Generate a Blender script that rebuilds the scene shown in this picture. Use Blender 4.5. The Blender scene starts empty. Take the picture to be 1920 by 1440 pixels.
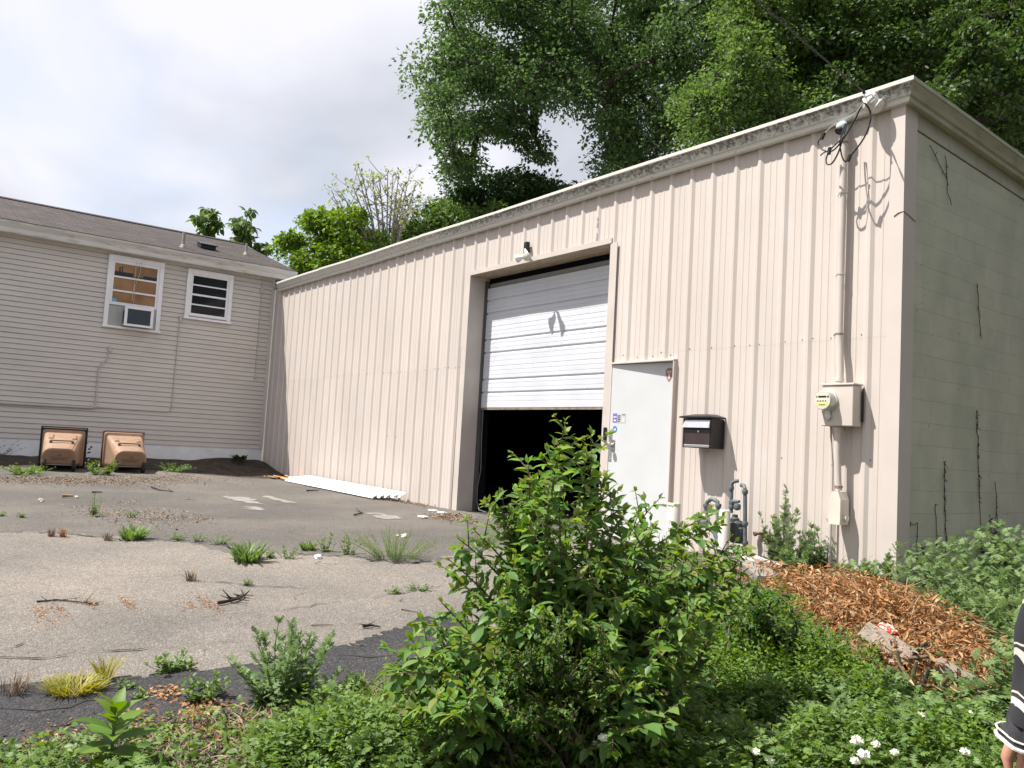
import bpy, math, random
import numpy as np
from mathutils import Vector, Matrix

R = math.radians
rng = np.random.default_rng(7)
random.seed(7)
SC = bpy.context.scene
COL = SC.collection

# ------------------------------------------------------------------ camera
CAM = np.array([3.7113, -7.0033, 1.2675])
YAW, PITCH, ROLL, FPX = 0.9252, 0.0752, 0.0563, 1560.6
_f = np.array([-math.sin(YAW) * math.cos(PITCH), math.cos(YAW) * math.cos(PITCH), math.sin(PITCH)])
_r = np.array([math.cos(YAW), math.sin(YAW), 0.0])
_u = np.cross(_r, _f)
CR = _r * math.cos(ROLL) + _u * math.sin(ROLL)
CU = -_r * math.sin(ROLL) + _u * math.cos(ROLL)
CF = _f
cam_data = bpy.data.cameras.new("camera")
cam = bpy.data.objects.new("camera", cam_data)
COL.objects.link(cam)
cam.matrix_world = Matrix(((CR[0], CU[0], -CF[0], CAM[0]), (CR[1], CU[1], -CF[1], CAM[1]), (CR[2], CU[2], -CF[2], CAM[2]), (0, 0, 0, 1)))
cam_data.sensor_width = 36.0
cam_data.lens = 36.0 * FPX / 1920.0
cam_data.clip_start = 0.05
cam_data.clip_end = 2000.0
SC.camera = cam

# ------------------------------------------------------------------ sky, sun, exposure
SUN_DIR = Vector((-0.58, -1.0, 2.05)).normalized()          # towards the sun
SUN_EL = math.asin(SUN_DIR.z)
SUN_AZ = math.atan2(SUN_DIR.x, SUN_DIR.y)
world = bpy.data.worlds.new("World")
SC.world = world
world.use_nodes = True
wn, wl = world.node_tree.nodes, world.node_tree.links
wn.clear()
w_out = wn.new("ShaderNodeOutputWorld")
sky = wn.new("ShaderNodeTexSky")
sky.sky_type = 'NISHITA'
sky.sun_disc = False
sky.sun_elevation = SUN_EL
sky.sun_rotation = SUN_AZ
sky.air_density = 1.0
sky.dust_density = 0.6
bg_sky = wn.new("ShaderNodeBackground")
bg_sky.inputs[1].default_value = 0.1
wl.new(sky.outputs[0], bg_sky.inputs[0])
w_tc = wn.new("ShaderNodeTexCoord")
w_sep = wn.new("ShaderNodeSeparateXYZ")
wl.new(w_tc.outputs['Generated'], w_sep.inputs[0])
w_z = wn.new("ShaderNodeMath"); w_z.operation = 'MAXIMUM'; w_z.inputs[1].default_value = 0.06
wl.new(w_sep.outputs[2], w_z.inputs[0])
w_z2 = wn.new("ShaderNodeMath"); w_z2.operation = 'ADD'; w_z2.inputs[1].default_value = 0.22
wl.new(w_z.outputs[0], w_z2.inputs[0])
w_div = []
for k in (0, 1):
    d = wn.new("ShaderNodeMath"); d.operation = 'DIVIDE'
    wl.new(w_sep.outputs[k], d.inputs[0]); wl.new(w_z2.outputs[0], d.inputs[1]); w_div.append(d)
w_cmb = wn.new("ShaderNodeCombineXYZ")
wl.new(w_div[0].outputs[0], w_cmb.inputs[0]); wl.new(w_div[1].outputs[0], w_cmb.inputs[1])
w_map = wn.new("ShaderNodeMapping"); w_map.inputs['Location'].default_value = (3.1, 1.4, 0.0)
w_map.inputs['Rotation'].default_value = (0, 0, R(35)); w_map.inputs['Scale'].default_value = (0.75, 1.25, 1)
wl.new(w_cmb.outputs[0], w_map.inputs[0])
cl1 = wn.new("ShaderNodeTexNoise"); cl1.inputs['Scale'].default_value = 0.95; cl1.inputs['Detail'].default_value = 7; cl1.inputs['Roughness'].default_value = 0.5
cl1.inputs['Distortion'].default_value = 0.35
wl.new(w_map.outputs[0], cl1.inputs['Vector'])
cover = wn.new("ShaderNodeValToRGB")
cover.color_ramp.elements[0].position = 0.27; cover.color_ramp.elements[0].color = (0.42, 0.42, 0.42, 1)
cover.color_ramp.elements[1].position = 0.47; cover.color_ramp.elements[1].color = (1, 1, 1, 1)
wl.new(cl1.outputs['Fac'], cover.inputs[0])
cl2 = wn.new("ShaderNodeTexNoise"); cl2.inputs['Scale'].default_value = 1.15; cl2.inputs['Detail'].default_value = 5; cl2.inputs['Roughness'].default_value = 0.42
cl2.inputs['Distortion'].default_value = 0.3
w_map2 = wn.new("ShaderNodeMapping"); w_map2.inputs['Location'].default_value = (7.6, -2.2, 0.0); w_map2.inputs['Rotation'].default_value = (0, 0, R(20))
w_map2.inputs['Scale'].default_value = (0.8, 1.3, 1)
wl.new(w_cmb.outputs[0], w_map2.inputs[0]); wl.new(w_map2.outputs[0], cl2.inputs['Vector'])
ccol = wn.new("ShaderNodeValToRGB")
ccol.color_ramp.elements[0].position = 0.41; ccol.color_ramp.elements[0].color = (0.58, 0.61, 0.68, 1)
ccol.color_ramp.elements[1].position = 0.55; ccol.color_ramp.elements[1].color = (0.87, 0.87, 0.95, 1)
wl.new(cl2.outputs['Fac'], ccol.inputs[0])
bg_cl = wn.new("ShaderNodeBackground"); bg_cl.inputs[1].default_value = 0.55
wl.new(ccol.outputs[0], bg_cl.inputs[0])
w_mix = wn.new("ShaderNodeMixShader")
wl.new(cover.outputs[0], w_mix.inputs[0]); wl.new(bg_sky.outputs[0], w_mix.inputs[1]); wl.new(bg_cl.outputs[0], w_mix.inputs[2])
wl.new(w_mix.outputs[0], w_out.inputs[0])

sun_data = bpy.data.lights.new("sun", 'SUN')
sun_data.energy = 4.6
sun_data.angle = R(0.5)
sun_data.color = (1.0, 0.955, 0.89)
sun = bpy.data.objects.new("sun", sun_data)
COL.objects.link(sun)
sun.rotation_euler = (-SUN_DIR).to_track_quat('-Z', 'Y').to_euler()

SC.view_settings.view_transform = 'Standard'
SC.view_settings.look = 'None'
SC.view_settings.gamma = 1.0
SC.view_settings.use_curve_mapping = False
SC.view_settings.exposure = 1.02
SC.cycles.use_denoising = True
SC.cycles.max_bounces = 8
SC.cycles.transparent_max_bounces = 8

# ------------------------------------------------------------------ geometry helpers
def ray(px, py):
    return CF + CR * ((px - 960) / FPX) - CU * ((py - 720) / FPX)

def at(px, py, depth):
    return CAM + ray(px, py) * depth

def on_y(px, py, Y=0.0):
    d = ray(px, py); return CAM + d * ((Y - CAM[1]) / d[1])

def on_x(px, py, X):
    d = ray(px, py); return CAM + d * ((X - CAM[0]) / d[0])

def gh(x, y):
    """height of the ground: flat along the buildings, falling gently towards the street"""
    s = 0.5 * np.asarray(x, float) - 0.8 * np.asarray(y, float) - 0.5
    return 0.27 + 0.031 * np.clip(-8 - np.asarray(x, float), 0, 7) * np.clip(-np.asarray(y, float) / 2.6, 0.35, 1) - 0.055 * np.logaddexp(0, np.clip(s, -50, 9) * 2) / 2

def gnd(px, py):
    d = ray(px, py); Z = 0.2
    for _ in range(60):
        P = CAM + d * ((Z - CAM[2]) / d[2]); Z = 0.5 * Z + 0.5 * float(gh(P[0], P[1]))
    return P

class MB:
    def __init__(s):
        s.v, s.f, s.m = [], [], []
    def add(s, vs, fs, mi=0):
        o = len(s.v); s.v += [tuple(float(c) for c in p) for p in vs]
        for f in fs: s.f.append(tuple(i + o for i in f)); s.m.append(mi)
        return s
    def box(s, x0, x1, y0, y1, z0, z1, mi=0, M=None):
        vs = [(x0, y0, z0), (x1, y0, z0), (x1, y1, z0), (x0, y1, z0), (x0, y0, z1), (x1, y0, z1), (x1, y1, z1), (x0, y1, z1)]
        if M is not None: vs = [M @ Vector(p) for p in vs]
        return s.add(vs, [(0, 3, 2, 1), (4, 5, 6, 7), (0, 1, 5, 4), (1, 2, 6, 5), (2, 3, 7, 6), (3, 0, 4, 7)], mi)
    def bbox(s, x0, x1, y0, y1, z0, z1, b=0.006, mi=0, M=None):
        """box with chamfered edges"""
        c = ((x0 + x1) / 2, (y0 + y1) / 2, (z0 + z1) / 2); h = ((x1 - x0) / 2, (y1 - y0) / 2, (z1 - z0) / 2)
        b = min(b, min(h) * 0.45); vs = []; idx = {}
        for sx in (-1, 1):
            for sy in (-1, 1):
                for sz in (-1, 1):
                    for a in range(3):
                        p = [sx * h[0], sy * h[1], sz * h[2]]
                        for k in range(3):
                            if k != a: p[k] -= (sx, sy, sz)[k] * b
                        idx[(sx, sy, sz, a)] = len(vs); vs.append(tuple(p[k] + c[k] for k in range(3)))
        fs = []
        for a in range(3):
            o = [k for k in range(3) if k != a]
            for sg in (-1, 1):
                q = []
                for (p1, p2) in ((-1, -1), (1, -1), (1, 1), (-1, 1)):
                    t = [0, 0, 0]; t[a] = sg; t[o[0]] = p1; t[o[1]] = p2; q.append(idx[(*t, a)])
                fs.append(tuple(q))
        for a in range(3):
            o = [k for k in range(3) if k != a]
            for p1 in (-1, 1):
                for p2 in (-1, 1):
                    q = []
                    for (sg, ax) in ((-1, o[0]), (1, o[0]), (1, o[1]), (-1, o[1])):
                        t = [0, 0, 0]; t[a] = sg; t[o[0]] = p1; t[o[1]] = p2; q.append(idx[(*t, ax)])
                    fs.append(tuple(q))
        for sx in (-1, 1):
            for sy in (-1, 1):
                for sz in (-1, 1): fs.append(tuple(idx[(sx, sy, sz, a)] for a in range(3)))
        if M is not None: vs = [M @ Vector(p) for p in vs]
        return s.add(vs, fs, mi)
    def tube(s, pts, rad, n=8, mi=0, cap=True):
        pts = [Vector(p) for p in pts]
        rs = rad if hasattr(rad, '__len__') else [rad] * len(pts)
        up = None; o = len(s.v); vs = []
        for i, p in enumerate(pts):
            t = (pts[min(i + 1, len(pts) - 1)] - pts[max(i - 1, 0)])
            if t.length < 1e-9: t = Vector((0, 0, 1))
            t.normalize()
            if up is None: up = t.orthogonal().normalized()
            up = (up - t * up.dot(t))
            if up.length < 1e-6: up = t.orthogonal()
            up.normalize(); w = t.cross(up)
            for k in range(n):
                a = 2 * math.pi * k / n
                vs.append(p + (up * math.cos(a) + w * math.sin(a)) * rs[i])
        fs = []
        for i in range(len(pts) - 1):
            for k in range(n):
                k2 = (k + 1) % n
                fs.append((i * n + k, i * n + k2, (i + 1) * n + k2, (i + 1) * n + k))
        if cap:
            fs.append(tuple(range(n))[::-1]); fs.append(tuple((len(pts) - 1) * n + k for k in range(n)))
        return s.add(vs, fs, mi)
    def lathe(s, prof, center, axis=(0, 0, 1), n=20, mi=0, cap=True):
        """prof: list of (radius, height along axis)"""
        ax = Vector(axis).normalized(); u = ax.orthogonal().normalized(); w = ax.cross(u); c = Vector(center); vs = []
        for (rr, hh) in prof:
            for k in range(n):
                a = 2 * math.pi * k / n
                vs.append(c + ax * hh + (u * math.cos(a) + w * math.sin(a)) * rr)
        fs = []
        for i in range(len(prof) - 1):
            for k in range(n):
                k2 = (k + 1) % n; fs.append((i * n + k, i * n + k2, (i + 1) * n + k2, (i + 1) * n + k))
        if cap:
            fs.append(tuple(range(n))[::-1]); fs.append(tuple((len(prof) - 1) * n + k for k in range(n)))
        return s.add(vs, fs, mi)
    def build(s, name, mats, parent=None, smooth=False):
        me = bpy.data.meshes.new(name)
        me.from_pydata(s.v, [], s.f)
        for m in (mats if isinstance(mats, (list, tuple)) else [mats]): me.materials.append(m)
        if any(s.m): me.polygons.foreach_set('material_index', s.m)
        if smooth:
            me.polygons.foreach_set('use_smooth', [True] * len(s.f))
        me.update()
        ob = bpy.data.objects.new(name, me)
        COL.objects.link(ob)
        if smooth:
            try: me.set_sharp_from_angle(angle=R(42))
            except Exception: pass
        if parent is not None:
            ob.parent = parent
            ob.matrix_parent_inverse = parent.matrix_basis.inverted()
        return ob

def tag(o, label, cat, group=None, kind=None):
    o['label'] = label; o['category'] = cat
    if group: o['group'] = group
    if kind: o['kind'] = kind
    return o

def struct(o):
    o['kind'] = 'structure'; return o

def thing(name, label, cat, loc=(0, 0, 0), group=None):
    o = bpy.data.objects.new(name, None)
    o.empty_display_size = 0.1
    COL.objects.link(o); o.location = tuple(float(c) for c in loc)
    bpy.context.view_layer.update() if False else None
    return tag(o, label, cat, group)

def np_mesh(name, V, F, mat, parent=None):
    """V (n,3); F (m,k) with constant k"""
    me = bpy.data.meshes.new(name)
    V = np.ascontiguousarray(V, np.float32); F = np.ascontiguousarray(F, np.int32); k = F.shape[1]
    me.vertices.add(len(V)); me.vertices.foreach_set('co', V.ravel())
    me.loops.add(F.size); me.loops.foreach_set('vertex_index', F.ravel())
    me.polygons.add(len(F)); me.polygons.foreach_set('loop_start', np.arange(0, F.size, k, dtype=np.int32))
    try: me.polygons.foreach_set('loop_total', np.full(len(F), k, np.int32))
    except Exception: pass
    me.materials.append(mat); me.update(calc_edges=True); me.validate()
    ob = bpy.data.objects.new(name, me); COL.objects.link(ob)
    if parent is not None:
        ob.parent = parent; ob.matrix_parent_inverse = parent.matrix_basis.inverted()
    return ob

# leaf templates: x across, y along, z along the leaf's normal; triangles only
T_DIAMOND = (np.array([(0, 0, 0), (-.30, .45, .07), (.30, .45, .07), (0, 1, -.05)], float), np.array([(0, 2, 3), (0, 3, 1)]))
T_OVATE = (np.array([(0, 0, 0), (0, .34, -.015), (0, .7, -.06), (0, 1.0, -.17), (-.19, .17, .045), (-.275, .42, .05), (-.16, .74, -.015),
                     (.19, .17, .045), (.275, .42, .05), (.16, .74, -.015)], float),
           np.array([(0, 1, 4), (4, 1, 5), (1, 2, 5), (5, 2, 6), (2, 3, 6), (0, 7, 1), (7, 8, 1), (1, 8, 2), (8, 9, 2), (2, 9, 3)]))
T_BLADE = (np.array([(-.035, 0, 0), (.035, 0, 0), (-.03, .4, .03), (.03, .4, .03), (-.02, .75, -.02), (.02, .75, -.02), (0, 1, -.14)], float),
           np.array([(0, 1, 3), (0, 3, 2), (2, 3, 5), (2, 5, 4), (4, 5, 6)]))
_lv = [(0, 0, 0), (0, .3, .02), (0, .55, .02), (0, .78, 0), (0, 1.0, -.05)]
_lf = []
for (i, ln, up) in ((0, .30, .3), (1, .42, .52), (2, .34, .80), (3, .2, .98)):
    for sg in (-1, 1):
        k = len(_lv); _lv += [(sg * ln, up, -.05), (sg * ln * .55, up - .16, .0)]
        _lf += [(i, k + 1, i + 1) if sg > 0 else (i, i + 1, k + 1), (i + 1, k + 1, k) if sg > 0 else (i + 1, k, k + 1)]
T_LOBED = (np.array(_lv, float), np.array(_lf))

def _unit(a):
    return a / np.maximum(np.linalg.norm(a, axis=-1, keepdims=True), 1e-9)

def leaf_arrays(T, P, D, N, S, wid=1.0):
    tv, tf = T
    Yd = _unit(np.asarray(D, float)); Z = np.asarray(N, float); Z = _unit(Z - Yd * (Z * Yd).sum(-1, keepdims=True)); X = np.cross(Yd, Z)
    S = np.asarray(S, float).reshape(-1, 1, 1); n = len(P)
    V = np.asarray(P, float)[:, None, :] + S * (tv[None, :, 0:1] * X[:, None, :] * wid + tv[None, :, 1:2] * Yd[:, None, :] + tv[None, :, 2:3] * Z[:, None, :])
    F = tf[None] + (np.arange(n) * len(tv))[:, None, None]
    return V.reshape(-1, 3), F.reshape(-1, 3)

def leaf_mesh(name, batches, mat, parent=None):
    Vs, Fs, o = [], [], 0
    for b in batches:
        V, F = leaf_arrays(*b); Vs.append(V); Fs.append(F + o); o += len(V)
    return np_mesh(name, np.concatenate(Vs), np.concatenate(Fs), mat, parent)

# ------------------------------------------------------------------ materials
def nodes_of(name):
    m = bpy.data.materials.new(name); m.use_nodes = True
    nt = m.node_tree; b = nt.nodes['Principled BSDF']
    return m, nt.nodes, nt.links, b

def mat(name, c, rough=0.7, var=0.12, scale=6.0, bump=0.0, bscale=60.0, metal=0.0, spec=0.35, c2=None, mixpos=(0.45, 0.65), stretch=(1, 1, 1), detail=5):
    """weathered paint / plastic / wood: base colour broken by noise, second colour as stain"""
    m, N, L, b = nodes_of(name)
    tc = N.new('ShaderNodeTexCoord'); mp = N.new('ShaderNodeMapping'); mp.inputs['Scale'].default_value = stretch
    L.new(tc.outputs['Object'], mp.inputs[0])
    n1 = N.new('ShaderNodeTexNoise'); n1.inputs['Scale'].default_value = scale; n1.inputs['Detail'].default_value = detail
    L.new(mp.outputs[0], n1.inputs['Vector'])
    r1 = N.new('ShaderNodeValToRGB')
    lo = [max(0, x * (1 - var)) for x in c]; hi = [min(1, x * (1 + var)) for x in c]
    r1.color_ramp.elements[0].position = 0.3; r1.color_ramp.elements[0].color = (*lo, 1)
    r1.color_ramp.elements[1].position = 0.7; r1.color_ramp.elements[1].color = (*hi, 1)
    L.new(n1.outputs['Fac'], r1.inputs[0]); src = r1.outputs[0]
    if c2:
        n2 = N.new('ShaderNodeTexNoise'); n2.inputs['Scale'].default_value = scale * 2.3; n2.inputs['Detail'].default_value = 8; n2.inputs['Roughness'].default_value = 0.65
        L.new(mp.outputs[0], n2.inputs['Vector'])
        r2 = N.new('ShaderNodeValToRGB'); r2.color_ramp.elements[0].position = mixpos[0]; r2.color_ramp.elements[1].position = mixpos[1]
        L.new(n2.outputs['Fac'], r2.inputs[0])
        mx = N.new('ShaderNodeMixRGB'); mx.inputs[2].default_value = (*c2, 1)
        L.new(r2.outputs[0], mx.inputs[0]); L.new(src, mx.inputs[1]); src = mx.outputs[0]
    L.new(src, b.inputs['Base Color'])
    b.inputs['Roughness'].default_value = rough; b.inputs['Metallic'].default_value = metal
    b.inputs['Specular IOR Level'].default_value = spec
    if bump:
        n3 = N.new('ShaderNodeTexNoise'); n3.inputs['Scale'].default_value = bscale; n3.inputs['Detail'].default_value = 4
        L.new(mp.outputs[0], n3.inputs['Vector'])
        bp = N.new('ShaderNodeBump'); bp.inputs['Strength'].default_value = bump; bp.inputs['Distance'].default_value = 0.01
        L.new(n3.outputs['Fac'], bp.inputs['Height']); L.new(bp.outputs[0], b.inputs['Normal'])
    return m

def leaf_mat(name, cols, trans=0.35, rough=0.5, spec=0.3):
    """each leaf its own tint; light passes through"""
    m, N, L, b = nodes_of(name)
    g = N.new('ShaderNodeNewGeometry'); rp = N.new('ShaderNodeValToRGB')
    el = rp.color_ramp.elements
    el[0].position = 0.0; el[0].color = (*cols[0], 1); el[1].position = 1.0; el[1].color = (*cols[-1], 1)
    for i, c in enumerate(cols[1:-1]):
        e = el.new((i + 1) / (len(cols) - 1)); e.color = (*c, 1)
    L.new(g.outputs['Random Per Island'], rp.inputs[0]); L.new(rp.outputs[0], b.inputs['Base Color'])
    b.inputs['Roughness'].default_value = rough; b.inputs['Specular IOR Level'].default_value = spec
    t = N.new('ShaderNodeBsdfTranslucent'); hs = N.new('ShaderNodeHueSaturation')
    hs.inputs['Hue'].default_value = 0.485; hs.inputs['Saturation'].default_value = 1.15; hs.inputs['Value'].default_value = 1.5
    L.new(rp.outputs[0], hs.inputs['Color']); L.new(hs.outputs[0], t.inputs[0])
    mx = N.new('ShaderNodeMixShader'); mx.inputs[0].default_value = trans
    L.new(b.outputs[0], mx.inputs[1]); L.new(t.outputs[0], mx.inputs[2])
    L.new(mx.outputs[0], N['Material Output'].inputs[0])
    return m

PAINT = (0.525, 0.468, 0.428)
M_metal = mat('beige_panel_paint', PAINT, rough=0.5, var=0.045, scale=1.6, stretch=(1, 1, 0.35), spec=0.4, c2=(0.55, 0.515, 0.49), mixpos=(0.55, 0.8))
def panel_tones(m, wid, amt):
    """every sheet of cladding has weathered a little differently"""
    N, L = m.node_tree.nodes, m.node_tree.links; b = N['Principled BSDF']; src = b.inputs['Base Color'].links[0].from_socket
    tc = N.new('ShaderNodeTexCoord'); sp = N.new('ShaderNodeSeparateXYZ'); L.new(tc.outputs['Object'], sp.inputs[0])
    dv = N.new('ShaderNodeMath'); dv.operation = 'DIVIDE'; dv.inputs[1].default_value = wid; L.new(sp.outputs[0], dv.inputs[0])
    fl_ = N.new('ShaderNodeMath'); fl_.operation = 'FLOOR'; L.new(dv.outputs[0], fl_.inputs[0])
    zf = N.new('ShaderNodeMath'); zf.operation = 'GREATER_THAN'; zf.inputs[1].default_value = 2.43; L.new(sp.outputs[2], zf.inputs[0])
    ad = N.new('ShaderNodeMath'); ad.operation = 'MULTIPLY_ADD'; L.new(zf.outputs[0], ad.inputs[0]); ad.inputs[1].default_value = 57.3; L.new(fl_.outputs[0], ad.inputs[2])
    wn_ = N.new('ShaderNodeTexWhiteNoise'); wn_.noise_dimensions = '1D'; L.new(ad.outputs[0], wn_.inputs['W'])
    mr = N.new('ShaderNodeMapRange'); mr.inputs['To Min'].default_value = 1 - amt; mr.inputs['To Max'].default_value = 1 + amt; L.new(wn_.outputs['Value'], mr.inputs[0])
    n2 = N.new('ShaderNodeTexNoise'); n2.inputs['Scale'].default_value = 3.0; n2.inputs['Detail'].default_value = 8; n2.inputs['Roughness'].default_value = .7
    mp = N.new('ShaderNodeMapping'); mp.inputs['Scale'].default_value = (4, 1, .25); L.new(tc.outputs['Object'], mp.inputs[0]); L.new(mp.outputs[0], n2.inputs['Vector'])
    st = N.new('ShaderNodeMapRange'); st.inputs['From Min'].default_value = .56; st.inputs['From Max'].default_value = .8; st.inputs['To Min'].default_value = 1.0; st.inputs['To Max'].default_value = .84; L.new(n2.outputs['Fac'], st.inputs[0])
    ml_ = N.new('ShaderNodeMath'); ml_.operation = 'MULTIPLY'; L.new(mr.outputs[0], ml_.inputs[0]); L.new(st.outputs[0], ml_.inputs[1])
    vm = N.new('ShaderNodeVectorMath'); vm.operation = 'SCALE'; L.new(src, vm.inputs[0]); L.new(ml_.outputs[0], vm.inputs['Scale']); L.new(vm.outputs[0], b.inputs['Base Color'])
panel_tones(M_metal, 0.9144, 0.028)
M_trim = mat('beige_trim_paint', (0.50, 0.45, 0.41), rough=0.55, var=0.06, scale=3)
M_soffit = mat('stained_soffit', (0.42, 0.35, 0.27), rough=0.8, var=0.25, scale=7, c2=(0.2, 0.13, 0.08), mixpos=(0.52, 0.7), stretch=(0.6, 3, 1))
M_dark = mat('interior_shade_black', (0.010, 0.011, 0.017), rough=0.95, var=0.2, spec=0.05)  # near-black puts the unlit garage's shade into the wall colour
M_black = mat('black_paint', (0.012, 0.012, 0.014), rough=0.45, var=0.2, scale=20)
M_screw = mat('rusty_screw', (0.10, 0.07, 0.05), rough=0.7, var=0.4, scale=40)
M_white = mat('white_paint', (0.52, 0.535, 0.545), rough=0.45, var=0.035, scale=2.5)
M_doorw = mat('overhead_door_paint', (0.55, 0.565, 0.60), rough=0.4, var=0.05, scale=2.0, c2=(0.45, 0.46, 0.48), mixpos=(0.62, 0.85))
M_whiteTrim = mat('white_window_paint', (0.74, 0.74, 0.77), rough=0.55, var=0.05, scale=9, c2=(0.5, 0.49, 0.46), mixpos=(0.6, 0.85))
M_siding = mat('taupe_vinyl_siding', (0.53, 0.495, 0.46), rough=0.6, var=0.05, scale=1.3, c2=(0.47, 0.435, 0.40), mixpos=(0.52, 0.8), stretch=(1, 0.5, 1.6))
M_found = mat('white_foundation_paint', (0.70, 0.71, 0.73), rough=0.8, var=0.1, scale=3, bump=0.3, bscale=25, c2=(0.35, 0.33, 0.3), mixpos=(0.6, 0.8))
M_housegut = mat('grey_house_gutter', (0.56, 0.54, 0.51), rough=0.6, var=0.08, scale=4, c2=(0.27, 0.26, 0.235), mixpos=(0.5, 0.75), stretch=(1, 0.35, 2))
M_conduit = mat('painted_conduit', (0.46, 0.42, 0.39), rough=0.55, var=0.06)
M_steel = mat('galvanised_steel', (0.42, 0.43, 0.44), rough=0.38, metal=0.9, var=0.15, scale=18)
M_brush = mat('brushed_steel', (0.62, 0.62, 0.62), rough=0.33, metal=1.0, var=0.08, scale=15)
M_chrome = mat('door_knob_steel', (0.5, 0.48, 0.45), rough=0.3, metal=1.0, var=0.1, scale=20)
M_greypipe = mat('grey_pipe_paint', (0.095, 0.115, 0.125), rough=0.55, var=0.25, scale=18, c2=(0.17, 0.15, 0.13), mixpos=(0.6, 0.8))
M_boll = mat('chipped_bollard_paint', (0.58, 0.55, 0.51), rough=0.7, var=0.08, scale=8, c2=(0.17, 0.14, 0.11), mixpos=(0.63, 0.70), stretch=(1, 1, 0.4))
M_rust = mat('rusty_brass', (0.30, 0.19, 0.14), rough=0.6, metal=0.5, var=0.3, scale=25)
M_wood = mat('weathered_wood', (0.20, 0.165, 0.135), rough=0.9, var=0.25, scale=9, stretch=(1, 6, 6), bump=0.4, bscale=20)
M_newwood = mat('split_orange_wood', (0.55, 0.27, 0.10), rough=0.8, var=0.25, scale=10, stretch=(1, 6, 6))
M_straw = mat('straw_wood', (0.30, 0.21, 0.115), rough=0.85, var=0.25, scale=12)
M_bark = mat('tree_bark', (0.034, 0.029, 0.024), rough=0.95, var=0.35, scale=5, bump=0.6, bscale=14, stretch=(1, 1, 0.3))
M_twig = mat('shrub_twig', (0.11, 0.085, 0.055), rough=0.9, var=0.3, scale=20)
M_twigdark = mat('dark_dead_twig', (0.035, 0.026, 0.02), rough=0.95, var=0.3, scale=30)
M_stem = mat('green_stem', (0.10, 0.14, 0.04), rough=0.7, var=0.2, scale=20)
M_palestem = mat('pale_bare_branch', (0.24, 0.215, 0.19), rough=0.9, var=0.2, scale=10)
M_cart = mat('tan_cart_plastic', (0.27, 0.172, 0.112), rough=0.6, var=0.12, scale=4, c2=(0.19, 0.125, 0.09), mixpos=(0.5, 0.75))
M_cartlid = mat('brown_cart_lid', (0.085, 0.05, 0.038), rough=0.5, var=0.15)
M_rubber = mat('black_rubber', (0.018, 0.018, 0.018), rough=0.85, var=0.2)
M_cable = mat('black_cable', (0.014, 0.013, 0.015), rough=0.5, var=0.2)
M_alu = mat('weathered_aluminium', (0.55, 0.54, 0.5), rough=0.5, metal=0.7, var=0.15, scale=40)
M_ceram = mat('white_ceramic', (0.72, 0.70, 0.68), rough=0.3, var=0.1, scale=30, c2=(0.35, 0.33, 0.3), mixpos=(0.55, 0.75))
M_vent = mat('black_roof_vent', (0.02, 0.022, 0.03), rough=0.4, var=0.1)
M_acgrey = mat('grey_air_conditioner', (0.40, 0.41, 0.40), rough=0.5, var=0.08)
M_acgrille = mat('dark_grille', (0.055, 0.075, 0.10), rough=0.5, var=0.2, scale=30, stretch=(1, 1, 8))
M_whiteboard = mat('white_siding_offcut', (0.80, 0.80, 0.79), rough=0.5, var=0.03)
M_paper = mat('white_litter', (0.78, 0.77, 0.74), rough=0.6, var=0.06, scale=30)
M_redplastic = mat('red_wrapper', (0.62, 0.06, 0.025), rough=0.3, var=0.2, scale=14, c2=(0.8, 0.77, 0.74), mixpos=(0.5, 0.56))
M_blueplastic = mat('blue_plastic', (0.03, 0.30, 0.62), rough=0.4, var=0.1)
M_brick = mat('pale_brick', (0.48, 0.30, 0.22), rough=0.9, var=0.2, scale=15)
M_stone = mat('pale_pebble', (0.48, 0.43, 0.36), rough=0.9, var=0.2, scale=30)
M_skin = mat('skin', (0.52, 0.27, 0.20), rough=0.5, var=0.06, scale=30)
M_hair = mat('dark_hair', (0.03, 0.02, 0.015), rough=0.6, var=0.3, scale=60)
M_jeans = mat('blue_denim', (0.05, 0.07, 0.12), rough=0.9, var=0.2, scale=60)
M_flower = mat('cream_petal', (0.80, 0.80, 0.68), rough=0.8, var=0.1, scale=60)
M_farroof = mat('grey_felt_roof', (0.17, 0.16, 0.155), rough=0.9, var=0.1, scale=3)

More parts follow.
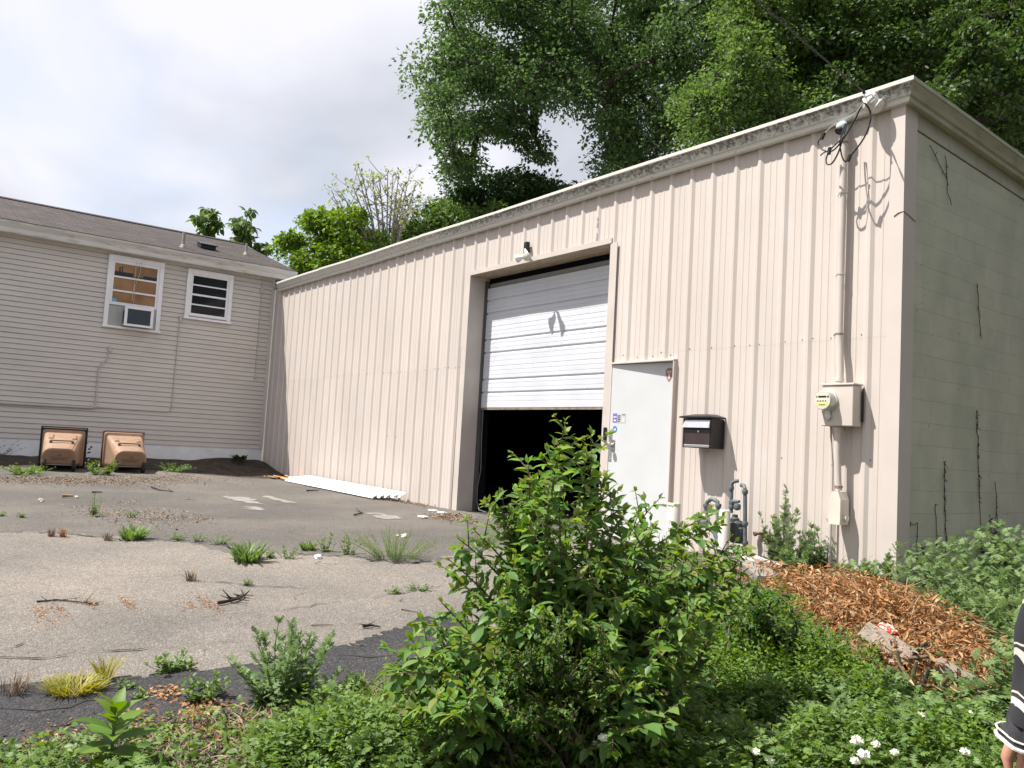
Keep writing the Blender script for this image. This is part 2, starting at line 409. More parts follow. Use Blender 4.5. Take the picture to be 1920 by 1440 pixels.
# ribs' paint on the block wall: running bond of blocks under paint
def block_material():
    m, N, L, b = nodes_of('painted_blocks')
    tc = N.new('ShaderNodeTexCoord'); sp = N.new('ShaderNodeSeparateXYZ'); L.new(tc.outputs['Object'], sp.inputs[0])
    cb = N.new('ShaderNodeCombineXYZ')
    L.new(sp.outputs[1], cb.inputs[0]); L.new(sp.outputs[2], cb.inputs[1])
    mp = N.new('ShaderNodeMapping'); mp.inputs['Location'].default_value = (-0.40 + 0.4064 * 10, -1.6943 + 0.2032 * 20, 0)
    L.new(cb.outputs[0], mp.inputs[0])
    nd = N.new('ShaderNodeTexNoise'); nd.inputs['Scale'].default_value = 9; L.new(tc.outputs['Object'], nd.inputs['Vector'])
    sc = N.new('ShaderNodeVectorMath'); sc.operation = 'SCALE'; sc.inputs['Scale'].default_value = 0.012; L.new(nd.outputs['Color'], sc.inputs[0])
    ad = N.new('ShaderNodeVectorMath'); ad.operation = 'ADD'; L.new(mp.outputs[0], ad.inputs[0]); L.new(sc.outputs[0], ad.inputs[1])
    br = N.new('ShaderNodeTexBrick'); br.inputs['Scale'].default_value = 1.0; br.inputs['Brick Width'].default_value = 0.4064; br.inputs['Row Height'].default_value = 0.2032
    br.inputs['Mortar Size'].default_value = 0.0035; br.inputs['Mortar Smooth'].default_value = 0.6; br.offset = 0.5
    br.inputs['Color1'].default_value = (0.50, 0.505, 0.42, 1); br.inputs['Color2'].default_value = (0.465, 0.47, 0.39, 1); br.inputs['Mortar'].default_value = (0.40, 0.39, 0.335, 1)
    br.inputs['Bias'].default_value = -0.25
    L.new(ad.outputs[0], br.inputs['Vector'])
    n1 = N.new('ShaderNodeTexNoise'); n1.inputs['Scale'].default_value = 2.0; n1.inputs['Detail'].default_value = 7; n1.inputs['Roughness'].default_value = 0.6
    L.new(tc.outputs['Object'], n1.inputs['Vector'])
    r1 = N.new('ShaderNodeValToRGB'); r1.color_ramp.elements[0].position = 0.33; r1.color_ramp.elements[0].color = (0.84, 0.85, 0.83, 1)
    r1.color_ramp.elements[1].position = 0.6; r1.color_ramp.elements[1].color = (1.04, 1.03, 1.0, 1); L.new(n1.outputs['Fac'], r1.inputs[0])
    mu = N.new('ShaderNodeMixRGB'); mu.blend_type = 'MULTIPLY'; mu.inputs[0].default_value = 1; L.new(br.outputs['Color'], mu.inputs[1]); L.new(r1.outputs[0], mu.inputs[2])
    # small dark specks of mildew
    vo = N.new('ShaderNodeTexNoise'); vo.inputs['Scale'].default_value = 28; vo.inputs['Detail'].default_value = 2; L.new(tc.outputs['Object'], vo.inputs['Vector'])
    r2 = N.new('ShaderNodeValToRGB'); r2.color_ramp.elements[0].position = 0.72; r2.color_ramp.elements[1].position = 0.78; L.new(vo.outputs['Fac'], r2.inputs[0])
    mx = N.new('ShaderNodeMixRGB'); mx.inputs[2].default_value = (0.08, 0.075, 0.06, 1); L.new(r2.outputs[0], mx.inputs[0]); L.new(mu.outputs[0], mx.inputs[1])
    L.new(mx.outputs[0], b.inputs['Base Color']); b.inputs['Roughness'].default_value = 0.65
    bp = N.new('ShaderNodeBump'); bp.invert = True; bp.inputs['Strength'].default_value = 0.5; bp.inputs['Distance'].default_value = 0.005
    L.new(br.outputs['Fac'], bp.inputs['Height'])
    nb = N.new('ShaderNodeTexNoise'); nb.inputs['Scale'].default_value = 90; L.new(tc.outputs['Object'], nb.inputs['Vector'])
    bp2 = N.new('ShaderNodeBump'); bp2.inputs['Strength'].default_value = 0.25; bp2.inputs['Distance'].default_value = 0.004
    L.new(nb.outputs['Fac'], bp2.inputs['Height']); L.new(bp.outputs[0], bp2.inputs['Normal']); L.new(bp2.outputs[0], b.inputs['Normal'])
    return m
M_block = block_material()

def gutter_material():
    """white metal fascia with black mildew in the cove"""
    m, N, L, b = nodes_of('mildewed_gutter_paint')
    tc = N.new('ShaderNodeTexCoord'); sp = N.new('ShaderNodeSeparateXYZ'); L.new(tc.outputs['Object'], sp.inputs[0])
    n1 = N.new('ShaderNodeTexNoise'); n1.inputs['Scale'].default_value = 26; n1.inputs['Detail'].default_value = 8; n1.inputs['Roughness'].default_value = 0.7
    L.new(tc.outputs['Object'], n1.inputs['Vector'])
    n2 = N.new('ShaderNodeTexNoise'); n2.inputs['Scale'].default_value = 1.1; n2.inputs['Detail'].default_value = 3; L.new(tc.outputs['Object'], n2.inputs['Vector'])
    band = N.new('ShaderNodeValToRGB'); e = band.color_ramp.elements
    mr = N.new('ShaderNodeMapRange'); mr.inputs['From Min'].default_value = 4.49; mr.inputs['From Max'].default_value = 4.69; L.new(sp.outputs[2], mr.inputs[0])
    e[0].position = 0.0; e[0].color = (0.25, 0.25, 0.25, 1); e[1].position = 1.0; e[1].color = (0, 0, 0, 1)
    for p, v in ((0.22, 0.15), (0.34, 0.62), (0.72, 1.0), (0.80, 0.12)):
        q = e.new(p); q.color = (v, v, v, 1)
    L.new(mr.outputs[0], band.inputs[0])
    xr = N.new('ShaderNodeMapRange'); xr.inputs['From Min'].default_value = -11; xr.inputs['From Max'].default_value = -5.5; xr.inputs['To Min'].default_value = 0.35; xr.inputs['To Max'].default_value = 1.0
    L.new(sp.outputs[0], xr.inputs[0])
    a1 = N.new('ShaderNodeMath'); a1.operation = 'MULTIPLY'; L.new(band.outputs[0], a1.inputs[0]); L.new(xr.outputs[0], a1.inputs[1])
    a2 = N.new('ShaderNodeMath'); a2.operation = 'MULTIPLY_ADD'; L.new(a1.outputs[0], a2.inputs[0]); a2.inputs[1].default_value = 0.34; L.new(n1.outputs['Fac'], a2.inputs[2])
    a3 = N.new('ShaderNodeMath'); a3.operation = 'MULTIPLY_ADD'; L.new(n2.outputs['Fac'], a3.inputs[0]); a3.inputs[1].default_value = 0.25; L.new(a2.outputs[0], a3.inputs[2])
    rp = N.new('ShaderNodeValToRGB'); rp.color_ramp.elements[0].position = 0.76; rp.color_ramp.elements[1].position = 1.02; L.new(a3.outputs[0], rp.inputs[0])
    mx = N.new('ShaderNodeMixRGB'); mx.inputs[1].default_value = (0.57, 0.55, 0.50, 1); mx.inputs[2].default_value = (0.10, 0.10, 0.085, 1)
    L.new(rp.outputs[0], mx.inputs[0]); L.new(mx.outputs[0], b.inputs['Base Color']); b.inputs['Roughness'].default_value = 0.6
    return m
M_gutter = gutter_material()

def shingle_material():
    m, N, L, b = nodes_of('brown_asphalt_shingles')
    tc = N.new('ShaderNodeTexCoord'); sp = N.new('ShaderNodeSeparateXYZ'); L.new(tc.outputs['Object'], sp.inputs[0])
    cb = N.new('ShaderNodeCombineXYZ'); L.new(sp.outputs[1], cb.inputs[0]); L.new(sp.outputs[2], cb.inputs[1])
    br = N.new('ShaderNodeTexBrick'); br.inputs['Scale'].default_value = 1.0; br.inputs['Brick Width'].default_value = 0.30; br.inputs['Row Height'].default_value = 0.058
    br.inputs['Mortar Size'].default_value = 0.010; br.inputs['Mortar Smooth'].default_value = 0.3; br.offset = 0.37; br.offset_frequency = 2
    br.inputs['Color1'].default_value = (0.068, 0.051, 0.046, 1); br.inputs['Color2'].default_value = (0.034, 0.026, 0.024, 1); br.inputs['Mortar'].default_value = (0.010, 0.008, 0.008, 1)
    L.new(cb.outputs[0], br.inputs['Vector'])
    n1 = N.new('ShaderNodeTexNoise'); n1.inputs['Scale'].default_value = 2.2; n1.inputs['Detail'].default_value = 6; L.new(tc.outputs['Object'], n1.inputs['Vector'])
    r1 = N.new('ShaderNodeValToRGB'); r1.color_ramp.elements[0].position = 0.3; r1.color_ramp.elements[0].color = (0.75, 0.75, 0.75, 1); r1.color_ramp.elements[1].position = 0.7; r1.color_ramp.elements[1].color = (1.25, 1.2, 1.2, 1)
    L.new(n1.outputs['Fac'], r1.inputs[0])
    mu = N.new('ShaderNodeMixRGB'); mu.blend_type = 'MULTIPLY'; mu.inputs[0].default_value = 1; L.new(br.outputs['Color'], mu.inputs[1]); L.new(r1.outputs[0], mu.inputs[2])
    L.new(mu.outputs[0], b.inputs['Base Color']); b.inputs['Roughness'].default_value = 0.9
    bp = N.new('ShaderNodeBump'); bp.invert = True; bp.inputs['Strength'].default_value = 0.9; bp.inputs['Distance'].default_value = 0.012
    L.new(br.outputs['Fac'], bp.inputs['Height']); L.new(bp.outputs[0], b.inputs['Normal'])
    return m
M_shingle = shingle_material()

def asphalt_material(name, cols, stone, crack=True, stone_amt=0.5, bumpd=0.006):
    m, N, L, b = nodes_of(name)
    tc = N.new('ShaderNodeTexCoord')
    n1 = N.new('ShaderNodeTexNoise'); n1.inputs['Scale'].default_value = 0.38; n1.inputs['Detail'].default_value = 9; n1.inputs['Roughness'].default_value = 0.66
    L.new(tc.outputs['Object'], n1.inputs['Vector'])
    r1 = N.new('ShaderNodeValToRGB'); el = r1.color_ramp.elements
    el[0].position = 0.30; el[0].color = (*cols[0], 1); el[1].position = 0.68; el[1].color = (*cols[2], 1)
    q = el.new(0.48); q.color = (*cols[1], 1); L.new(n1.outputs['Fac'], r1.inputs[0]); src = r1.outputs[0]
    # aggregate: every stone its own tone
    vo = N.new('ShaderNodeTexVoronoi'); vo.inputs['Scale'].default_value = 95; L.new(tc.outputs['Object'], vo.inputs['Vector'])
    sv = N.new('ShaderNodeSeparateColor'); L.new(vo.outputs['Color'], sv.inputs[0])
    r2 = N.new('ShaderNodeValToRGB'); r2.color_ramp.elements[0].position = 0.0; r2.color_ramp.elements[0].color = (0.55, 0.55, 0.55, 1)
    r2.color_ramp.elements[1].position = 1.0; r2.color_ramp.elements[1].color = (1.75, 1.72, 1.65, 1)
    q = r2.color_ramp.elements.new(0.8); q.color = (1.05, 1.05, 1.05, 1)
    L.new(sv.outputs[0], r2.inputs[0])
    mu = N.new('ShaderNodeMixRGB'); mu.blend_type = 'MULTIPLY'; mu.inputs[0].default_value = stone_amt
    L.new(src, mu.inputs[1]); L.new(r2.outputs[0], mu.inputs[2]); src = mu.outputs[0]
    # fine grit
    n4 = N.new('ShaderNodeTexNoise'); n4.inputs['Scale'].default_value = 30; n4.inputs['Detail'].default_value = 8; n4.inputs['Roughness'].default_value = 0.8
    L.new(tc.outputs['Object'], n4.inputs['Vector'])
    r4 = N.new('ShaderNodeValToRGB'); r4.color_ramp.elements[0].position = 0.35; r4.color_ramp.elements[0].color = (0.72, 0.72, 0.72, 1); r4.color_ramp.elements[1].position = 0.65; r4.color_ramp.elements[1].color = (1.2, 1.2, 1.2, 1)
    L.new(n4.outputs['Fac'], r4.inputs[0])
    m4 = N.new('ShaderNodeMixRGB'); m4.blend_type = 'MULTIPLY'; m4.inputs[0].default_value = 0.8; L.new(src, m4.inputs[1]); L.new(r4.outputs[0], m4.inputs[2]); src = m4.outputs[0]
    hgt = vo.outputs['Distance']
    if crack:
        nd = N.new('ShaderNodeTexNoise'); nd.inputs['Scale'].default_value = 1.3; nd.inputs['Detail'].default_value = 6; L.new(tc.outputs['Object'], nd.inputs['Vector'])
        sc = N.new('ShaderNodeVectorMath'); sc.operation = 'SCALE'; sc.inputs['Scale'].default_value = 1.1; L.new(nd.outputs['Color'], sc.inputs[0])
        ad = N.new('ShaderNodeVectorMath'); ad.operation = 'ADD'; L.new(tc.outputs['Object'], ad.inputs[0]); L.new(sc.outputs[0], ad.inputs[1])
        v2 = N.new('ShaderNodeTexVoronoi'); v2.feature = 'DISTANCE_TO_EDGE'; v2.inputs['Scale'].default_value = 0.62; L.new(ad.outputs[0], v2.inputs['Vector'])
        r3 = N.new('ShaderNodeValToRGB'); r3.color_ramp.elements[0].position = 0.002; r3.color_ramp.elements[0].color = (1, 1, 1, 1); r3.color_ramp.elements[1].position = 0.007; r3.color_ramp.elements[1].color = (0, 0, 0, 1)
        L.new(v2.outputs['Distance'], r3.inputs[0])
        n5 = N.new('ShaderNodeTexNoise'); n5.inputs['Scale'].default_value = 1.7; L.new(tc.outputs['Object'], n5.inputs['Vector'])
        r5 = N.new('ShaderNodeValToRGB'); r5.color_ramp.elements[0].position = 0.54; r5.color_ramp.elements[1].position = 0.68; L.new(n5.outputs['Fac'], r5.inputs[0])
        mm = N.new('ShaderNodeMath'); mm.operation = 'MULTIPLY'; L.new(r3.outputs[0], mm.inputs[0]); L.new(r5.outputs[0], mm.inputs[1])
        mx = N.new('ShaderNodeMixRGB'); mx.inputs[2].default_value = (0.03, 0.026, 0.022, 1); L.new(mm.outputs[0], mx.inputs[0]); L.new(src, mx.inputs[1]); src = mx.outputs[0]
    L.new(src, b.inputs['Base Color']); b.inputs['Roughness'].default_value = 0.92; b.inputs['Specular IOR Level'].default_value = 0.2
    bp = N.new('ShaderNodeBump'); bp.invert = True; bp.inputs['Strength'].default_value = 0.8; bp.inputs['Distance'].default_value = bumpd
    L.new(hgt, bp.inputs['Height']); L.new(bp.outputs[0], b.inputs['Normal'])
    return m
M_asphalt = asphalt_material('old_pale_asphalt', [(0.135, 0.124, 0.112), (0.195, 0.174, 0.154), (0.275, 0.238, 0.205)], 95, stone_amt=0.48, bumpd=0.010)
M_asphalt2 = asphalt_material('grey_worn_asphalt', [(0.084, 0.079, 0.073), (0.116, 0.106, 0.096), (0.165, 0.147, 0.129)], 95)
M_tar = asphalt_material('dark_patch_asphalt', [(0.034, 0.033, 0.037), (0.050, 0.048, 0.051), (0.075, 0.070, 0.068)], 95, crack=False, stone_amt=0.8, bumpd=0.01)
M_patch = mat('pale_cement_smear', (0.21, 0.195, 0.18), rough=0.95, var=0.2, scale=8, bump=0.3)
M_soil = mat('dark_soil', (0.05, 0.037, 0.028), rough=0.98, var=0.45, scale=7, bump=1.0, bscale=35, c2=(0.13, 0.10, 0.075), mixpos=(0.55, 0.75))
M_ground = mat('earth_and_thatch', (0.085, 0.07, 0.045), rough=0.98, var=0.4, scale=5, bump=1.0, bscale=30, c2=(0.05, 0.07, 0.025), mixpos=(0.5, 0.65))
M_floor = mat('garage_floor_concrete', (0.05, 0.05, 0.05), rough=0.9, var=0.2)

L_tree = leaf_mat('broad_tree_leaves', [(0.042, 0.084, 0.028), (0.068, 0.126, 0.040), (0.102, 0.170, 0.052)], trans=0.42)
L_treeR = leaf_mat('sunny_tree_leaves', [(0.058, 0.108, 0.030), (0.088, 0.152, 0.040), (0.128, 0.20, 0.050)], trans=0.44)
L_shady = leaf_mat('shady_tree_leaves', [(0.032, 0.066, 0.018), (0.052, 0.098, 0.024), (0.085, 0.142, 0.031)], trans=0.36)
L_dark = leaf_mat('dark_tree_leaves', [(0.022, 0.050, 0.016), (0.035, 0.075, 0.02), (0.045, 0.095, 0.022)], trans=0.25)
L_bright = leaf_mat('young_bright_leaves', [(0.07, 0.14, 0.02), (0.11, 0.20, 0.025), (0.16, 0.24, 0.03)], trans=0.38)
L_pale = leaf_mat('pale_unfolding_leaves', [(0.20, 0.25, 0.08), (0.28, 0.33, 0.12), (0.24, 0.27, 0.10)], trans=0.35)
L_bush = leaf_mat('honeysuckle_leaves', [(0.070, 0.150, 0.045), (0.10, 0.195, 0.055), (0.125, 0.235, 0.065), (0.155, 0.26, 0.070), (0.19, 0.285, 0.078)], trans=0.46, rough=0.42)
L_tip = leaf_mat('young_shoot_leaves', [(0.10, 0.21, 0.03), (0.15, 0.27, 0.04), (0.19, 0.27, 0.05), (0.19, 0.20, 0.06), (0.13, 0.25, 0.035)], trans=0.40)
L_privet = leaf_mat('small_dark_leaves', [(0.03, 0.085, 0.015), (0.05, 0.12, 0.02), (0.08, 0.16, 0.025)], trans=0.3)
L_weed = leaf_mat('weed_leaves', [(0.075, 0.135, 0.035), (0.115, 0.19, 0.048), (0.165, 0.25, 0.065)], trans=0.35)
L_mug = leaf_mat('mugwort_leaves', [(0.085, 0.145, 0.052), (0.125, 0.195, 0.068), (0.175, 0.25, 0.095)], trans=0.32, rough=0.65)
L_yel = leaf_mat('yellow_grass', [(0.22, 0.24, 0.03), (0.30, 0.30, 0.04), (0.32, 0.24, 0.08)], trans=0.35)
L_dry = leaf_mat('dry_brown_leaves', [(0.22, 0.110, 0.045), (0.36, 0.175, 0.065), (0.44, 0.25, 0.11), (0.09, 0.05, 0.03), (0.50, 0.34, 0.18), (0.30, 0.13, 0.045), (0.16, 0.09, 0.045), (0.38, 0.21, 0.08)], trans=0.2, rough=0.8)
L_red = leaf_mat('reddish_leaves', [(0.20, 0.05, 0.025), (0.30, 0.08, 0.04), (0.22, 0.11, 0.03)], trans=0.3)
L_grass = leaf_mat('grass_blades', [(0.08, 0.14, 0.032), (0.13, 0.20, 0.045), (0.19, 0.26, 0.065)], trans=0.38)
L_litter = leaf_mat('leaf_litter', [(0.14, 0.10, 0.065), (0.22, 0.16, 0.11), (0.29, 0.22, 0.16), (0.09, 0.06, 0.045)], trans=0.05, rough=0.9)

# ================================================================== the setting
def grid_axis(dense0, dense1, step, far):
    a = list(np.arange(dense0, dense1 + 1e-6, step)); s = step
    lo, hi = dense0, dense1; L, H = [], []
    while lo > -far:
        s *= 1.5; lo -= s; L.append(lo)
    s = step
    while hi < far:
        s *= 1.5; hi += s; H.append(hi)
    return np.array(L[::-1] + a + H)

gx = grid_axis(-16, 7, 0.25, 500); gy = grid_axis(-12, 2, 0.25, 500)
X, Y = np.meshgrid(gx, gy, indexing='ij')
Z = gh(X, Y) - 0.012
nx, ny = X.shape
ii = (np.arange(nx - 1)[:, None] * ny + np.arange(ny - 1)[None]).ravel()
F = np.stack([ii, ii + ny, ii + ny + 1, ii + 1], -1)
struct(np_mesh('ground', np.stack([X, Y, Z], -1).reshape(-1, 3), F, M_ground))

def vnoise(x, y, f, seed):
    r = np.random.default_rng(seed); o = r.uniform(0, 6.28, 12); a = r.uniform(0.5, 1.5, 12) * f; t = r.uniform(0, 6.28, 12)
    s = 0
    for k in range(12): s = s + np.sin(a[k] * (x * math.cos(t[k]) + y * math.sin(t[k])) + o[k])
    return s / 12

def sheet(name, x0, x1, y0, y1, step, mask, dz, m):
    xs = np.arange(x0, x1 + step / 2, step); ys = np.arange(y0, y1 + step / 2, step)
    Xs, Ys = np.meshgrid(xs, ys, indexing='ij')
    keep = mask(Xs[:-1, :-1] + step / 2, Ys[:-1, :-1] + step / 2)
    nyy = Xs.shape[1]
    i = (np.arange(Xs.shape[0] - 1)[:, None] * nyy + np.arange(nyy - 1)[None])[keep]
    Fq = np.stack([i, i + nyy, i + nyy + 1, i + 1], -1)
    und = 0.006 * vnoise(Xs, Ys, 1.6, 5)
    V = np.stack([Xs, Ys, gh(Xs, Ys) + und + dz], -1).reshape(-1, 3)
    used = np.unique(Fq); mp = np.zeros(len(V), int); mp[used] = np.arange(len(used))
    return np_mesh(name, V[used], mp[Fq], m)

# the near edge of the asphalt, followed from the street side round the shrub to the door
EDGE = np.array([(0.26, -7.6), (0.36, -6.5), (0.50, -5.8), (0.22, -5.25), (-0.1, -4.4), (-0.4, -3.2), (-1.0, -2.2), (-1.5, -1.2), (-2.1, -0.6), (-2.3, 0.03)])
def edge_x(y):
    o = np.argsort(EDGE[:, 1]); return np.interp(y, EDGE[o, 1], EDGE[o, 0])
def asphalt_mask(x, y):
    return (x < edge_x(y) + 0.10 * vnoise(x, y, 9, 3)) & (x > -13.15 + 0.25 * vnoise(x, y, 4, 8) - 0.25 * (y > -1.5)) & (y < 0.045)
SEAMP = np.array([gnd(px, py)[:2] for px, py in ((-700, 985), (-250, 992), (0, 996), (150, 1004), (250, 1012), (340, 1016), (420, 1024), (470, 1052), (560, 1040), (650, 1046), (760, 1056), (880, 1040), (960, 1015), (1060, 1000))])
def far_side(x, y):
    o = np.argsort(SEAMP[:, 1]); sx = np.interp(y, SEAMP[o, 1], SEAMP[o, 0]); return x < sx + 0.30 * vnoise(x, y, 5, 33) + 0.22 * vnoise(x, y, 22, 34) + 0.15 * vnoise(x, y, 55, 35)
struct(sheet('asphalt_lot', -14.2, 1.2, -12, 0.06, 0.06, lambda x, y: asphalt_mask(x, y) & ~far_side(x, y), 0.004, M_asphalt))
struct(sheet('far_asphalt', -14.2, 1.2, -12, 0.06, 0.06, lambda x, y: asphalt_mask(x, y) & (far_side(x + .12, y) | far_side(x - .12, y)), 0.0, M_asphalt2))
# darker strip of newer asphalt along the street edge
TAR = np.array([(-1.7, -8.2), (-0.80, -6.5), (-0.62, -5.9), (-0.50, -5.3), (-0.62, -4.7), (-0.95, -4.0)])
def tar_mask(x, y):
    o = np.argsort(TAR[:, 1]); tx = np.interp(y, TAR[o, 1], TAR[o, 0])
    return (x > tx + 0.16 * vnoise(x, y, 4, 21) + 0.14 * vnoise(x, y, 26, 22) + 0.10 * vnoise(x, y, 60, 23)) & (x < edge_x(y) + 0.10 * vnoise(x, y, 9, 3)) & (y > -11) & (y < -3.9)
struct(sheet('tar_strip', -2.4, 0.6, -11, -3.9, 0.035, tar_mask, 0.009, M_tar))
# open cracks in the pavement
def crack(pxs, w, seed):
    r = np.random.default_rng(seed); W = [gnd(*p) for p in pxs]; P = []
    for a, b in zip(W[:-1], W[1:]):
        m_ = max(2, int(np.linalg.norm(b - a) / .07))
        for i in range(m_): P.append(a + (b - a) * i / m_ + np.array([r.normal(0, .016), r.normal(0, .016), 0]))
    P.append(W[-1]); P = np.array(P); n = len(P); d = np.gradient(P[:, :2], axis=0); nn = np.stack([-d[:, 1], d[:, 0]], -1); nn /= np.linalg.norm(nn, axis=1, keepdims=True) + 1e-9
    hw = w * np.clip(r.normal(.5, .28, n), .08, 1)[:, None] * np.sin(np.linspace(.05, 3.09, n))[:, None] ** .5; V = []
    for k in range(n):
        for sg in (-1, 1):
            q = P[k, :2] + nn[k] * hw[k] * sg; V.append((q[0], q[1], float(gh(*q)) + 0.006 * float(vnoise(q[0], q[1], 1.6, 5)) + .012))
    return np_mesh('crack', np.array(V), np.array([(2 * k, 2 * k + 1, 2 * k + 3, 2 * k + 2) for k in range(n - 1)]), M_crack)
M_crack = mat('dark_crack', (0.022, 0.02, 0.018), rough=1.0, var=.3)
for k, (pxs, w) in enumerate(([[(-20, 1236), (60, 1240), (110, 1234), (165, 1228)], .022], [[(150, 1226), (230, 1222), (280, 1218)], .016], [[(10, 1222), (30, 1215), (45, 1208)], .012], [[(340, 1090), (400, 1093), (470, 1100), (560, 1104)], .018],
                              [[(470, 1150), (520, 1145), (580, 1138), (640, 1130)], .012], [[(700, 1122), (760, 1112), (830, 1100)], .012], [[(345, 1212), (410, 1206), (440, 1205)], .014], [[(0, 1334), (60, 1342), (130, 1330), (190, 1318)], .02], [[(60, 1398), (90, 1378), (120, 1362)], .02],
                              [[(-20, 998), (90, 1000), (160, 1006), (240, 1016), (330, 1014)], .03], [[(330, 1014), (420, 1024), (470, 1050), (560, 1040), (660, 1046), (760, 1058), (890, 1042)], .035], [[(210, 978), (300, 975), (400, 968)], .02], [[(620, 1230), (690, 1236), (750, 1230)], .014], [[(240, 1086), (330, 1080), (370, 1084)], .010])):
    struct(crack(pxs, w * .6, 600 + k))
# pale smears of cement on the asphalt
def smear(name, px, py, rx, ry, seed):
    c = gnd(px, py)
    def mk(x, y):
        return ((x - c[0]) / rx) ** 2 + ((y - c[1]) / ry) ** 2 + 1.5 * vnoise(x, y, 9, seed) + 1.2 * vnoise(x, y, 30, seed + 1) < 0.6
    struct(sheet(name, c[0] - 2 * rx, c[0] + 2 * rx, c[1] - 2 * ry, c[1] + 2 * ry, 0.03, mk, 0.005, M_patch))
for k, s in enumerate(((455, 938, .75, .2), (520, 937, .55, .12), (472, 953, .35, .16), (715, 968, .45, .2))):
    smear('asphalt_patch', *s, 40 + k * 3)

# soil heaped against the foundation of the house
xs = np.linspace(-14.89, -12.75, 40); ys = np.linspace(-7.5, -0.02, 120)
Xs, Ys = np.meshgrid(xs, ys, indexing='ij')
t = np.clip((Xs + 14.89) / 2.1, 0, 1)
heap = (0.24 * np.clip((Ys + 2.8) / 1.8, 0, 1) + 0.10) * (1 - t) ** 1.25
edge = np.clip((-13.0 + 0.3 * vnoise(Xs, Ys, 3, 9) - Xs) * 3, 0, 1)
Zs = gh(Xs, Ys) + heap * (0.8 + 0.35 * vnoise(Xs, Ys, 5, 11)) * edge + 0.035 * vnoise(Xs, Ys, 14, 12) * edge - 0.05 * (1 - edge) + 0.008
nyy = Xs.shape[1]
i = (np.arange(39)[:, None] * nyy + np.arange(nyy - 1)[None]).ravel()
struct(np_mesh('soil', np.stack([Xs, Ys, Zs], -1).reshape(-1, 3), np.stack([i, i + nyy, i + nyy + 1, i + 1], -1), M_soil))
def soil_h(x, y):
    t = min(max((x + 14.89) / 2.1, 0), 1); return float(gh(x, y)) + 0.85 * (0.24 * min(max((y + 2.8) / 1.8, 0), 1) + 0.10) * (1 - t) ** 1.25

# ================================================================== the metal and block building
BX0 = -14.88
OPX0, OPX1, OPZ = -6.78, -3.71, 3.84
DX0, DX1, DZ = -3.571, -2.592, 2.325
FLOOR = 0.26
bld = thing('metal_building', 'beige ribbed metal building with half open overhead door and painted block side wall', 'building', (-7.4, 0, 0.25))
RIBP, RX = 0.3048, -0.3247
FLAT = 0.0225

def rib_profile(x0, x1):
    """list of (x, y) along the corrugated sheet between x0 and x1"""
    pts = [(x0, None)]
    k0 = int(math.floor((x0 - RX) / RIBP)) - 1; k1 = int(math.ceil((x1 - RX) / RIBP)) + 1
    for k in range(k0, k1 + 1):
        c = RX + k * RIBP + 0.004 * math.sin(k * 2.3)
        pts += [(c - 0.046, FLAT), (c - 0.014, 0.0), (c + 0.014, 0.0), (c + 0.046, FLAT)]
        for q in (0.116, 0.189):
            pts += [(c + q - 0.012, FLAT), (c + q - 0.007, FLAT - 0.0035), (c + q + 0.007, FLAT - 0.0035), (c + q + 0.012, FLAT)]
    pts = sorted([p for p in pts if p[1] is not None], key=lambda p: p[0])
    xs_, ys_ = np.array([p[0] for p in pts]), np.array([p[1] for p in pts])
    inside = (xs_ > x0 + 1e-4) & (xs_ < x1 - 1e-4)
    xx = np.concatenate([[x0], xs_[inside], [x1]]); yy = np.interp(xx, xs_, ys_)
    return xx, yy

def ribbed(mb, x0, x1, z0, z1, off=0.0):
    xx, yy = rib_profile(x0, x1); n = len(xx); nz = max(2, int((z1 - z0) / 0.3) + 1); zz = np.linspace(z0, z1, nz); vs, fs = [], []
    for j, z in enumerate(zz):
        for x, y in zip(xx, yy):
            vs.append((x, y + off + 0.0025 * math.sin(x * 1.9 + z * 2.7) * math.sin(x * 0.77 - z * 1.3) * (1 if 0 < j < nz - 1 else 1), z))
    for j in range(nz - 1):
        for i in range(n - 1): fs.append((j * n + i, j * n + i + 1, (j + 1) * n + i + 1, (j + 1) * n + i))
    mb.add(vs, fs, 0)

mb = MB(); SEAM = 2.43; TOPZ = 4.56
gaps = [(OPX0 - 0.02, OPX1 + 0.02, OPZ + 0.02), (DX0 - 0.02, DX1 + 0.0, DZ + 0.03)]
spans = [(BX0, gaps[0][0], 0), (gaps[0][0], gaps[0][1], gaps[0][2]), (gaps[0][1], gaps[1][0], 0), (gaps[1][0], gaps[1][1], gaps[1][2]), (gaps[1][1], -0.125, 0)]
for a, b_, zz in spans:
    lo = zz if zz else 0.12
    if lo < SEAM: ribbed(mb, a, b_, lo, SEAM, 0.0006)
    ribbed(mb, a, b_, max(lo, SEAM - 0.0), TOPZ, 0.0)
# screws along the girts
def screw(x, z, y=None):
    k = round((x - RX) / RIBP); c = RX + k * RIBP
    yy = (FLAT if abs(x - c) > 0.04 else 0.0) if y is None else y
    mb.add([(x + 0.005 * math.cos(a), yy - 0.005, z + 0.005 * math.sin(a)) for a in (0, 1.05, 2.09, 3.14, 4.19, 5.24)] +
           [(x + 0.007 * math.cos(a), yy + 0.002, z + 0.007 * math.sin(a)) for a in (0, 1.05, 2.09, 3.14, 4.19, 5.24)],
           [(0, 1, 2, 3, 4, 5)] + [(i, 6 + i, 6 + (i + 1) % 6, (i + 1) % 6) for i in range(6)], 1)
for k in range(-48, 1):
    c = RX + k * RIBP
    for z in (SEAM + 0.02, 1.32):
        for q in (0.055, -0.06):
            x = c + q
            if any(a - 0.06 < x < b_ + 0.06 and z < zz for a, b_, zz in gaps) or x > -0.14: continue
            if (z < 2 and (q < 0 or random.random() < 0.5)) or (z > 2 and random.random() < 0.3): continue
            screw(x, z + random.uniform(-.012, .012))
for x in (-3.2, -2.95, -2.68): screw(x, 2.40)
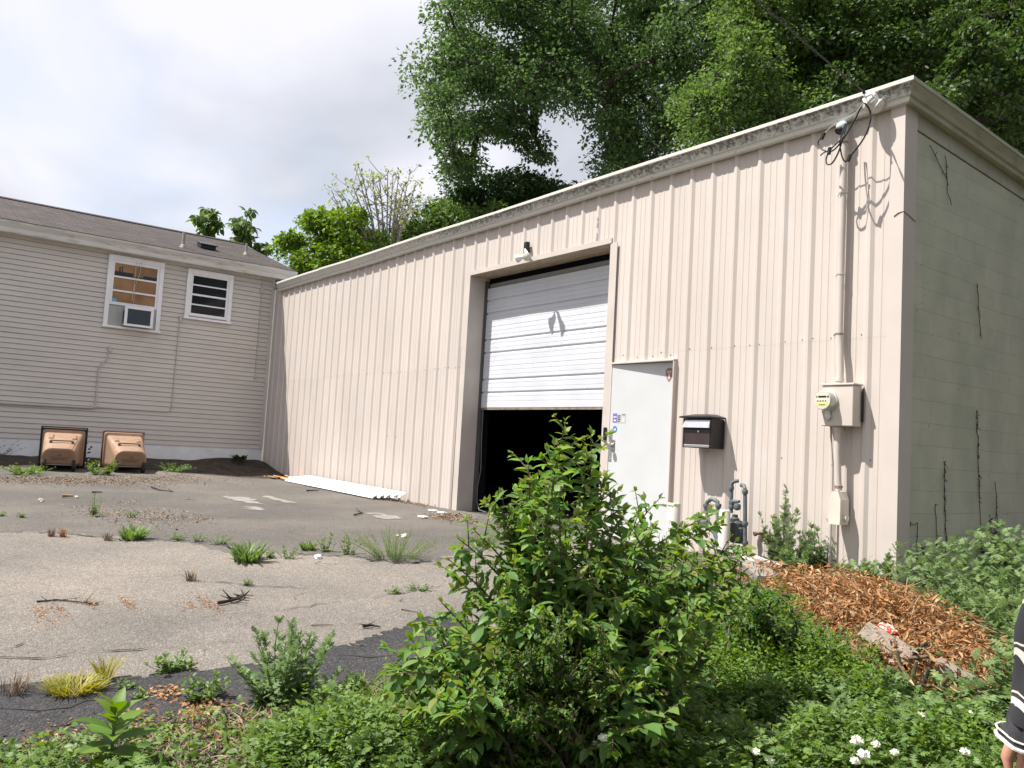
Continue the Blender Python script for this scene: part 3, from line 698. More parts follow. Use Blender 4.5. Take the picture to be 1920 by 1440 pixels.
mb.build('front_wall', [M_metal, M_screw], bld)

# trims round the overhead opening
mb = MB()
mb.box(OPX0 - 0.13, OPX0, -0.012, 0.0, 0.15, OPZ + 0.05)             # face of the jamb
mb.box(OPX0 - 0.012, OPX0, 0.0, 0.36, 0.15, OPZ + 0.01)              # reveal
mb.box(OPX1, OPX1 + 0.12, -0.010, 0.0, 0.15, OPZ)
mb.box(OPX1, OPX1 + 0.012, 0.0, 0.36, 0.15, OPZ)
mb.box(OPX0 + 0.002, OPX1 + 0.02, -0.016, 0.0, OPZ + 0.004, OPZ + 0.07)
mb.build('opening_trim', M_trim, bld)
MB().box(OPX0, OPX1, 0.002, 0.36, OPZ + 0.006, OPZ + 0.03).build('opening_soffit', M_soffit, bld)
mb = MB()                                                             # dark strip painted for the shade in the gap behind the loose trim
mb.add([(OPX0 - 0.155, -0.013, 0.2), (OPX0 - 0.132, -0.013, 0.2), (OPX0 - 0.131, -0.013, 2.75), (OPX0 - 0.137, -0.013, 2.75)], [(0, 1, 2, 3)])
mb.add([(OPX0 - 0.155, 0.03, 0.2), (OPX0 - 0.132, 0.03, 0.2), (OPX0 - 0.131, 0.03, 2.75), (OPX0 - 0.137, 0.03, 2.75)], [(3, 2, 1, 0)])
mb.build('trim_gap', mat('dark_gap_shade', (0.045, 0.055, 0.05), var=0.2), bld)

# overhead door, stopped half way
DY = 0.31
mb = MB(); dz0, dz1 = 1.835, 3.685
bands = []
secs = [(3.685, 3.075), (3.075, 2.465), (2.465, 1.835)]
prof = []
for (a, b_) in secs:
    h = a - b_
    prof += [(a - 0.002, 0.004), (a - 0.006, 0.0)]
    for g_ in (0.195, 0.395):
        prof += [(a - g_ + 0.016, 0.0), (a - g_ + 0.006, 0.018), (a - g_ - 0.010, 0.018), (a - g_ - 0.022, 0.0)]
    for g_ in (0.065, 0.13, 0.26, 0.33, 0.46, 0.53):
        prof += [(a - g_ + 0.004, 0.0), (a - g_, 0.004), (a - g_ - 0.004, 0.0)]
    prof += [(b_ + 0.006, 0.0), (b_ + 0.002, 0.004)]
prof.sort(key=lambda p: -p[0])
dxs = np.linspace(OPX0 + 0.03, OPX1 - 0.01, 24)
vs, fs = [], []
for (z, dep) in prof:
    for x in dxs: vs.append((x, DY + dep + 0.003 * math.sin(x * 3.1 + z * 5) * math.sin(z * 2.3 + x), z))
n = len(dxs)
for j in range(len(prof) - 1):
    for i in range(n - 1): fs.append((j * n + i, (j + 1) * n + i, (j + 1) * n + i + 1, j * n + i + 1))
mb.add(vs, fs)
mb.box(OPX0 + 0.03, OPX1 - 0.01, DY + 0.03, DY + 0.05, dz0, dz1)
od = mb.build('overhead_door', M_doorw, bld)
MB().box(OPX0 + 0.03, OPX1 - 0.01, DY + 0.003, DY + 0.03, dz0 - 0.028, dz0 - 0.001).build('bottom_seal', mat('dirty_door_seal', (0.22, 0.18, 0.14), var=0.3, scale=12), od)
mb = MB()
mb.box(OPX0 + 0.004, OPX0 + 0.028, 0.30, 0.34, 0.27, 3.80)
mb.box(OPX0 + 0.002, OPX0 + 0.012, 0.27, 0.30, 0.27, 3.80)
mb.build('door_track', mat('grey_track', (0.16, 0.16, 0.16), metal=0.6, rough=0.5), bld)
MB().box(OPX0 + 0.03, OPX1, 0.35, 0.38, 3.70, 3.76).build('door_header_bar', mat('grey_header_bar', (0.25, 0.25, 0.24), rough=0.5), bld)
MB().tube([(OPX0 + 0.06, 0.33, 1.80), (OPX0 + 0.05, 0.34, 1.3), (OPX0 + 0.065, 0.35, 0.9), (OPX0 + 0.03, 0.33, 0.62), (OPX0 + 0.08, 0.3, 0.42), (OPX0 + 0.2, 0.26, 0.30), (OPX0 + 0.42, 0.24, 0.285)], 0.006, 5).build('pull_rope', mat('grey_rope', (0.2, 0.18, 0.16)), od)

# dark interior, roof, far walls
DEP = 8.0
def roof_z(y): return 4.665 - 0.06 * y
mb = MB()
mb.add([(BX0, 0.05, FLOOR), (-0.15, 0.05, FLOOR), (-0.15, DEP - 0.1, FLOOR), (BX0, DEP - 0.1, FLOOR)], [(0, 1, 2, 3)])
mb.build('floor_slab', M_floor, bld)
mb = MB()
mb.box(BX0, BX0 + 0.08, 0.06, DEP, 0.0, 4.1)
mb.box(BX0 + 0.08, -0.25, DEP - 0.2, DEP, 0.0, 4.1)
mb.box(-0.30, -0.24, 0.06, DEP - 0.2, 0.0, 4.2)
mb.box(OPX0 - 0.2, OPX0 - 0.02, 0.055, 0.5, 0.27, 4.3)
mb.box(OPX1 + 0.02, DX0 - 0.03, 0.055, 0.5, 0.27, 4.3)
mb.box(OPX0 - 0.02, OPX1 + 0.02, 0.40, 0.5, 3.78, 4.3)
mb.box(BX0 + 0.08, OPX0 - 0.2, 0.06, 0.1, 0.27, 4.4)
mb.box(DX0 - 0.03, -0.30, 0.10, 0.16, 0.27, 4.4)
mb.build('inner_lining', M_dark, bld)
mb = MB()
mb.add([(BX0, -0.02, roof_z(0) - .06), (0.0, -0.02, roof_z(0) - .06), (0.0, DEP + 0.1, roof_z(DEP) - .06), (BX0, DEP + 0.1, roof_z(DEP) - .06),
        (BX0, -0.02, roof_z(0)), (0.0, -0.02, roof_z(0)), (0.0, DEP + 0.1, roof_z(DEP)), (BX0, DEP + 0.1, roof_z(DEP))],
       [(0, 3, 2, 1), (4, 5, 6, 7), (0, 1, 5, 4), (1, 2, 6, 5), (2, 3, 7, 6), (3, 0, 4, 7)])
mb.build('roof', mat('grey_roof_sheet', (0.35, 0.35, 0.34), rough=0.5), bld)

# side wall of painted blocks with board band under the roof edge
def flash_z(y): return 4.335 - 0.056 * y
mb = MB()
mb.add([(-0.022, 0.19, 0.0), (-0.022, DEP, 0.0), (-0.022, DEP, flash_z(DEP)), (-0.022, 0.19, flash_z(0.19)),
        (-0.2, 0.19, 0.0), (-0.2, DEP, 0.0), (-0.2, DEP, flash_z(DEP)), (-0.2, 0.19, flash_z(0.19))],
       [(0, 1, 2, 3), (5, 4, 7, 6), (3, 2, 6, 7), (1, 5, 6, 2)])
mb.build('block_wall', M_block, bld)
mb = MB()
mb.add([(-0.012, 0.19, flash_z(0.19) + .012), (-0.012, DEP, flash_z(DEP) + .012), (-0.012, DEP, roof_z(DEP) - .07), (-0.012, 0.19, roof_z(0.19) - .07),
        (-0.10, 0.19, flash_z(0.19) + .012), (-0.10, DEP, flash_z(DEP) + .012), (-0.10, DEP, roof_z(DEP) - .07), (-0.10, 0.19, roof_z(0.19) - .07)],
       [(0, 1, 2, 3), (4, 0, 3, 7), (5, 4, 7, 6), (4, 5, 1, 0)])
mb.build('fascia_board', mat('painted_fascia_board', (0.43, 0.415, 0.36), var=0.1, scale=3, c2=(0.3, 0.29, 0.25), mixpos=(0.5, 0.8)), bld)
# folded metal corner
mb = MB()
mb.box(-0.128, 0.0, -0.010, 0.0, 0.12, 4.53)
mb.box(-0.006, 0.0, 0.0, 0.205, 0.12, 4.50)
mb.box(-0.134, -0.128, -0.010, 0.03, 0.12, 4.53)
mb.build('corner_trim', mat('beige_corner_paint', (0.52, 0.465, 0.43), rough=0.5, var=0.05, scale=2, c2=(0.50, 0.48, 0.46), mixpos=(0.6, 0.8)), bld)
mb = MB(); mb.tube([(-0.086, -0.0125, 3.495), (-0.045, -0.013, 3.52), (0.0015, -0.0115, 3.527), (0.003, 0.10, 3.50), (0.003, 0.195, 3.475)], 0.005, 5)
mb.build('corner_seam', mat('dark_seam_metal', (0.28, 0.25, 0.23)), bld)  # seam line in a darker tone than the corner paint

# gutter along the front, mitred onto the roof edge over the block wall
GP = [(0.0, 4.492), (0.052, 4.492), (0.058, 4.500), (0.060, 4.538), (0.078, 4.548), (0.092, 4.585), (0.116, 4.632), (0.122, 4.642), (0.130, 4.645), (0.130, 4.678), (0.122, 4.684), (0.03, 4.684), (0.0, 4.68)]
mb = MB(); vs, fs = [], []
gxs = [-14.52, -14.0, -13.0, -12.2, -12.19, -11, -10, -9, -8.2, -8.19, -7, -6, -5, -4, -3, -2, -1]
rings = []
for x in gxs:
    dz = 0.006 * math.sin(x * 1.3) + (0.006 if x in (-12.19, -8.19) else 0)
    rings.append([(x, -g_ - (0.004 if x > -12.2 else 0), z + dz) for g_, z in GP])
rings.append([(g_, -g_, z) for g_, z in GP])
for r_ in rings: vs += r_
n = len(GP)
for j in range(len(rings) - 1):
    for i in range(n - 1): fs.append((j * n + i, j * n + i + 1, (j + 1) * n + i + 1, (j + 1) * n + i))
fs.append(tuple(range(n)))
mb.add(vs, fs); mb.build('gutter', M_gutter, bld)
mb = MB(); vs, fs = [], []
for y in (0.0, 1, 2, 3, 4, 5, 6, 7, DEP + 0.1):
    vs += [(g_, y if y > 0 else -g_, z - 0.06 * (y if y > 0 else -g_ * 0)) for g_, z in GP]
for j in range(8):
    for i in range(n - 1): fs.append((j * n + i, j * n + i + 1, (j + 1) * n + i + 1, (j + 1) * n + i))
fs.append(tuple(8 * n + i for i in range(n)))
mb.add(vs, fs); mb.build('roof_edge', mat('grey_green_roof_edge', (0.40, 0.39, 0.31), rough=0.6, var=0.1, scale=4, c2=(0.24, 0.235, 0.17), mixpos=(0.5, 0.75), stretch=(1, 0.4, 1)), bld)

# walk-in door, its hinge side sunk into the frame
fr = MB()
fr.bbox(DX0 - 0.015, DX1 + 0.016, -0.033, 0.0, DZ + 0.002, DZ + 0.024, 0.003)
fr.bbox(DX1, DX1 + 0.016, -0.030, 0.10, 0.22, DZ, 0.003)
fr.bbox(DX0 - 0.028, DX0 - 0.006, -0.012, 0.05, 0.22, DZ, 0.004)
fr.box(DX0 - 0.02, DX1 + 0.02, 0.0, 0.12, DZ + 0.004, DZ + 0.026)
fr.build('door_frame', mat('door_frame_paint', (0.54, 0.48, 0.44), rough=0.5, var=0.05), bld)
ang = math.atan2(0.075, DX1 - DX0)
DM = Matrix.Translation((DX0, -0.012, 0)) @ Matrix.Rotation(ang, 4, 'Z')
dw = (DX1 - DX0) / math.cos(ang) - 0.006
door = MB().bbox(0, dw, 0, 0.042, 0.25, DZ - 0.002, 0.004, M=DM).build('walk_in_door', M_white, bld)
def dbox(x0, x1, z0, z1, d0, d1, mi=0, mb_=None): return (mb_ or MB()).bbox(x0, x1, -d1, -d0, z0, z1, 0.002, mi, DM)
hp = MB(); dbox(0.004, 0.052, 1.16, 1.53, 0, 0.004, 0, hp)
for zz in (1.185, 1.215, 1.475, 1.505): hp.lathe([(0.008, 0), (0.007, 0.005)], DM @ Vector((0.028, -0.004, zz)), DM.to_3x3() @ Vector((0, -1, 0)), 8)
hp.build('lock_plate', M_brush, door)
kn = MB(); dbox(0.035, 0.095, 1.29, 1.42, 0.004, 0.012, 0, kn)
kn.lathe([(0.028, 0), (0.026, 0.012), (0.013, 0.016), (0.013, 0.035), (0.026, 0.045), (0.030, 0.06), (0.024, 0.072), (0.0, 0.075)], DM @ Vector((0.06, -0.01, 1.355)), DM.to_3x3() @ Vector((0, -1, 0)), 16)
kn.build('door_knob', M_chrome, door, smooth=True)
# stickers: brown shield, blue and grey label, blue disc
def flat_poly(mb_, pts, d, mi):
    vs = [DM @ Vector((x, -d, z)) for x, z in pts]; mb_.add(vs, [tuple(range(len(vs)))], mi)
sh = MB(); cx, cz = dw - 0.115, 2.185
shield = [(-.052, .045), (-.04, .062), (-.015, .072), (0, .074), (.015, .072), (.04, .062), (.052, .045), (.050, .0), (.036, -.045), (.012, -.08), (0, -.088), (-.012, -.08), (-.036, -.045), (-.050, .0)]
flat_poly(sh, [(cx + x, cz + z) for x, z in shield[::-1]], 0.0015, 0)
flat_poly(sh, [(cx + x, cz + z) for x, z in [(-.012, -.052), (.008, -.052), (.010, -.02), (.013, -.004), (.004, .004), (-.010, -.006)][::1]], 0.003, 1)
for k, wd in enumerate((.072, .05)):
    for q in range(5):
        x0_ = cx - wd / 2 + q * wd / 5
        flat_poly(sh, [(x0_, cz + .026 - k * .018), (x0_ + wd / 6.5, cz + .026 - k * .018), (x0_ + wd / 6.5, cz + .038 - k * .018), (x0_, cz + .038 - k * .018)], 0.003, 1)
sh.build('shield_sticker', [mat('brown_sticker', (0.27, 0.17, 0.13)), mat('pale_sticker_print', (0.62, 0.55, 0.5))], door)
lb = MB()
flat_poly(lb, [(.045, 1.625), (.115, 1.625), (.115, 1.735), (.045, 1.735)], 0.0015, 0)
flat_poly(lb, [(.115, 1.622), (.245, 1.622), (.245, 1.735), (.115, 1.735)], 0.0015, 1)
for k in range(4): flat_poly(lb, [(.122, 1.70 - k * .022), (.168 - .01 * (k % 2), 1.70 - k * .022), (.168 - .01 * (k % 2), 1.714 - k * .022), (.122, 1.714 - k * .022)], 0.003, 2)
flat_poly(lb, [(.19, 1.715), (.235, 1.715), (.235, 1.726), (.19, 1.726)], 0.003, 2); flat_poly(lb, [(.195, 1.635), (.232, 1.635), (.232, 1.68), (.195, 1.68)], 0.003, 3)
flat_poly(lb, [(.055, 1.685), (.105, 1.685), (.105, 1.70), (.055, 1.70)], 0.003, 3); flat_poly(lb, [(.06, 1.64), (.1, 1.64), (.095, 1.662), (.065, 1.662)], 0.003, 3)
lb.build('label_sticker', [mat('violet_label', (0.16, 0.15, 0.42)), mat('grey_label', (0.45, 0.45, 0.44)), mat('dark_print', (0.12, 0.12, 0.13)), mat('pale_print', (0.6, 0.6, 0.62))], door)
ds = MB(); cx, cz = 0.085, 1.545
flat_poly(ds, [(cx + .036 * math.cos(a), cz + .040 * math.sin(a)) for a in np.linspace(0, 2 * math.pi, 25)[:-1]], 0.0015, 0)
flat_poly(ds, [(cx - .018, cz - .014), (cx + .016, cz - .016), (cx + .018, cz + .008), (cx + .004, cz + .018), (cx - .016, cz + .004)], 0.003, 1)
ds.build('round_sticker', [mat('blue_sticker', (0.06, 0.17, 0.5)), mat('pale_blue_print', (0.55, 0.62, 0.75))], door)
MB().bbox(DX0 - 0.095, DX0 - 0.045, -0.03, -0.008, 1.41, 1.565, 0.005).build('keypad', M_black, bld)

# marks of old paint over the opening
M_mark = mat('grey_paint_mark', (0.36, 0.37, 0.40), var=0.3, scale=30)
for (z0, z1, m_) in ((4.19, 4.23, 0), (4.10, 4.17, 0), (3.93, 4.02, 0)):
    MB().add([(-3.995, -0.005, z0), (-3.970, -0.005, z0), (-3.972, -0.005, z1), (-3.993, -0.005, z1)], [(0, 1, 2, 3)], 0).build('paint_mark', M_mark, bld)

# ================================================================== the house
HX = -14.905
house = thing('clapboard_house', 'taupe vinyl sided house with brown shingle roof beside the ribbed metal building', 'house', (-18.5, -5, 0.3))
HY0, HY1 = -13.0, -0.012
mb = MB(); z = 0.895; CR_ = 0.1016
k = 0
while z < 4.84:
    z1 = min(z + CR_, 4.86)
    mb.add([(HX - 0.020, HY0, z), (HX - 0.020, HY1, z), (HX + 0.018, HY1, z + 0.001), (HX + 0.018, HY0, z + 0.001), (HX + 0.003, HY0, z1 - .008), (HX + 0.003, HY1, z1 - .008), (HX - 0.020, HY0, z1 - .008), (HX - 0.020, HY1, z1 - .008), (HX - 0.020, HY0, z1), (HX - 0.020, HY1, z1)],
           [(0, 3, 2, 1), (3, 4, 5, 2), (4, 6, 7, 5), (6, 8, 9, 7)])
    mb.add([(HX + 0.018, HY1, z + 0.001), (HX + 0.003, HY1, z1), (HX - 0.02, HY1, z1), (HX - 0.02, HY1, z)], [(0, 3, 2, 1)])
    z = z1
mb.box(HX - 7.2, HX - 0.03, HY0, HY1 - 0.004, 0.3, 4.86)
mb.add([(HX - 7.2, HY1 - .004, 4.86), (HX - .03, HY1 - .004, 4.86), (HX - 3.6, HY1 - .004, 6.1)], [(0, 1, 2)])
wall = mb.build('siding_wall', M_siding, house)
MB().box(HX + 0.002, HX + 0.028, -0.075, HY1 + 0.004, 0.885, 4.85).build('corner_post', M_siding, house)
MB().box(HX - 0.02, HX - 0.002, HY0, HY1 - 0.001, 0.0, 0.893).build('foundation', M_found, house)
# roof
EX, EZ, RX_, RZ = HX + 0.319, 5.035, HX - 3.6, 6.31
HR1 = 0.37
slope = (RZ - EZ) / (RX_ - EX)
def hroof_z(x): return EZ + slope * (x - EX)
mb = MB()
mb.add([(EX, HY0 - .3, EZ), (EX, HR1, EZ), (RX_, HR1, RZ), (RX_, HY0 - .3, RZ), (2 * RX_ - EX, HR1, EZ), (2 * RX_ - EX, HY0 - .3, EZ),
        (EX, HY0 - .3, EZ - .009), (EX, HR1, EZ - .009), (RX_, HR1, RZ - .05), (2 * RX_ - EX, HR1, EZ - .03)],
       [(0, 1, 2, 3), (3, 2, 4, 5), (6, 7, 1, 0), (7, 8, 2, 1), (8, 9, 4, 2)])
hroof = mb.build('roof', M_shingle, house)
mb = MB()
mb.add([(RX_ + .13, HY0 - .3, RZ - .022), (RX_ + .13, HR1 + .01, RZ - .022), (RX_, HR1 + .01, RZ + .035), (RX_, HY0 - .3, RZ + .035), (RX_ - .13, HR1 + .01, RZ - .022), (RX_ - .13, HY0 - .3, RZ - .022)],
       [(0, 1, 2, 3), (3, 2, 4, 5)])
mb.build('ridge_cap', mat('dark_ridge_shingle', (0.035, 0.03, 0.035), rough=0.95, var=0.3), hroof)
# gutter of the house
HG = [(0.20, 4.805), (0.255, 4.805), (0.262, 4.83), (0.262, 4.90), (0.285, 4.94), (0.318, 4.985), (0.322, 5.02), (0.312, 5.025), (0.20, 5.015)]
mb = MB(); vs, fs = [], []
for y in (HY0 - .3, HR1 + 0.02): vs += [(HX + g_, y, z) for g_, z in HG]
n = len(HG)
for i in range(n - 1): fs.append((i, i + 1, n + i + 1, n + i))
fs += [tuple(range(n))[::-1], tuple(range(n, 2 * n))]
mb.add(vs, fs); mb.build('gutter', M_housegut, house)
mb = MB(); mb.box(HX - 0.01, HX + 0.20, HY0 - .3, HR1, 4.812, 4.828); mb.box(HX - 3.0, HX + 0.2, HR1 - 0.03, HR1, 4.83, 5.0)
mb.build('eave_soffit', M_housegut, house)

def house_window(y0, y1, z0, z1, panes, label):
    """panes: list of (z_low, z_high, material) between the sash rails; sill under"""
    T = 0.085
    fm = MB()
    fm.bbox(HX + .004, HX + .062, y0, y1, z1 - 0.10, z1, 0.004)
    fm.bbox(HX + .004, HX + .060, y0, y0 + T, z0 + 0.05, z1 - 0.10, 0.004)
    fm.bbox(HX + .004, HX + .060, y1 - T, y1, z0 + 0.05, z1 - 0.10, 0.004)
    w = fm.build('window', M_whiteTrim, house)
    w['label'] = label
    MB().bbox(HX + .004, HX + .085, y0 - 0.02, y1 + 0.02, z0, z0 + 0.048, 0.006).build('sill', M_whiteTrim, w)
    sm = MB()
    ya, yb = y0 + T, y1 - T
    lo, hi = panes[0][0], panes[-1][1]
    sm.box(HX + .020, HX + .040, ya, ya + 0.045, lo - .06, z1 - .10); sm.box(HX + .020, HX + .040, yb - 0.045, yb, lo - .06, z1 - .10)
    for i, (a, b_, m_, _t) in enumerate(panes):
        if i: sm.box(HX + .020, HX + (.046 if panes[i][3] else .036), ya + .045, yb - .045, panes[i - 1][1], a)
    sm.box(HX + .020, HX + .044, ya + .045, yb - .045, lo - .06, lo)
    sm.box(HX + .020, HX + .040, ya + .045, yb - .045, hi, z1 - .10)
    sm.build('sash', M_whiteTrim, w)
    for (a, b_, m_, _) in [(p[0], p[1], p[2], 0) for p in panes]:
        MB().box(HX + .019, HX + .026, ya + .04, yb - .04, a - .004, b_ + .004).build('pane', m_, w)
    return w

def glass_mat(name, c, c2=None):
    m = mat(name, c, rough=0.08, var=0.25, scale=3.0, c2=c2, mixpos=(0.5, 0.56), spec=0.5); return m
G_dark = glass_mat('dark_window_glass', (0.016, 0.018, 0.022))
G_tan = glass_mat('glass_over_cardboard', (0.26, 0.15, 0.075)); G_tan.node_tree.nodes['Principled BSDF'].inputs['Roughness'].default_value = 0.2
class _P(tuple): pass
w1 = house_window(-3.557, -2.46, 3.245, 4.757,
                  [(3.79, 4.01, G_tan, 0), (4.045, 4.30, G_tan, 1), (4.335, 4.60, G_tan, 0)], 'tall window with tan cardboard behind its panes above a lodged cooling unit')
w2 = house_window(-1.974, -.98, 3.635, 4.74,
                  [(3.775, 3.955, G_dark, 0), (3.985, 4.165, G_dark, 0), (4.205, 4.385, G_dark, 1), (4.415, 4.60, G_dark, 0)], 'smaller window with four dark panes')
# clutter seen behind the upper pane, cords of the blind
mb = MB()
yb0 = -3.43
mb.box(HX + .0265, HX + .0275, -3.42, -3.06, 4.337, 4.43); mb.box(HX + .0265, HX + .0275, -2.86, -2.59, 4.337, 4.41)
mb.box(HX + .0265, HX + .0275, -3.34, -3.31, 4.43, 4.53); mb.box(HX + .0265, HX + .0275, -3.29, -3.265, 4.43, 4.55); mb.box(HX + .0265, HX + .0275, -3.06, -2.86, 4.337, 4.365)
mb.build('shelf_clutter', M_vent, w1)
mb = MB()
mb.tube([(HX + .070, -3.03, 4.70), (HX + .066, -3.03, 4.45), (HX + .06, -3.035, 4.20), (HX + .055, -3.05, 3.86)], 0.004, 5)
mb.tube([(HX + .070, -2.93, 4.70), (HX + .066, -2.94, 4.45), (HX + .06, -3.0, 4.22), (HX + .058, -3.02, 4.16), (HX + .055, -3.01, 3.82)], 0.004, 5)
mb.build('blind_cord', mat('pale_cord', (0.62, 0.5, 0.46)), w1)
MB().box(HX + .0265, HX + .0285, -3.425, -3.335, 3.80, 3.855).build('window_sticker', mat('light_blue_sticker', (0.12, 0.42, 0.58)), w1)

# window air conditioner
ac = thing('air_conditioner', 'white window air conditioner lodged under the raised sash of the taller house window', 'air conditioner', (HX + .1, -2.95, 3.3))
MB().bbox(HX + .03, HX + .26, -3.20, -2.66, 3.305, 3.70, 0.012).build('housing', M_acgrey, ac)
mb = MB()
for (a, b_, c_, d_) in ((-3.21, -2.65, 3.655, 3.705), (-3.21, -2.65, 3.30, 3.345), (-3.21, -3.155, 3.345, 3.655), (-2.705, -2.65, 3.345, 3.655)):
    mb.bbox(HX + .255, HX + .285, a, b_, c_, d_, 0.005)
mb.build('front_frame', M_whiteTrim, ac)
mb = MB(); mb.box(HX + .258, HX + .262, -3.155, -2.705, 3.345, 3.655)
for k in range(15): mb.box(HX + .262, HX + .272, -3.155, -2.705, 3.352 + k * .0205, 3.359 + k * .0205)
mb.build('grille', M_acgrille, ac)
mb = MB()
for k in range(6): mb.box(HX + .10 + .02 * k, HX + .11 + .02 * k, -3.204, -3.198, 3.36, 3.62)
mb.build('side_louvre', M_black, ac)
M_acc = mat('accordion_panel', (0.36, 0.37, 0.35), var=0.1, scale=20, stretch=(1, 6, .2))
MB().box(HX + .03, HX + .045, -3.47, -3.205, 3.30, 3.71).build('side_panel', M_acc, ac)
MB().box(HX + .03, HX + .045, -2.655, -2.55, 3.30, 3.71).build('side_panel', M_acc, ac)

# conduits on the siding
def conduit(pts, r, boxes=()):
    c_ = MB(); c_.tube([(HX + 0.018 + r, y, z) for y, z in pts], r, 8)
    for (y, z, w_, h_) in boxes: c_.bbox(HX + 0.014, HX + 0.06, y - w_ / 2, y + w_ / 2, z - h_ / 2, z + h_ / 2, 0.005)
    c_.build('conduit', M_conduit, house)
conduit([(-3.385, 2.78), (-3.40, 2.62), (-3.44, 2.55), (-3.52, 2.46), (-3.555, 2.36), (-3.555, 1.62)], 0.012, [(-3.38, 2.80, .05, .11), (-3.57, 1.60, .11, .045)])
conduit([(-3.6, 1.575), (-5.0, 1.555), (-8.0, 1.54)], 0.024)
conduit([(-2.05, 3.57), (-2.06, 2.6), (-2.065, 1.72), (-2.085, 1.63), (-2.14, 1.60), (-2.8, 1.598), (-3.5, 1.59)], 0.011, [(-2.045, 3.62, .055, .12)])
conduit([(-0.315, 4.79), (-0.315, 2.55)], 0.011, [(-0.315, 4.50, .075, .12), (-0.312, 2.52, .045, .09)])

# vent pipes and box vent, pushed through the shingles
def on_roof(px, py):
    d = ray(px, py); nrm = np.array([-slope, 0, 1.0]); p0 = np.array([EX, 0, EZ]); return CAM + d * (((p0 - CAM) @ nrm) / (d @ nrm))
for (px, py, h_, r_) in ((343, 464, .33, .035), (461, 478, .28, .03)):
    q = on_roof(px, py); m_ = MB()
    m_.tube([q - np.array([0, 0, .05]), q + np.array([0, 0, h_])], r_, 10); m_.lathe([(.08, -.02), (.055, .04), (.036, .07)], q, (0, 0, 1), 12)
    m_.build('vent_pipe', mat('weathered_vent_pipe', (0.26, 0.25, 0.23), var=0.2, scale=10), hroof)
q = on_roof(387, 466); RM = Matrix.Translation(q) @ Matrix.Rotation(math.atan(-slope), 4, 'Y')
m_ = MB(); m_.bbox(-.20, .16, -.17, .17, 0.0, .10, .015, M=RM); m_.bbox(-.22, .20, -.19, .19, .10, .125, .01, M=RM); m_.build('box_vent', M_vent, hroof)

# grey roof of a farther building, just over the gutter
q = at(560, 500, 33)
far = thing('distant_roof', 'grey gabled shed roof showing between house roof and bright green tree', 'shed', (q[0], q[1], 0))
m_ = MB(); bx, by = q[0], q[1]
m_.box(bx - 4, bx + 2.0, by - .5, by + 3.0, 0, q[2] - .25); m_.build('shed_wall', M_farroof, far)
m_ = MB(); m_.add([(bx - 4.2, by - .8, q[2] - .3), (bx + 2.2, by - .8, q[2] - .3), (bx + 2.2, by + 1.25, q[2] + .5), (bx - 4.2, by + 1.25, q[2] + .5), (bx - 4.2, by + 3.3, q[2] - .3), (bx + 2.2, by + 3.3, q[2] - .3)], [(0, 1, 2, 3), (3, 2, 5, 4), (1, 5, 2)])
m_.build('shed_roof', M_farroof, far)

# ================================================================== trees
def in_poly(px, py, poly):
    p = np.array(poly, float); x, y = p[:, 0], p[:, 1]; x2, y2 = np.roll(x, -1), np.roll(y, -1)
    c = ((y > py) != (y2 > py)) & (px < (x2 - x) * (py - y) / (y2 - y + 1e-12) + x)
    return c.sum() % 2 == 1

def grow(trunk_nodes, targets, step, sag, r):
    """nearest-branch growth: every leaf clump is joined to the closest piece of wood"""
    pts = [np.array(p, float) for p in trunk_nodes]; par = [-1] + list(range(len(pts) - 1))
    order = np.argsort([min(np.linalg.norm(t - p) for p in pts) for t in targets]); tip = {}
    A = np.array(pts)
    for k in order:
        t = targets[k]; d = A - t; dist = np.sqrt((d ** 2).sum(1)) + np.clip(A[:, 2] - t[2], 0, None) * 0.5
        j = int(np.argmin(dist)); p0 = A[j]; L_ = np.linalg.norm(t - p0); n = max(1, int(L_ / step)); prev = j; new = []
        for i in range(1, n + 1):
            s = i / n; q = p0 + (t - p0) * s
            if i < n: q = q + r.normal(0, step * 0.13, 3) + np.array([0, 0, sag * L_ * math.sin(math.pi * s)])
            new.append(q); pts.append(q); par.append(prev); prev = len(pts) - 1
        A = np.concatenate([A, np.array(new)]); tip[k] = prev
    return pts, par

def wood(mb, pts, par, r0, rmin, power=0.42, ntrunk=0, sides=6):
    n = len(pts); cnt = np.ones(n)
    for i in range(n - 1, 0, -1):
        if par[i] >= 0: cnt[par[i]] += cnt[i]
    rad = np.maximum(rmin, r0 * (cnt / cnt[0]) ** power)
    kids = [[] for _ in range(n)]
    for i in range(n):
        if par[i] >= 0: kids[par[i]].append(i)
    starts = [(0, None)]
    while starts:
        i, frm = starts.pop(); chain = ([frm] if frm is not None else []) + [i]
        while kids[i]:
            ks = sorted(kids[i], key=lambda k: -cnt[k])
            for k in ks[1:]: starts.append((k, i))
            i = ks[0]; chain.append(i)
        if len(chain) > 1:
            rr = [rad[c] for c in chain]
            if frm is not None: rr[0] = rr[1]
            mb.tube([pts[c] for c in chain], rr, sides if rr[0] > 0.03 else 4, cap=False)

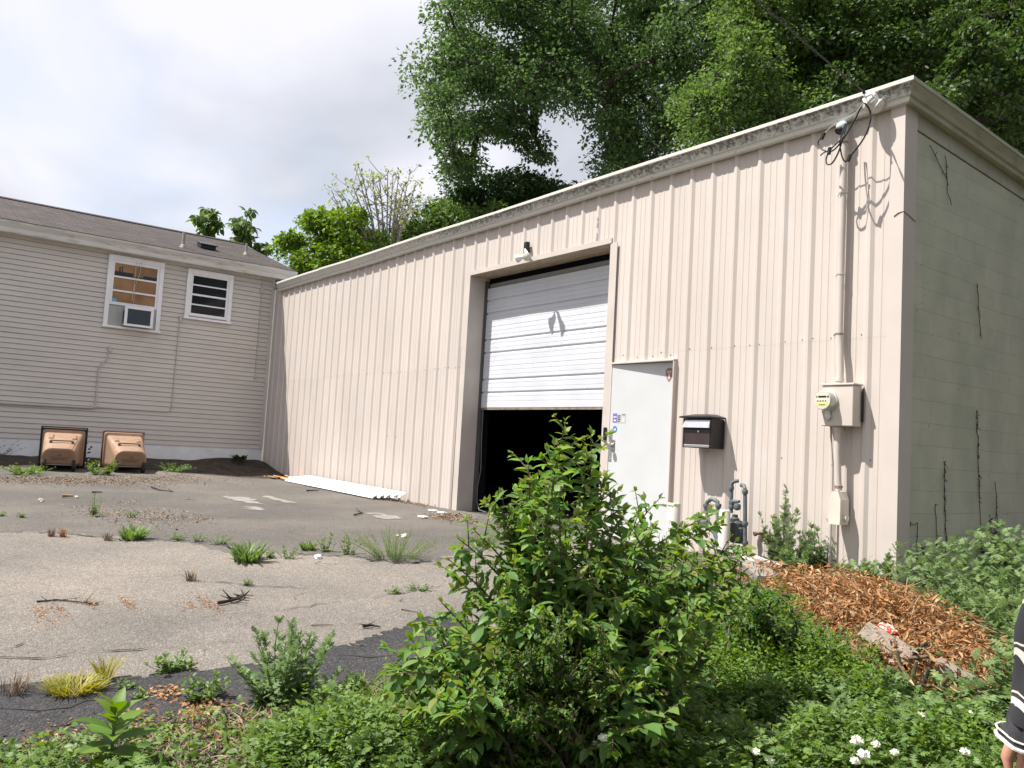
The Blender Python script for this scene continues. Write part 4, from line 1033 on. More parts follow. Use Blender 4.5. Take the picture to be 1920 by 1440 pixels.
def make_tree(name, label, base, trunk, polys, r0, mat_l, mat_w=None, seed=1, leaf=0.12, T=T_DIAMOND, group=None, droop=0.25, twigs=4, step=0.7, wid=1.0, cat='tree'):
    r = np.random.default_rng(seed)
    th = thing(name, label, cat, base, group)
    C, RC, NL = [], [], []
    for poly, dm, dsp, n, rc, nl in polys:
        xs_ = [p[0] for p in poly]; ys_ = [p[1] for p in poly]; k = 0; tries = 0
        while k < n and tries < 20000:
            tries += 1
            px, py = r.uniform(min(xs_), max(xs_)), r.uniform(min(ys_), max(ys_))
            if not in_poly(px, py, poly): continue
            C.append(at(px, py, dm + r.uniform(-dsp, dsp))); RC.append(rc * r.uniform(0.65, 1.25)); NL.append(nl); k += 1
    tr = [np.array(base, float)] + [np.array(p, float) for p in trunk]
    dense = [tr[0]]
    for a, b in zip(tr[:-1], tr[1:]):
        m_ = max(1, int(np.linalg.norm(b - a) / step))
        for i in range(1, m_ + 1): dense.append(a + (b - a) * i / m_ + (r.normal(0, 0.04, 3) if i < m_ else 0))
    pts, par = grow(dense, C, step, 0.06, r)
    mb = MB(); wood(mb, pts, par, r0, 0.012)
    P, D, N, S = [], [], [], []
    for c, rc, nl in zip(C, RC, NL):
        q = r.normal(0, 1, (nl, 3)); q = q / np.linalg.norm(q, axis=1, keepdims=True) * (r.uniform(0.1, 1, (nl, 1)) ** 0.5) * rc
        q[:, 2] *= 0.52; q[:, 2] -= 0.32 * (q[:, 0] ** 2 + q[:, 1] ** 2) / rc
        for _ in range(twigs):
            k = r.integers(nl); e = c + q[k]; mid = (c + e) / 2 + r.normal(0, rc * .08, 3)
            mb.tube([c, mid, e], [0.012, 0.009, 0.005], 3, cap=False)
        P.append(c + q); d = q / rc + r.normal(0, 0.7, (nl, 3)); d[:, 2] -= droop; D.append(d)
        nn = r.normal(0, 0.45, (nl, 3)) + q / rc * 0.35; nn[:, 2] += 0.9; N.append(nn); S.append(leaf * r.uniform(0.6, 1.25, nl))
    mb.build('trunk', mat_w or M_bark, th, smooth=True)
    leaf_mesh('crown', [(T, np.concatenate(P), np.concatenate(D), np.concatenate(N), np.concatenate(S), wid)], mat_l, th)
    return th

q = at(1200, 380, 24)
make_tree('broad_tree', 'tall broad dark green tree with spreading limbs, rising behind the roof over the overhead door', (q[0], q[1], 0.3),
          [q, at(1185, 300, 24), at(1165, 215, 24), at(1130, 150, 24), at(1090, 60, 24), at(1070, -60, 24)],
          [([(1010, -90), (860, -90), (855, -20), (815, 32), (850, 66), (768, 92), (790, 140), (780, 185), (800, 215), (850, 245), (930, 205), (985, 180), (1080, 195), (1180, 190), (1260, 215), (1330, 150), (1410, 60), (1410, -90)], 24, 3.2, 225, 0.85, 370),
           ([(790, 195), (850, 230), (930, 205), (985, 205), (955, 245), (905, 285), (885, 345), (835, 345), (822, 310), (838, 275), (852, 262), (812, 235)], 23.5, 1.5, 30, 0.6, 210),
           ([(985, 205), (1035, 232), (1020, 300), (1002, 312), (982, 280), (958, 252)], 23.5, 1.2, 9, 0.45, 160),
           ([(1100, 205), (1300, 200), (1335, 255), (1290, 330), (1180, 345), (1110, 330), (1085, 300), (1125, 262)], 23.6, 2.6, 46, 0.62, 230)],
          0.33, L_tree, M_bark, seed=3, leaf=0.125)
q = at(1480, 330, 17.5)
make_tree('leafy_tree', 'sunlit yellow-green tree crown bulging over the gutter between the broad tree and the corner', (q[0], q[1], 0.3),
          [q, at(1470, 240, 17.5), at(1440, 150, 17.5), at(1430, 40, 17.8)],
          [([(1290, 175), (1330, 150), (1400, 60), (1440, 120), (1500, 130), (1580, 190), (1500, 235), (1440, 262), (1340, 300), (1285, 262)], 17.2, 1.6, 110, 0.50, 230),
           ([(1360, 60), (1380, -70), (1560, -70), (1540, 60), (1480, 110), (1410, 90)], 18, 1.6, 75, 0.55, 260)],
          0.24, L_treeR, seed=5, leaf=0.095)
q = at(1790, 350, 17)
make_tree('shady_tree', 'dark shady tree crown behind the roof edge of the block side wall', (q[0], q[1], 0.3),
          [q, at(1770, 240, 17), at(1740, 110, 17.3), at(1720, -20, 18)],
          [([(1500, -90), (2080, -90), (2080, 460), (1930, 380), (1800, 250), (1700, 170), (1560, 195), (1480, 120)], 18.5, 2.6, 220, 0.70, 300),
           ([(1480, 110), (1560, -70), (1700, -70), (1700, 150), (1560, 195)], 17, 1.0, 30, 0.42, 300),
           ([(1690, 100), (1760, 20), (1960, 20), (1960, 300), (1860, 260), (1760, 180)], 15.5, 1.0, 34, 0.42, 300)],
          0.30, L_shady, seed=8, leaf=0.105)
q = at(2010, 300, 24)
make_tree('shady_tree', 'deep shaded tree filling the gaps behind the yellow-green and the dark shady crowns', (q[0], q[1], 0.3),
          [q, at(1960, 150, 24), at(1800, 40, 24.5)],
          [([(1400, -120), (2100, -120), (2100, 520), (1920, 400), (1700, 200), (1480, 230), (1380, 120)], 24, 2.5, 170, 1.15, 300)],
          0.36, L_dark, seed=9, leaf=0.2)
q = at(965, 450, 26)
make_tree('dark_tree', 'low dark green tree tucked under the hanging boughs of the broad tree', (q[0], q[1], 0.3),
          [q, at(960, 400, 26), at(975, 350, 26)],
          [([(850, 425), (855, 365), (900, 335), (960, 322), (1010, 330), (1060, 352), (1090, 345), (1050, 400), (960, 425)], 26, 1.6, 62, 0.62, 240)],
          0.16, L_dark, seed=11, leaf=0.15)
q = at(840, 470, 24)
make_tree('round_tree', 'mid green round tree just above the gutter beside the pale bare stems', (q[0], q[1], 0.3),
          [q, at(845, 430, 24), at(850, 400, 24)],
          [([(745, 455), (775, 392), (835, 372), (885, 396), (940, 386), (925, 430), (830, 460), (760, 478)], 24, 1.4, 60, 0.55, 220)],
          0.14, L_treeR, seed=13, leaf=0.13)
q = at(640, 520, 23)
make_tree('bright_tree', 'bright yellow-green young tree between the house roof and the gutter', (q[0], q[1], 0.3),
          [q, at(650, 470, 23), at(655, 430, 23), at(660, 395, 23)],
          [([(503, 466), (560, 436), (585, 398), (618, 408), (655, 382), (690, 400), (722, 432), (742, 470), (690, 495), (600, 530), (556, 512), (545, 480)], 23, 1.5, 85, 0.42, 130)],
          0.09, L_bright, seed=15, leaf=0.15, T=T_DIAMOND)
# nearly bare tree of upright stems
r = np.random.default_rng(23); q = at(725, 500, 22.3)
bare = thing('bare_stemmed_tree', 'almost bare tree of thin upright stems tipped with pale buds', 'tree', (q[0], q[1], 0.3))
mb = MB(); P = []; root_ = np.array([q[0], q[1], 0.3])
mb.tube([root_, at(722, 520, 22.3)], [0.10, 0.07], 6, cap=False)
for (px, py) in ((622, 372), (640, 362), (660, 345), (678, 326), (676, 345), (697, 330), (712, 335), (727, 322), (737, 328), (748, 326), (757, 345), (769, 322), (780, 346), (765, 372), (700, 365), (640, 395), (765, 400), (772, 390), (655, 400), (715, 385), (745, 380)):
    t_ = at(px, py, 22.3 + r.uniform(-.6, .6)); s_ = at(722 + (px - 722) * 0.25, 500, 22.3)
    m1 = s_ + (t_ - s_) * 0.45 + np.array([0, 0, .25]); m2 = s_ + (t_ - s_) * 0.75 + np.array([0, 0, .12])
    mb.tube([at(722, 520, 22.3), s_, m1, m2, t_], [0.04, 0.032, 0.022, 0.016, 0.009], 5, cap=False)
    P.append(t_ + r.normal(0, .06, (11, 3)))
    for k in range(7):
        f_ = r.uniform(.35, .95); b0 = s_ + (t_ - s_) * f_ + np.array([0, 0, .12]); e = b0 + np.array([r.normal(0, .35), r.normal(0, .35), r.uniform(.15, .5)])
        mb.tube([b0, (b0 + e) / 2 + np.array([0, 0, -.04]), e], [0.012, 0.009, 0.006], 4, cap=False); P.append(e + r.normal(0, .05, (3, 3)))
mb.build('trunk', M_palestem, bare)
P = np.concatenate(P); n = len(P)
leaf_mesh('crown', [(T_DIAMOND, P, r.normal(0, 1, (n, 3)) + [0, 0, .5], r.normal(0, .6, (n, 3)) + [0, 0, 1], r.uniform(.07, .15, n))], L_pale, bare)
# two big-leaved saplings peeping over the ridge of the house
for (nm, lab, pp, base_px, sd) in (
        ('sapling', 'big-leaved sapling peeping over the house ridge, the bushier one near the vent pipe', [(360, 425), (372, 398), (388, 390), (405, 402), (412, 425), (418, 444), (395, 440), (372, 436)], 392, 31),
        ('sapling', 'narrow big-leaved sapling standing up over the house ridge above the box vent', [(440, 408), (452, 412), (466, 394), (474, 402), (466, 430), (464, 462), (452, 462), (444, 440)], 456, 33),
        ('sapling', 'small leafy sapling at the lower end of the house ridge', [(480, 462), (492, 455), (502, 464), (500, 480), (484, 478)], 490, 35)):
    q = at(base_px, 480, 26)
    make_tree(nm, lab, (q[0], q[1], 0.3), [q, at(base_px, 430 if sd != 35 else 470, 26)], [(pp, 26, 0.4, 15 if sd != 35 else 5, 0.20, 20)], 0.05, L_treeR, seed=sd, leaf=0.22, T=T_OVATE, group='saplings behind the house', droop=0.9, step=0.4, wid=1.15)

# ================================================================== plants close by
def stem_path(p0, p1, lift, n=12, bend=None):
    p0, p1 = np.array(p0, float), np.array(p1, float); L_ = np.linalg.norm(p1 - p0)
    c1 = p0 + np.array([0, 0, lift * L_]) + (p1 - p0) * 0.15; c2 = p0 + (p1 - p0) * 0.7 + np.array([0, 0, lift * L_ * 0.55])
    if bend is not None: c1 = c1 + bend; c2 = c2 + bend * 0.6
    t = np.linspace(0, 1, n)[:, None]
    return (1 - t) ** 3 * p0 + 3 * (1 - t) ** 2 * t * c1 + 3 * (1 - t) * t * t * c2 + t ** 3 * p1

def shrub(name, label, base, tips, mats, seed, leaf=(.045, .08), shoot=(.10, .30), gap=0.055, pair=0.038, lift=0.35, cat='shrub', tipmat=True, start=0.18, T=T_OVATE, spread=.12, skirt=0.0):
    r = np.random.default_rng(seed); th = thing(name, label, cat, base)
    mb = MB(); B = []; BT = []
    def put(p, d, n_, s, young):
        (BT if young else B).append((p, d, n_, s))
    def leafy(path, lf, radius0, top):
        seg = np.linalg.norm(np.diff(path, axis=0), axis=1); cum = np.concatenate([[0], np.cumsum(seg)]); tot = cum[-1]; s = tot * 0.15; flip = r.uniform(0, 3.14)
        while s < tot:
            p = np.array([np.interp(s, cum, path[:, k]) for k in range(3)]); p2 = np.array([np.interp(min(s + .01, tot), cum, path[:, k]) for k in range(3)])
            ax = p2 - p; ax = ax / (np.linalg.norm(ax) + 1e-9)
            side = np.cross(ax, [0, 0, 1]); side = side / (np.linalg.norm(side) + 1e-9); up = np.cross(side, ax)
            f = s / tot; flip += 1.57 if abs(ax[2]) > .6 else r.normal(0, .35)
            for sg in (-1, 1):
                w = math.cos(flip) * side * sg + math.sin(flip) * up * sg * (1 if abs(ax[2]) > .6 else .25)
                d = w * 0.95 + ax * 0.55 + np.array([0, 0, r.normal(-.28, .22)])
                nn = np.array([0, 0, 1.0]) + r.normal(0, .28, 3) + ax * -.15
                sz = lf * (1.05 - 0.5 * f ** 2) * r.uniform(.55, 1.25)
                put(p, d, nn, sz, top and f > .62)
            s += pair * r.uniform(.8, 1.3)
        e = path[-1]; ax = path[-1] - path[-2]; ax = ax / (np.linalg.norm(ax) + 1e-9)
        for k in range(3): put(e, ax + r.normal(0, .45, 3) + [0, 0, .25], r.normal(0, .5, 3) + [0, 0, .8], lf * r.uniform(.4, .65), tipmat)
    for tp in tips:
        b0 = np.array(base) + np.array([r.normal(0, spread), r.normal(0, spread), 0]); sk = skirt * min(1.0, max(0.0, 1.15 - (tp[2] - base[2]) / .75)); b0[:2] += (np.array(tp)[:2] - b0[:2]) * sk; b0[2] = float(gh(b0[0], b0[1])); hor = np.linalg.norm(np.array(tp)[:2] - b0[:2]); hgt = max(0.05, tp[2] - b0[2])
        path = stem_path(b0, tp, lift * min(1.0, hor / (hgt + .05) * .6 + .06), 14, np.array([r.normal(0, .05), r.normal(0, .05), 0]))
        Ltot = np.linalg.norm(np.diff(path, axis=0), axis=1).sum()
        mb.tube(path, list(np.linspace(0.009, 0.0022, 14)), 5, cap=False)
        s = Ltot * start
        while s < Ltot * 0.97:
            f = s / Ltot; i = min(12, int(f * 13)); p = path[i] + (path[i + 1] - path[i]) * (f * 13 - i); ax = path[i + 1] - path[i]; ax = ax / np.linalg.norm(ax)
            rd = r.normal(0, 1, 3); rd = rd - ax * rd.dot(ax); rd = rd / np.linalg.norm(rd)
            ln = r.uniform(*shoot) * (1.1 - .75 * f); e = p + (rd * .8 + ax * .6 + np.array([0, 0, .12])) * ln
            sp = stem_path(p, e, 0.12, 5); mb.tube(sp, [0.003, .0026, .0022, .0018, .0012], 4, cap=False)
            leafy(sp, r.uniform(*leaf), 0.003, f > .55 and r.random() < .55 and tipmat)
            s += gap * r.uniform(.7, 1.4)
        leafy(path[8:], r.uniform(*leaf) * .9, .003, tipmat)
    mb.build('stems', M_twig, th)
    for nm, bb, m_ in (('foliage', B, mats[0]), ('young_foliage', BT, mats[1])):
        if bb: leaf_mesh(nm, [(T, np.array([b[0] for b in bb]), np.array([b[1] for b in bb]), np.array([b[2] for b in bb]), np.array([b[3] for b in bb]))], m_, th)
    return th

r = np.random.default_rng(77)
BASE = gnd(1035, 1365); BASE[2] += 0.0
tips = [(1060, 790, 3.5), (1040, 835, 3.45), (1095, 850, 3.55), (990, 868, 3.4), (1108, 812, 3.6), (975, 915, 3.5), (1130, 905, 3.6), (940, 958, 3.4), (915, 940, 3.45), (890, 995, 3.4),
        (862, 1012, 3.35), (845, 1052, 3.4), (855, 1085, 3.3), (828, 1130, 3.3), (802, 1172, 3.2), (775, 1212, 3.15), (750, 1250, 3.1), (735, 1295, 3.05), (760, 1330, 3.0),
        (1152, 930, 3.6), (1170, 962, 3.7), (1236, 935, 3.8), (1225, 990, 3.6), (1275, 1005, 3.8), (1342, 962, 3.9), (1352, 985, 3.9), (1380, 1015, 3.9), (1402, 1040, 3.8), (1368, 1085, 3.7),
        (1352, 1125, 3.6), (1392, 1150, 3.6), (1335, 1185, 3.4), (1310, 1215, 3.3), (1290, 1275, 3.2), (1250, 1130, 3.5), (1180, 1030, 3.5), (1100, 960, 3.4), (1030, 960, 3.4), (990, 1010, 3.3),
        (940, 1060, 3.2), (900, 1130, 3.1), (880, 1200, 3.0), (850, 1260, 2.95), (820, 1310, 2.95), (1040, 1050, 3.2), (1120, 1080, 3.2), (1190, 1120, 3.2), (1000, 1130, 3.1), (930, 1180, 3.05), (1240, 1220, 3.1), (1150, 1180, 3.05), (1080, 1160, 3.05)]
hull = [(1060, 830), (1140, 930), (1230, 1000), (1370, 1060), (1350, 1180), (1270, 1280), (1100, 1300), (900, 1290), (780, 1250), (830, 1130), (880, 1030), (960, 930)]
tips += [(742, 1262, 2.95), (752, 1300, 2.9), (775, 1330, 2.85), (800, 1290, 2.95), (830, 1345, 2.8), (870, 1330, 2.8), (815, 1250, 3.0), (790, 1222, 3.1), (850, 1210, 3.05), (905, 1300, 2.8), (1180, 1290, 2.9), (1230, 1300, 3.0), (1290, 1240, 3.2), (1330, 1150, 3.5), (1270, 1180, 3.3), (1250, 1350, 2.95), (1190, 1370, 2.85), (1320, 1060, 3.7), (1290, 1090, 3.6), (1400, 1100, 3.8), (1385, 1060, 3.8), (1300, 1130, 3.5)]
k = 0
while k < 44:
    px, py = r.uniform(740, 1400), r.uniform(820, 1300)
    if in_poly(px, py, hull): tips.append((px, py, r.uniform(3.1, 4.0))); k += 1
shrub('honeysuckle_shrub', 'large pointed green shrub on the asphalt edge, rising before the dark garage opening', BASE, [at(*t) for t in tips], (L_bush, L_tip), 5, leaf=(.050, .088), gap=.056, pair=.037, skirt=.6)
r = np.random.default_rng(78)
BP = gnd(1070, 1420); tp = []
pv = [(900, 1250), (960, 1180), (1010, 1150), (1080, 1140), (1130, 1180), (1160, 1250), (1150, 1340), (1060, 1380), (950, 1370), (900, 1330)]
while len(tp) < 34:
    px, py = r.uniform(890, 1170), r.uniform(1140, 1385)
    if in_poly(px, py, pv): tp.append(at(px, py, r.uniform(2.72, 3.0)))
shrub('privet_shrub', 'low shrub with very small leaves nestled against the front of the large pointed shrub', BP, tp, (L_privet, L_bright), 6, leaf=(.018, .030), shoot=(.06, .14), gap=.026, pair=.016, lift=.2, tipmat=True)
# leafier bush in the shade beside the pile
r = np.random.default_rng(79); B2 = gnd(1440, 1235)
tp = [at(px, py, 4.35 + r.uniform(-.25, .25)) for px, py in ((1390, 1110), (1420, 1095), (1440, 1110), (1465, 1120), (1480, 1150), (1400, 1150), (1430, 1160), (1380, 1180), (1460, 1190), (1410, 1200), (1350, 1190), (1480, 1200), (1365, 1215))]
shrub('leafy_shrub', 'small dark green bush between the large pointed shrub and the orange dry leaves', B2, tp, (L_privet, L_bright), 8, leaf=(.03, .05), shoot=(.06, .18), gap=.03, pair=.025)

def herb(name, label, base, h, w, nst, mat_l, seed, T=T_LOBED, leaf=(.03, .06), group=None, cat='weed', dens=0.018, lean=0.5, stemr=.003, top=None):
    """clump of upright leafy stems"""
    r = np.random.default_rng(seed); base = np.array(base, float); th = thing(name, label, cat, base, group); mb = MB(); P, D, N, S = [], [], [], []
    for k in range(nst):
        a = r.uniform(0, 6.28); rr = w * 0.5 * math.sqrt(r.random()); b0 = base + np.array([math.cos(a), math.sin(a), 0]) * rr * 0.45
        hh = h * r.uniform(.55, 1.0) * (1.0 if k else 1.05) * (1 - .35 * (rr / (w * .5 + 1e-6)) ** 2); e = base + np.array([math.cos(a) * rr, math.sin(a) * rr, 0]) * (1 + lean * .4) + np.array([0, 0, hh])
        path = stem_path(b0, e, .1, 7, np.array([r.normal(0, .02), r.normal(0, .02), 0])); mb.tube(path, list(np.linspace(stemr, stemr * .4, 7)), 4, cap=False)
        Ls = np.linalg.norm(e - b0); n = max(4, int(Ls / dens)); f = np.sort(r.uniform(.04, 1, n)); idx = f * 5.999; i0 = idx.astype(int)
        p = path[i0] + (path[i0 + 1] - path[i0]) * (idx - i0)[:, None]; an = np.cumsum(r.uniform(1.8, 2.9, n))
        d = np.stack([np.cos(an), np.sin(an), .35 + .9 * f ** 2 + r.normal(0, .2, n)], -1); P.append(p); D.append(d)
        N.append(r.normal(0, .3, (n, 3)) + [0, 0, 1]); S.append(r.uniform(*leaf, n) * (1.15 - .65 * f))
    mb.build('stems', M_stem, th)
    leaf_mesh('foliage', [(T, np.concatenate(P), np.concatenate(D), np.concatenate(N), np.concatenate(S))], mat_l, th)
    return th

def tuft(name, label, base, h, w, n, mat_l, seed, group=None, cat='weed', T=T_BLADE, flat=0.5, wide=1.0):
    r = np.random.default_rng(seed); base = np.array(base, float); a = r.uniform(0, 6.28, n); rr = w * .5 * np.sqrt(r.random(n)) * .75
    P = base + np.stack([np.cos(a) * rr, np.sin(a) * rr, np.zeros(n)], -1); P[:, 2] = gh(P[:, 0], P[:, 1]) + 0.004
    a2 = a + r.normal(0, .7, n); D = np.stack([np.cos(a2) * flat, np.sin(a2) * flat, np.ones(n)], -1) + r.normal(0, .25, (n, 3)); D[:, 2] = np.abs(D[:, 2]) + .1
    N = np.stack([-np.cos(a2), -np.sin(a2), np.full(n, .6)], -1) + r.normal(0, .2, (n, 3))
    o = leaf_mesh(name, [(T, P, D, N, h * r.uniform(.45, 1.05, n), wide)], mat_l)
    o.location = (0, 0, 0); return tag(o, label, cat, group)

def px_m(px, py):
    """metres per photograph pixel at the ground there"""
    p = gnd(px, py); return p, float((p - CAM) @ CF) / FPX
CR_G = 'weeds rooted in the cracks of the asphalt'
weeds = [  # px, py, width px, height px, kind, label
    (250, 1012, 46, 30, 'rosette', 'compact dark green weed tuft alone in the asphalt, straight before the tan carts'),
    (333, 1013, 28, 14, 'low', 'small low weed first in the row running from the compact dark tuft towards the door'),
    (372, 1016, 26, 14, 'low', 'small low weed second in the row running from the compact dark tuft'),
    (410, 1021, 34, 18, 'low', 'spreading low weed third in the row running from the compact dark tuft'),
    (463, 1054, 52, 40, 'rosette', 'spiky light green weed tuft just before the row of small asphalt weeds'),
    (505, 1047, 14, 14, 'low', 'tiny weed between the spiky light green tuft and the long grassy patch'),
    (538, 1048, 36, 22, 'low', 'low spreading weed next to the tiny weed by the long grassy patch'),
    (577, 1031, 28, 18, 'rosette', 'rounded green weed behind the low spreading weed in the row'),
    (612, 1034, 32, 34, 'up', 'upright thin weed at the start of the long grassy patch'),
    (652, 1040, 42, 34, 'up', 'feathery weed joining the upright thin weed and the long grassy patch'),
    (740, 1047, 150, 46, 'patch', 'long grassy weed patch in the asphalt before the overhead door'),
    (178, 968, 18, 42, 'up', 'tall wispy weed on the dry litter streak before the carts'),
    (248, 970, 26, 12, 'low', 'flat green weed in the middle of the dry litter streak'),
    (358, 1090, 20, 20, 'dry', 'sparse straw coloured grass sprig alone on the pale asphalt'),
    (465, 1098, 16, 8, 'low', 'tiny flat weed between the straw sprig and the shrub side of the lot'),
    (785, 1108, 42, 8, 'low', 'flat thin weed on the pale asphalt nearest the large pointed shrub'),
    (738, 1113, 22, 10, 'low', 'tiny thin weed beside the flat thin weed near the large pointed shrub'),
    (318, 1262, 66, 34, 'leafy', 'dark leafy weed tuft on the rim of the dark asphalt strip'),
    (382, 1315, 66, 48, 'leafy', 'light green leafy weed with dry stalks on the dark asphalt strip'),
    (236, 1293, 26, 20, 'low', 'small green tuft beside the yellow grass on the strip'),
    (262, 1312, 22, 14, 'low', 'very small tuft on the dark strip below the small green tuft'),
    (140, 1298, 100, 34, 'yellow', 'bright yellow-green grass clump on the dark asphalt strip'),
    (195, 1280, 24, 50, 'yellowtall', 'taller seeding straw grass at the end of the yellow clump'),
    (28, 1302, 60, 34, 'dry', 'orange dry grass tuft at the picture-side end of the dark strip'),
    (662, 1300, 34, 34, 'leafy', 'bright green leafy weed beside the tall feathery weed clump on the strip'),
    (95, 1007, 14, 18, 'dry', 'thin straw weed in the crack between the carts and the dry streaks'),
    (118, 1008, 12, 18, 'dry', 'second thin straw weed in the crack, nearer the compact dark tuft'),
    (202, 1015, 16, 16, 'dry', 'reddish dry weed touching the compact dark tuft'),
    (40, 970, 14, 8, 'low', 'tiny green weed in the far asphalt below the wider of the carts'),
    (3, 967, 14, 8, 'low', 'tiny green weed in the far asphalt at the very edge of the view'),
    (905, 1022, 60, 18, 'patch', 'low grass along the crack beside the large pointed shrub'),
]
for k, (px, py, wp, hp_, kd, lab) in enumerate(weeds):
    p, m = px_m(px, py); w_, h_ = wp * m * 1.1, hp_ * m * 1.2
    if kd == 'rosette': tuft('asphalt_weed', lab, p, h_, w_, 90, L_weed, 200 + k, CR_G, T=T_BLADE, flat=.9, wide=2.2)
    elif kd == 'low': herb('asphalt_weed', lab, p, max(h_, .05) * 1.15, w_, 14, L_weed, 200 + k, T=T_OVATE, leaf=(.016, .034), group=CR_G, dens=.009, lean=1.0, stemr=.0015)
    elif kd == 'up': herb('asphalt_weed', lab, p, h_, w_, 9, L_weed, 200 + k, T=T_OVATE, leaf=(.03, .06), group=CR_G, dens=.02)
    elif kd == 'patch':
        herb('asphalt_weed', lab, p, h_ * 1.2, w_, 75, L_grass, 200 + k, T=T_BLADE, leaf=(.03, .07), group=CR_G, dens=.010, lean=.3, stemr=.0015)
    elif kd == 'leafy': herb('asphalt_weed', lab, p, h_ * 1.1, w_, 16, L_weed, 200 + k, T=T_OVATE, leaf=(.03, .06), group=CR_G, dens=.012, lean=1.0, stemr=.002)
    elif kd == 'yellow': tuft('asphalt_weed', lab, p, h_ * 1.1, w_, 420, L_yel, 200 + k, CR_G, flat=1.3)
    elif kd == 'yellowtall': tuft('asphalt_weed', lab, p, h_, w_, 40, L_yel, 200 + k, CR_G, flat=.3)
    else: tuft('asphalt_weed', lab, p, h_, w_, 60, L_litter if k % 2 else L_dry, 200 + k, CR_G, flat=.35)
p, m = px_m(535, 1318)
herb('feathery_weed', 'tall feathery green weed clump growing through the dark asphalt strip', p, 165 * m, 165 * m, 34, L_mug, 301, leaf=(.04, .075), dens=.011, lean=.9, stemr=.004)
p, m = px_m(205, 1450)
# broad-leaved plant
r = np.random.default_rng(302); th = thing('broadleaf_plant', 'single broad-leaved plant standing up from the grass by the dark asphalt strip', 'plant', p)
mb = MB(); top = p + np.array([0, 0, 118 * m]); mb.tube([p, (p + top) / 2 + np.array([.01, 0, 0]), top], [.009, .007, .004], 6); mb.build('stem', M_stem, th)
P, D, N, S = [], [], [], []
for k in range(24):
    f = .05 + .95 * k / 23; a = k * 2.4; P.append(p + (top - p) * f); D.append((math.cos(a), math.sin(a), -.15 + 1.5 * f ** 2)); N.append((-.3 * math.cos(a), -.3 * math.sin(a), 1)); S.append((.17 if f < .7 else .11) * r.uniform(.8, 1.1))
leaf_mesh('foliage', [(T_OVATE, np.array(P), np.array(D), np.array(N), np.array(S), .95)], L_bright, th)
# mugworts by the wall and the corner
MG = 'tall feathery mugworts by the building corner'
for k, (px, py, top, dep, w_, lab) in enumerate((
        (1470, 1085, 905, 7.9, .50, 'tallest feathery mugwort against the ribbed wall, beside the brass tap'),
        (1548, 1085, 955, 7.6, .46, 'second feathery mugwort at the ribbed wall, under the electric box'),
        (1500, 1085, 1010, 7.6, .36, 'shorter mugwort squeezed between two tall ones at the ribbed wall'),
        (1610, 1095, 1045, 7.2, .34, 'low mugwort at the ribbed wall under the conduit fitting'),
        (1648, 1100, 1032, 7.0, .30, 'slim mugwort right in front of the building corner'),
        (1590, 1100, 1055, 7.1, .3, 'lowest pale mugwort beside the conduit at the ribbed wall'))):
    b_ = at(px, py, dep); t_ = at(px, top, dep); b_[2] = float(gh(b_[0], b_[1]))
    herb('mugwort', lab, b_, t_[2] - b_[2], w_, 10 if k < 2 else 10, L_mug, 310 + k, leaf=(.06, .10), group=MG, dens=.012, lean=.3, stemr=.004, cat='weed')
for k, (px, py, top, dep, w_, lab) in enumerate(((1860, 1060, 940, 8.2, .5, 'dark ivy-like weed climbing the shaded block wall near the picture edge'),
                                                  (1735, 1060, 1010, 7.7, .35, 'dark weed in the shade at the foot of the block wall, nearest the corner'),
                                                  (1900, 1070, 985, 8.4, .6, 'wide dark weed at the foot of the block wall, deepest in the shade'))):
    b_ = on_x(px, py, 0.12); t_ = on_x(px, top, 0.12); b_[2] = float(gh(b_[0], b_[1]))
    herb('wall_weed', lab, b_, t_[2] - b_[2], w_ * .6, 10, L_dark, 330 + k, T=T_OVATE, leaf=(.05, .09), group='weeds along the block wall', dens=.02, lean=.1, cat='weed')
# cleavers and wispy plants by the door and the bollard
for k, (px, py, hp_, lab) in enumerate(((1255, 1040, 70, 'wispy grey-green weed in front of the white bollard by the walk-in door'), (1245, 1045, 60, 'small leafy weed at the foot of the walk-in door'))):
    p, m = px_m(px, py); herb('wispy_weed', lab, p, hp_ * m, .16, 5, L_mug, 340 + k, T=T_OVATE, leaf=(.02, .035), dens=.02)
# yellow-green herb and others on the verge
for k, (px, py, hp_, wp, mt, lab) in enumerate((
        (1470, 1300, 110, 150, L_bright, 'yellow-green bushy herb on the verge in front of the small dark bush'),
        (1560, 1275, 120, 130, L_weed, 'mid green bushy herb between the yellow-green herb and the grey plank'),
        (1420, 1340, 70, 110, L_weed, 'low leafy herb in front of the yellow-green herb'))):
    p, m = px_m(px, py); herb('verge_herb', lab, p, hp_ * m, wp * m, 30, mt, 350 + k, T=T_OVATE, leaf=(.03, .055), dens=.013, lean=.9)
for k, (px, py, lab) in enumerate(((835, 1425, 'reddish leafy weed low in the grass before the large pointed shrub'), (905, 1405, 'taller reddish weed close under the low small-leaved shrub'))):
    p, m = px_m(px, py + 25); herb('reddish_weed', lab, p, 75 * m, 110 * m, 10, L_red, 360 + k, T=T_OVATE, leaf=(.025, .045), dens=.014)
p, m = px_m(690, 1350); tuft('dock_weed', 'large flat-leaved weed in the grass by the shrub side of the strip', p, .16, .3, 12, L_weed, 365, T=T_OVATE, flat=2.0)
p, m = px_m(205, 905); 
for k, (px, py, lab) in enumerate(((50, 890, 'low green weeds beside the shadier of the tan carts'), (190, 890, 'bright green weeds growing between the two tan carts'), (325, 885, 'low green weeds beside the lighter tan cart'))):
    p, m = px_m(px, py); herb('cart_weed', lab, p, .34 if k == 1 else .2, .5 if k == 1 else .7, 26, L_bright if k < 2 else L_weed, 370 + k, T=T_OVATE, leaf=(.03, .08), group='weeds around the tan carts', dens=.018, lean=.5)
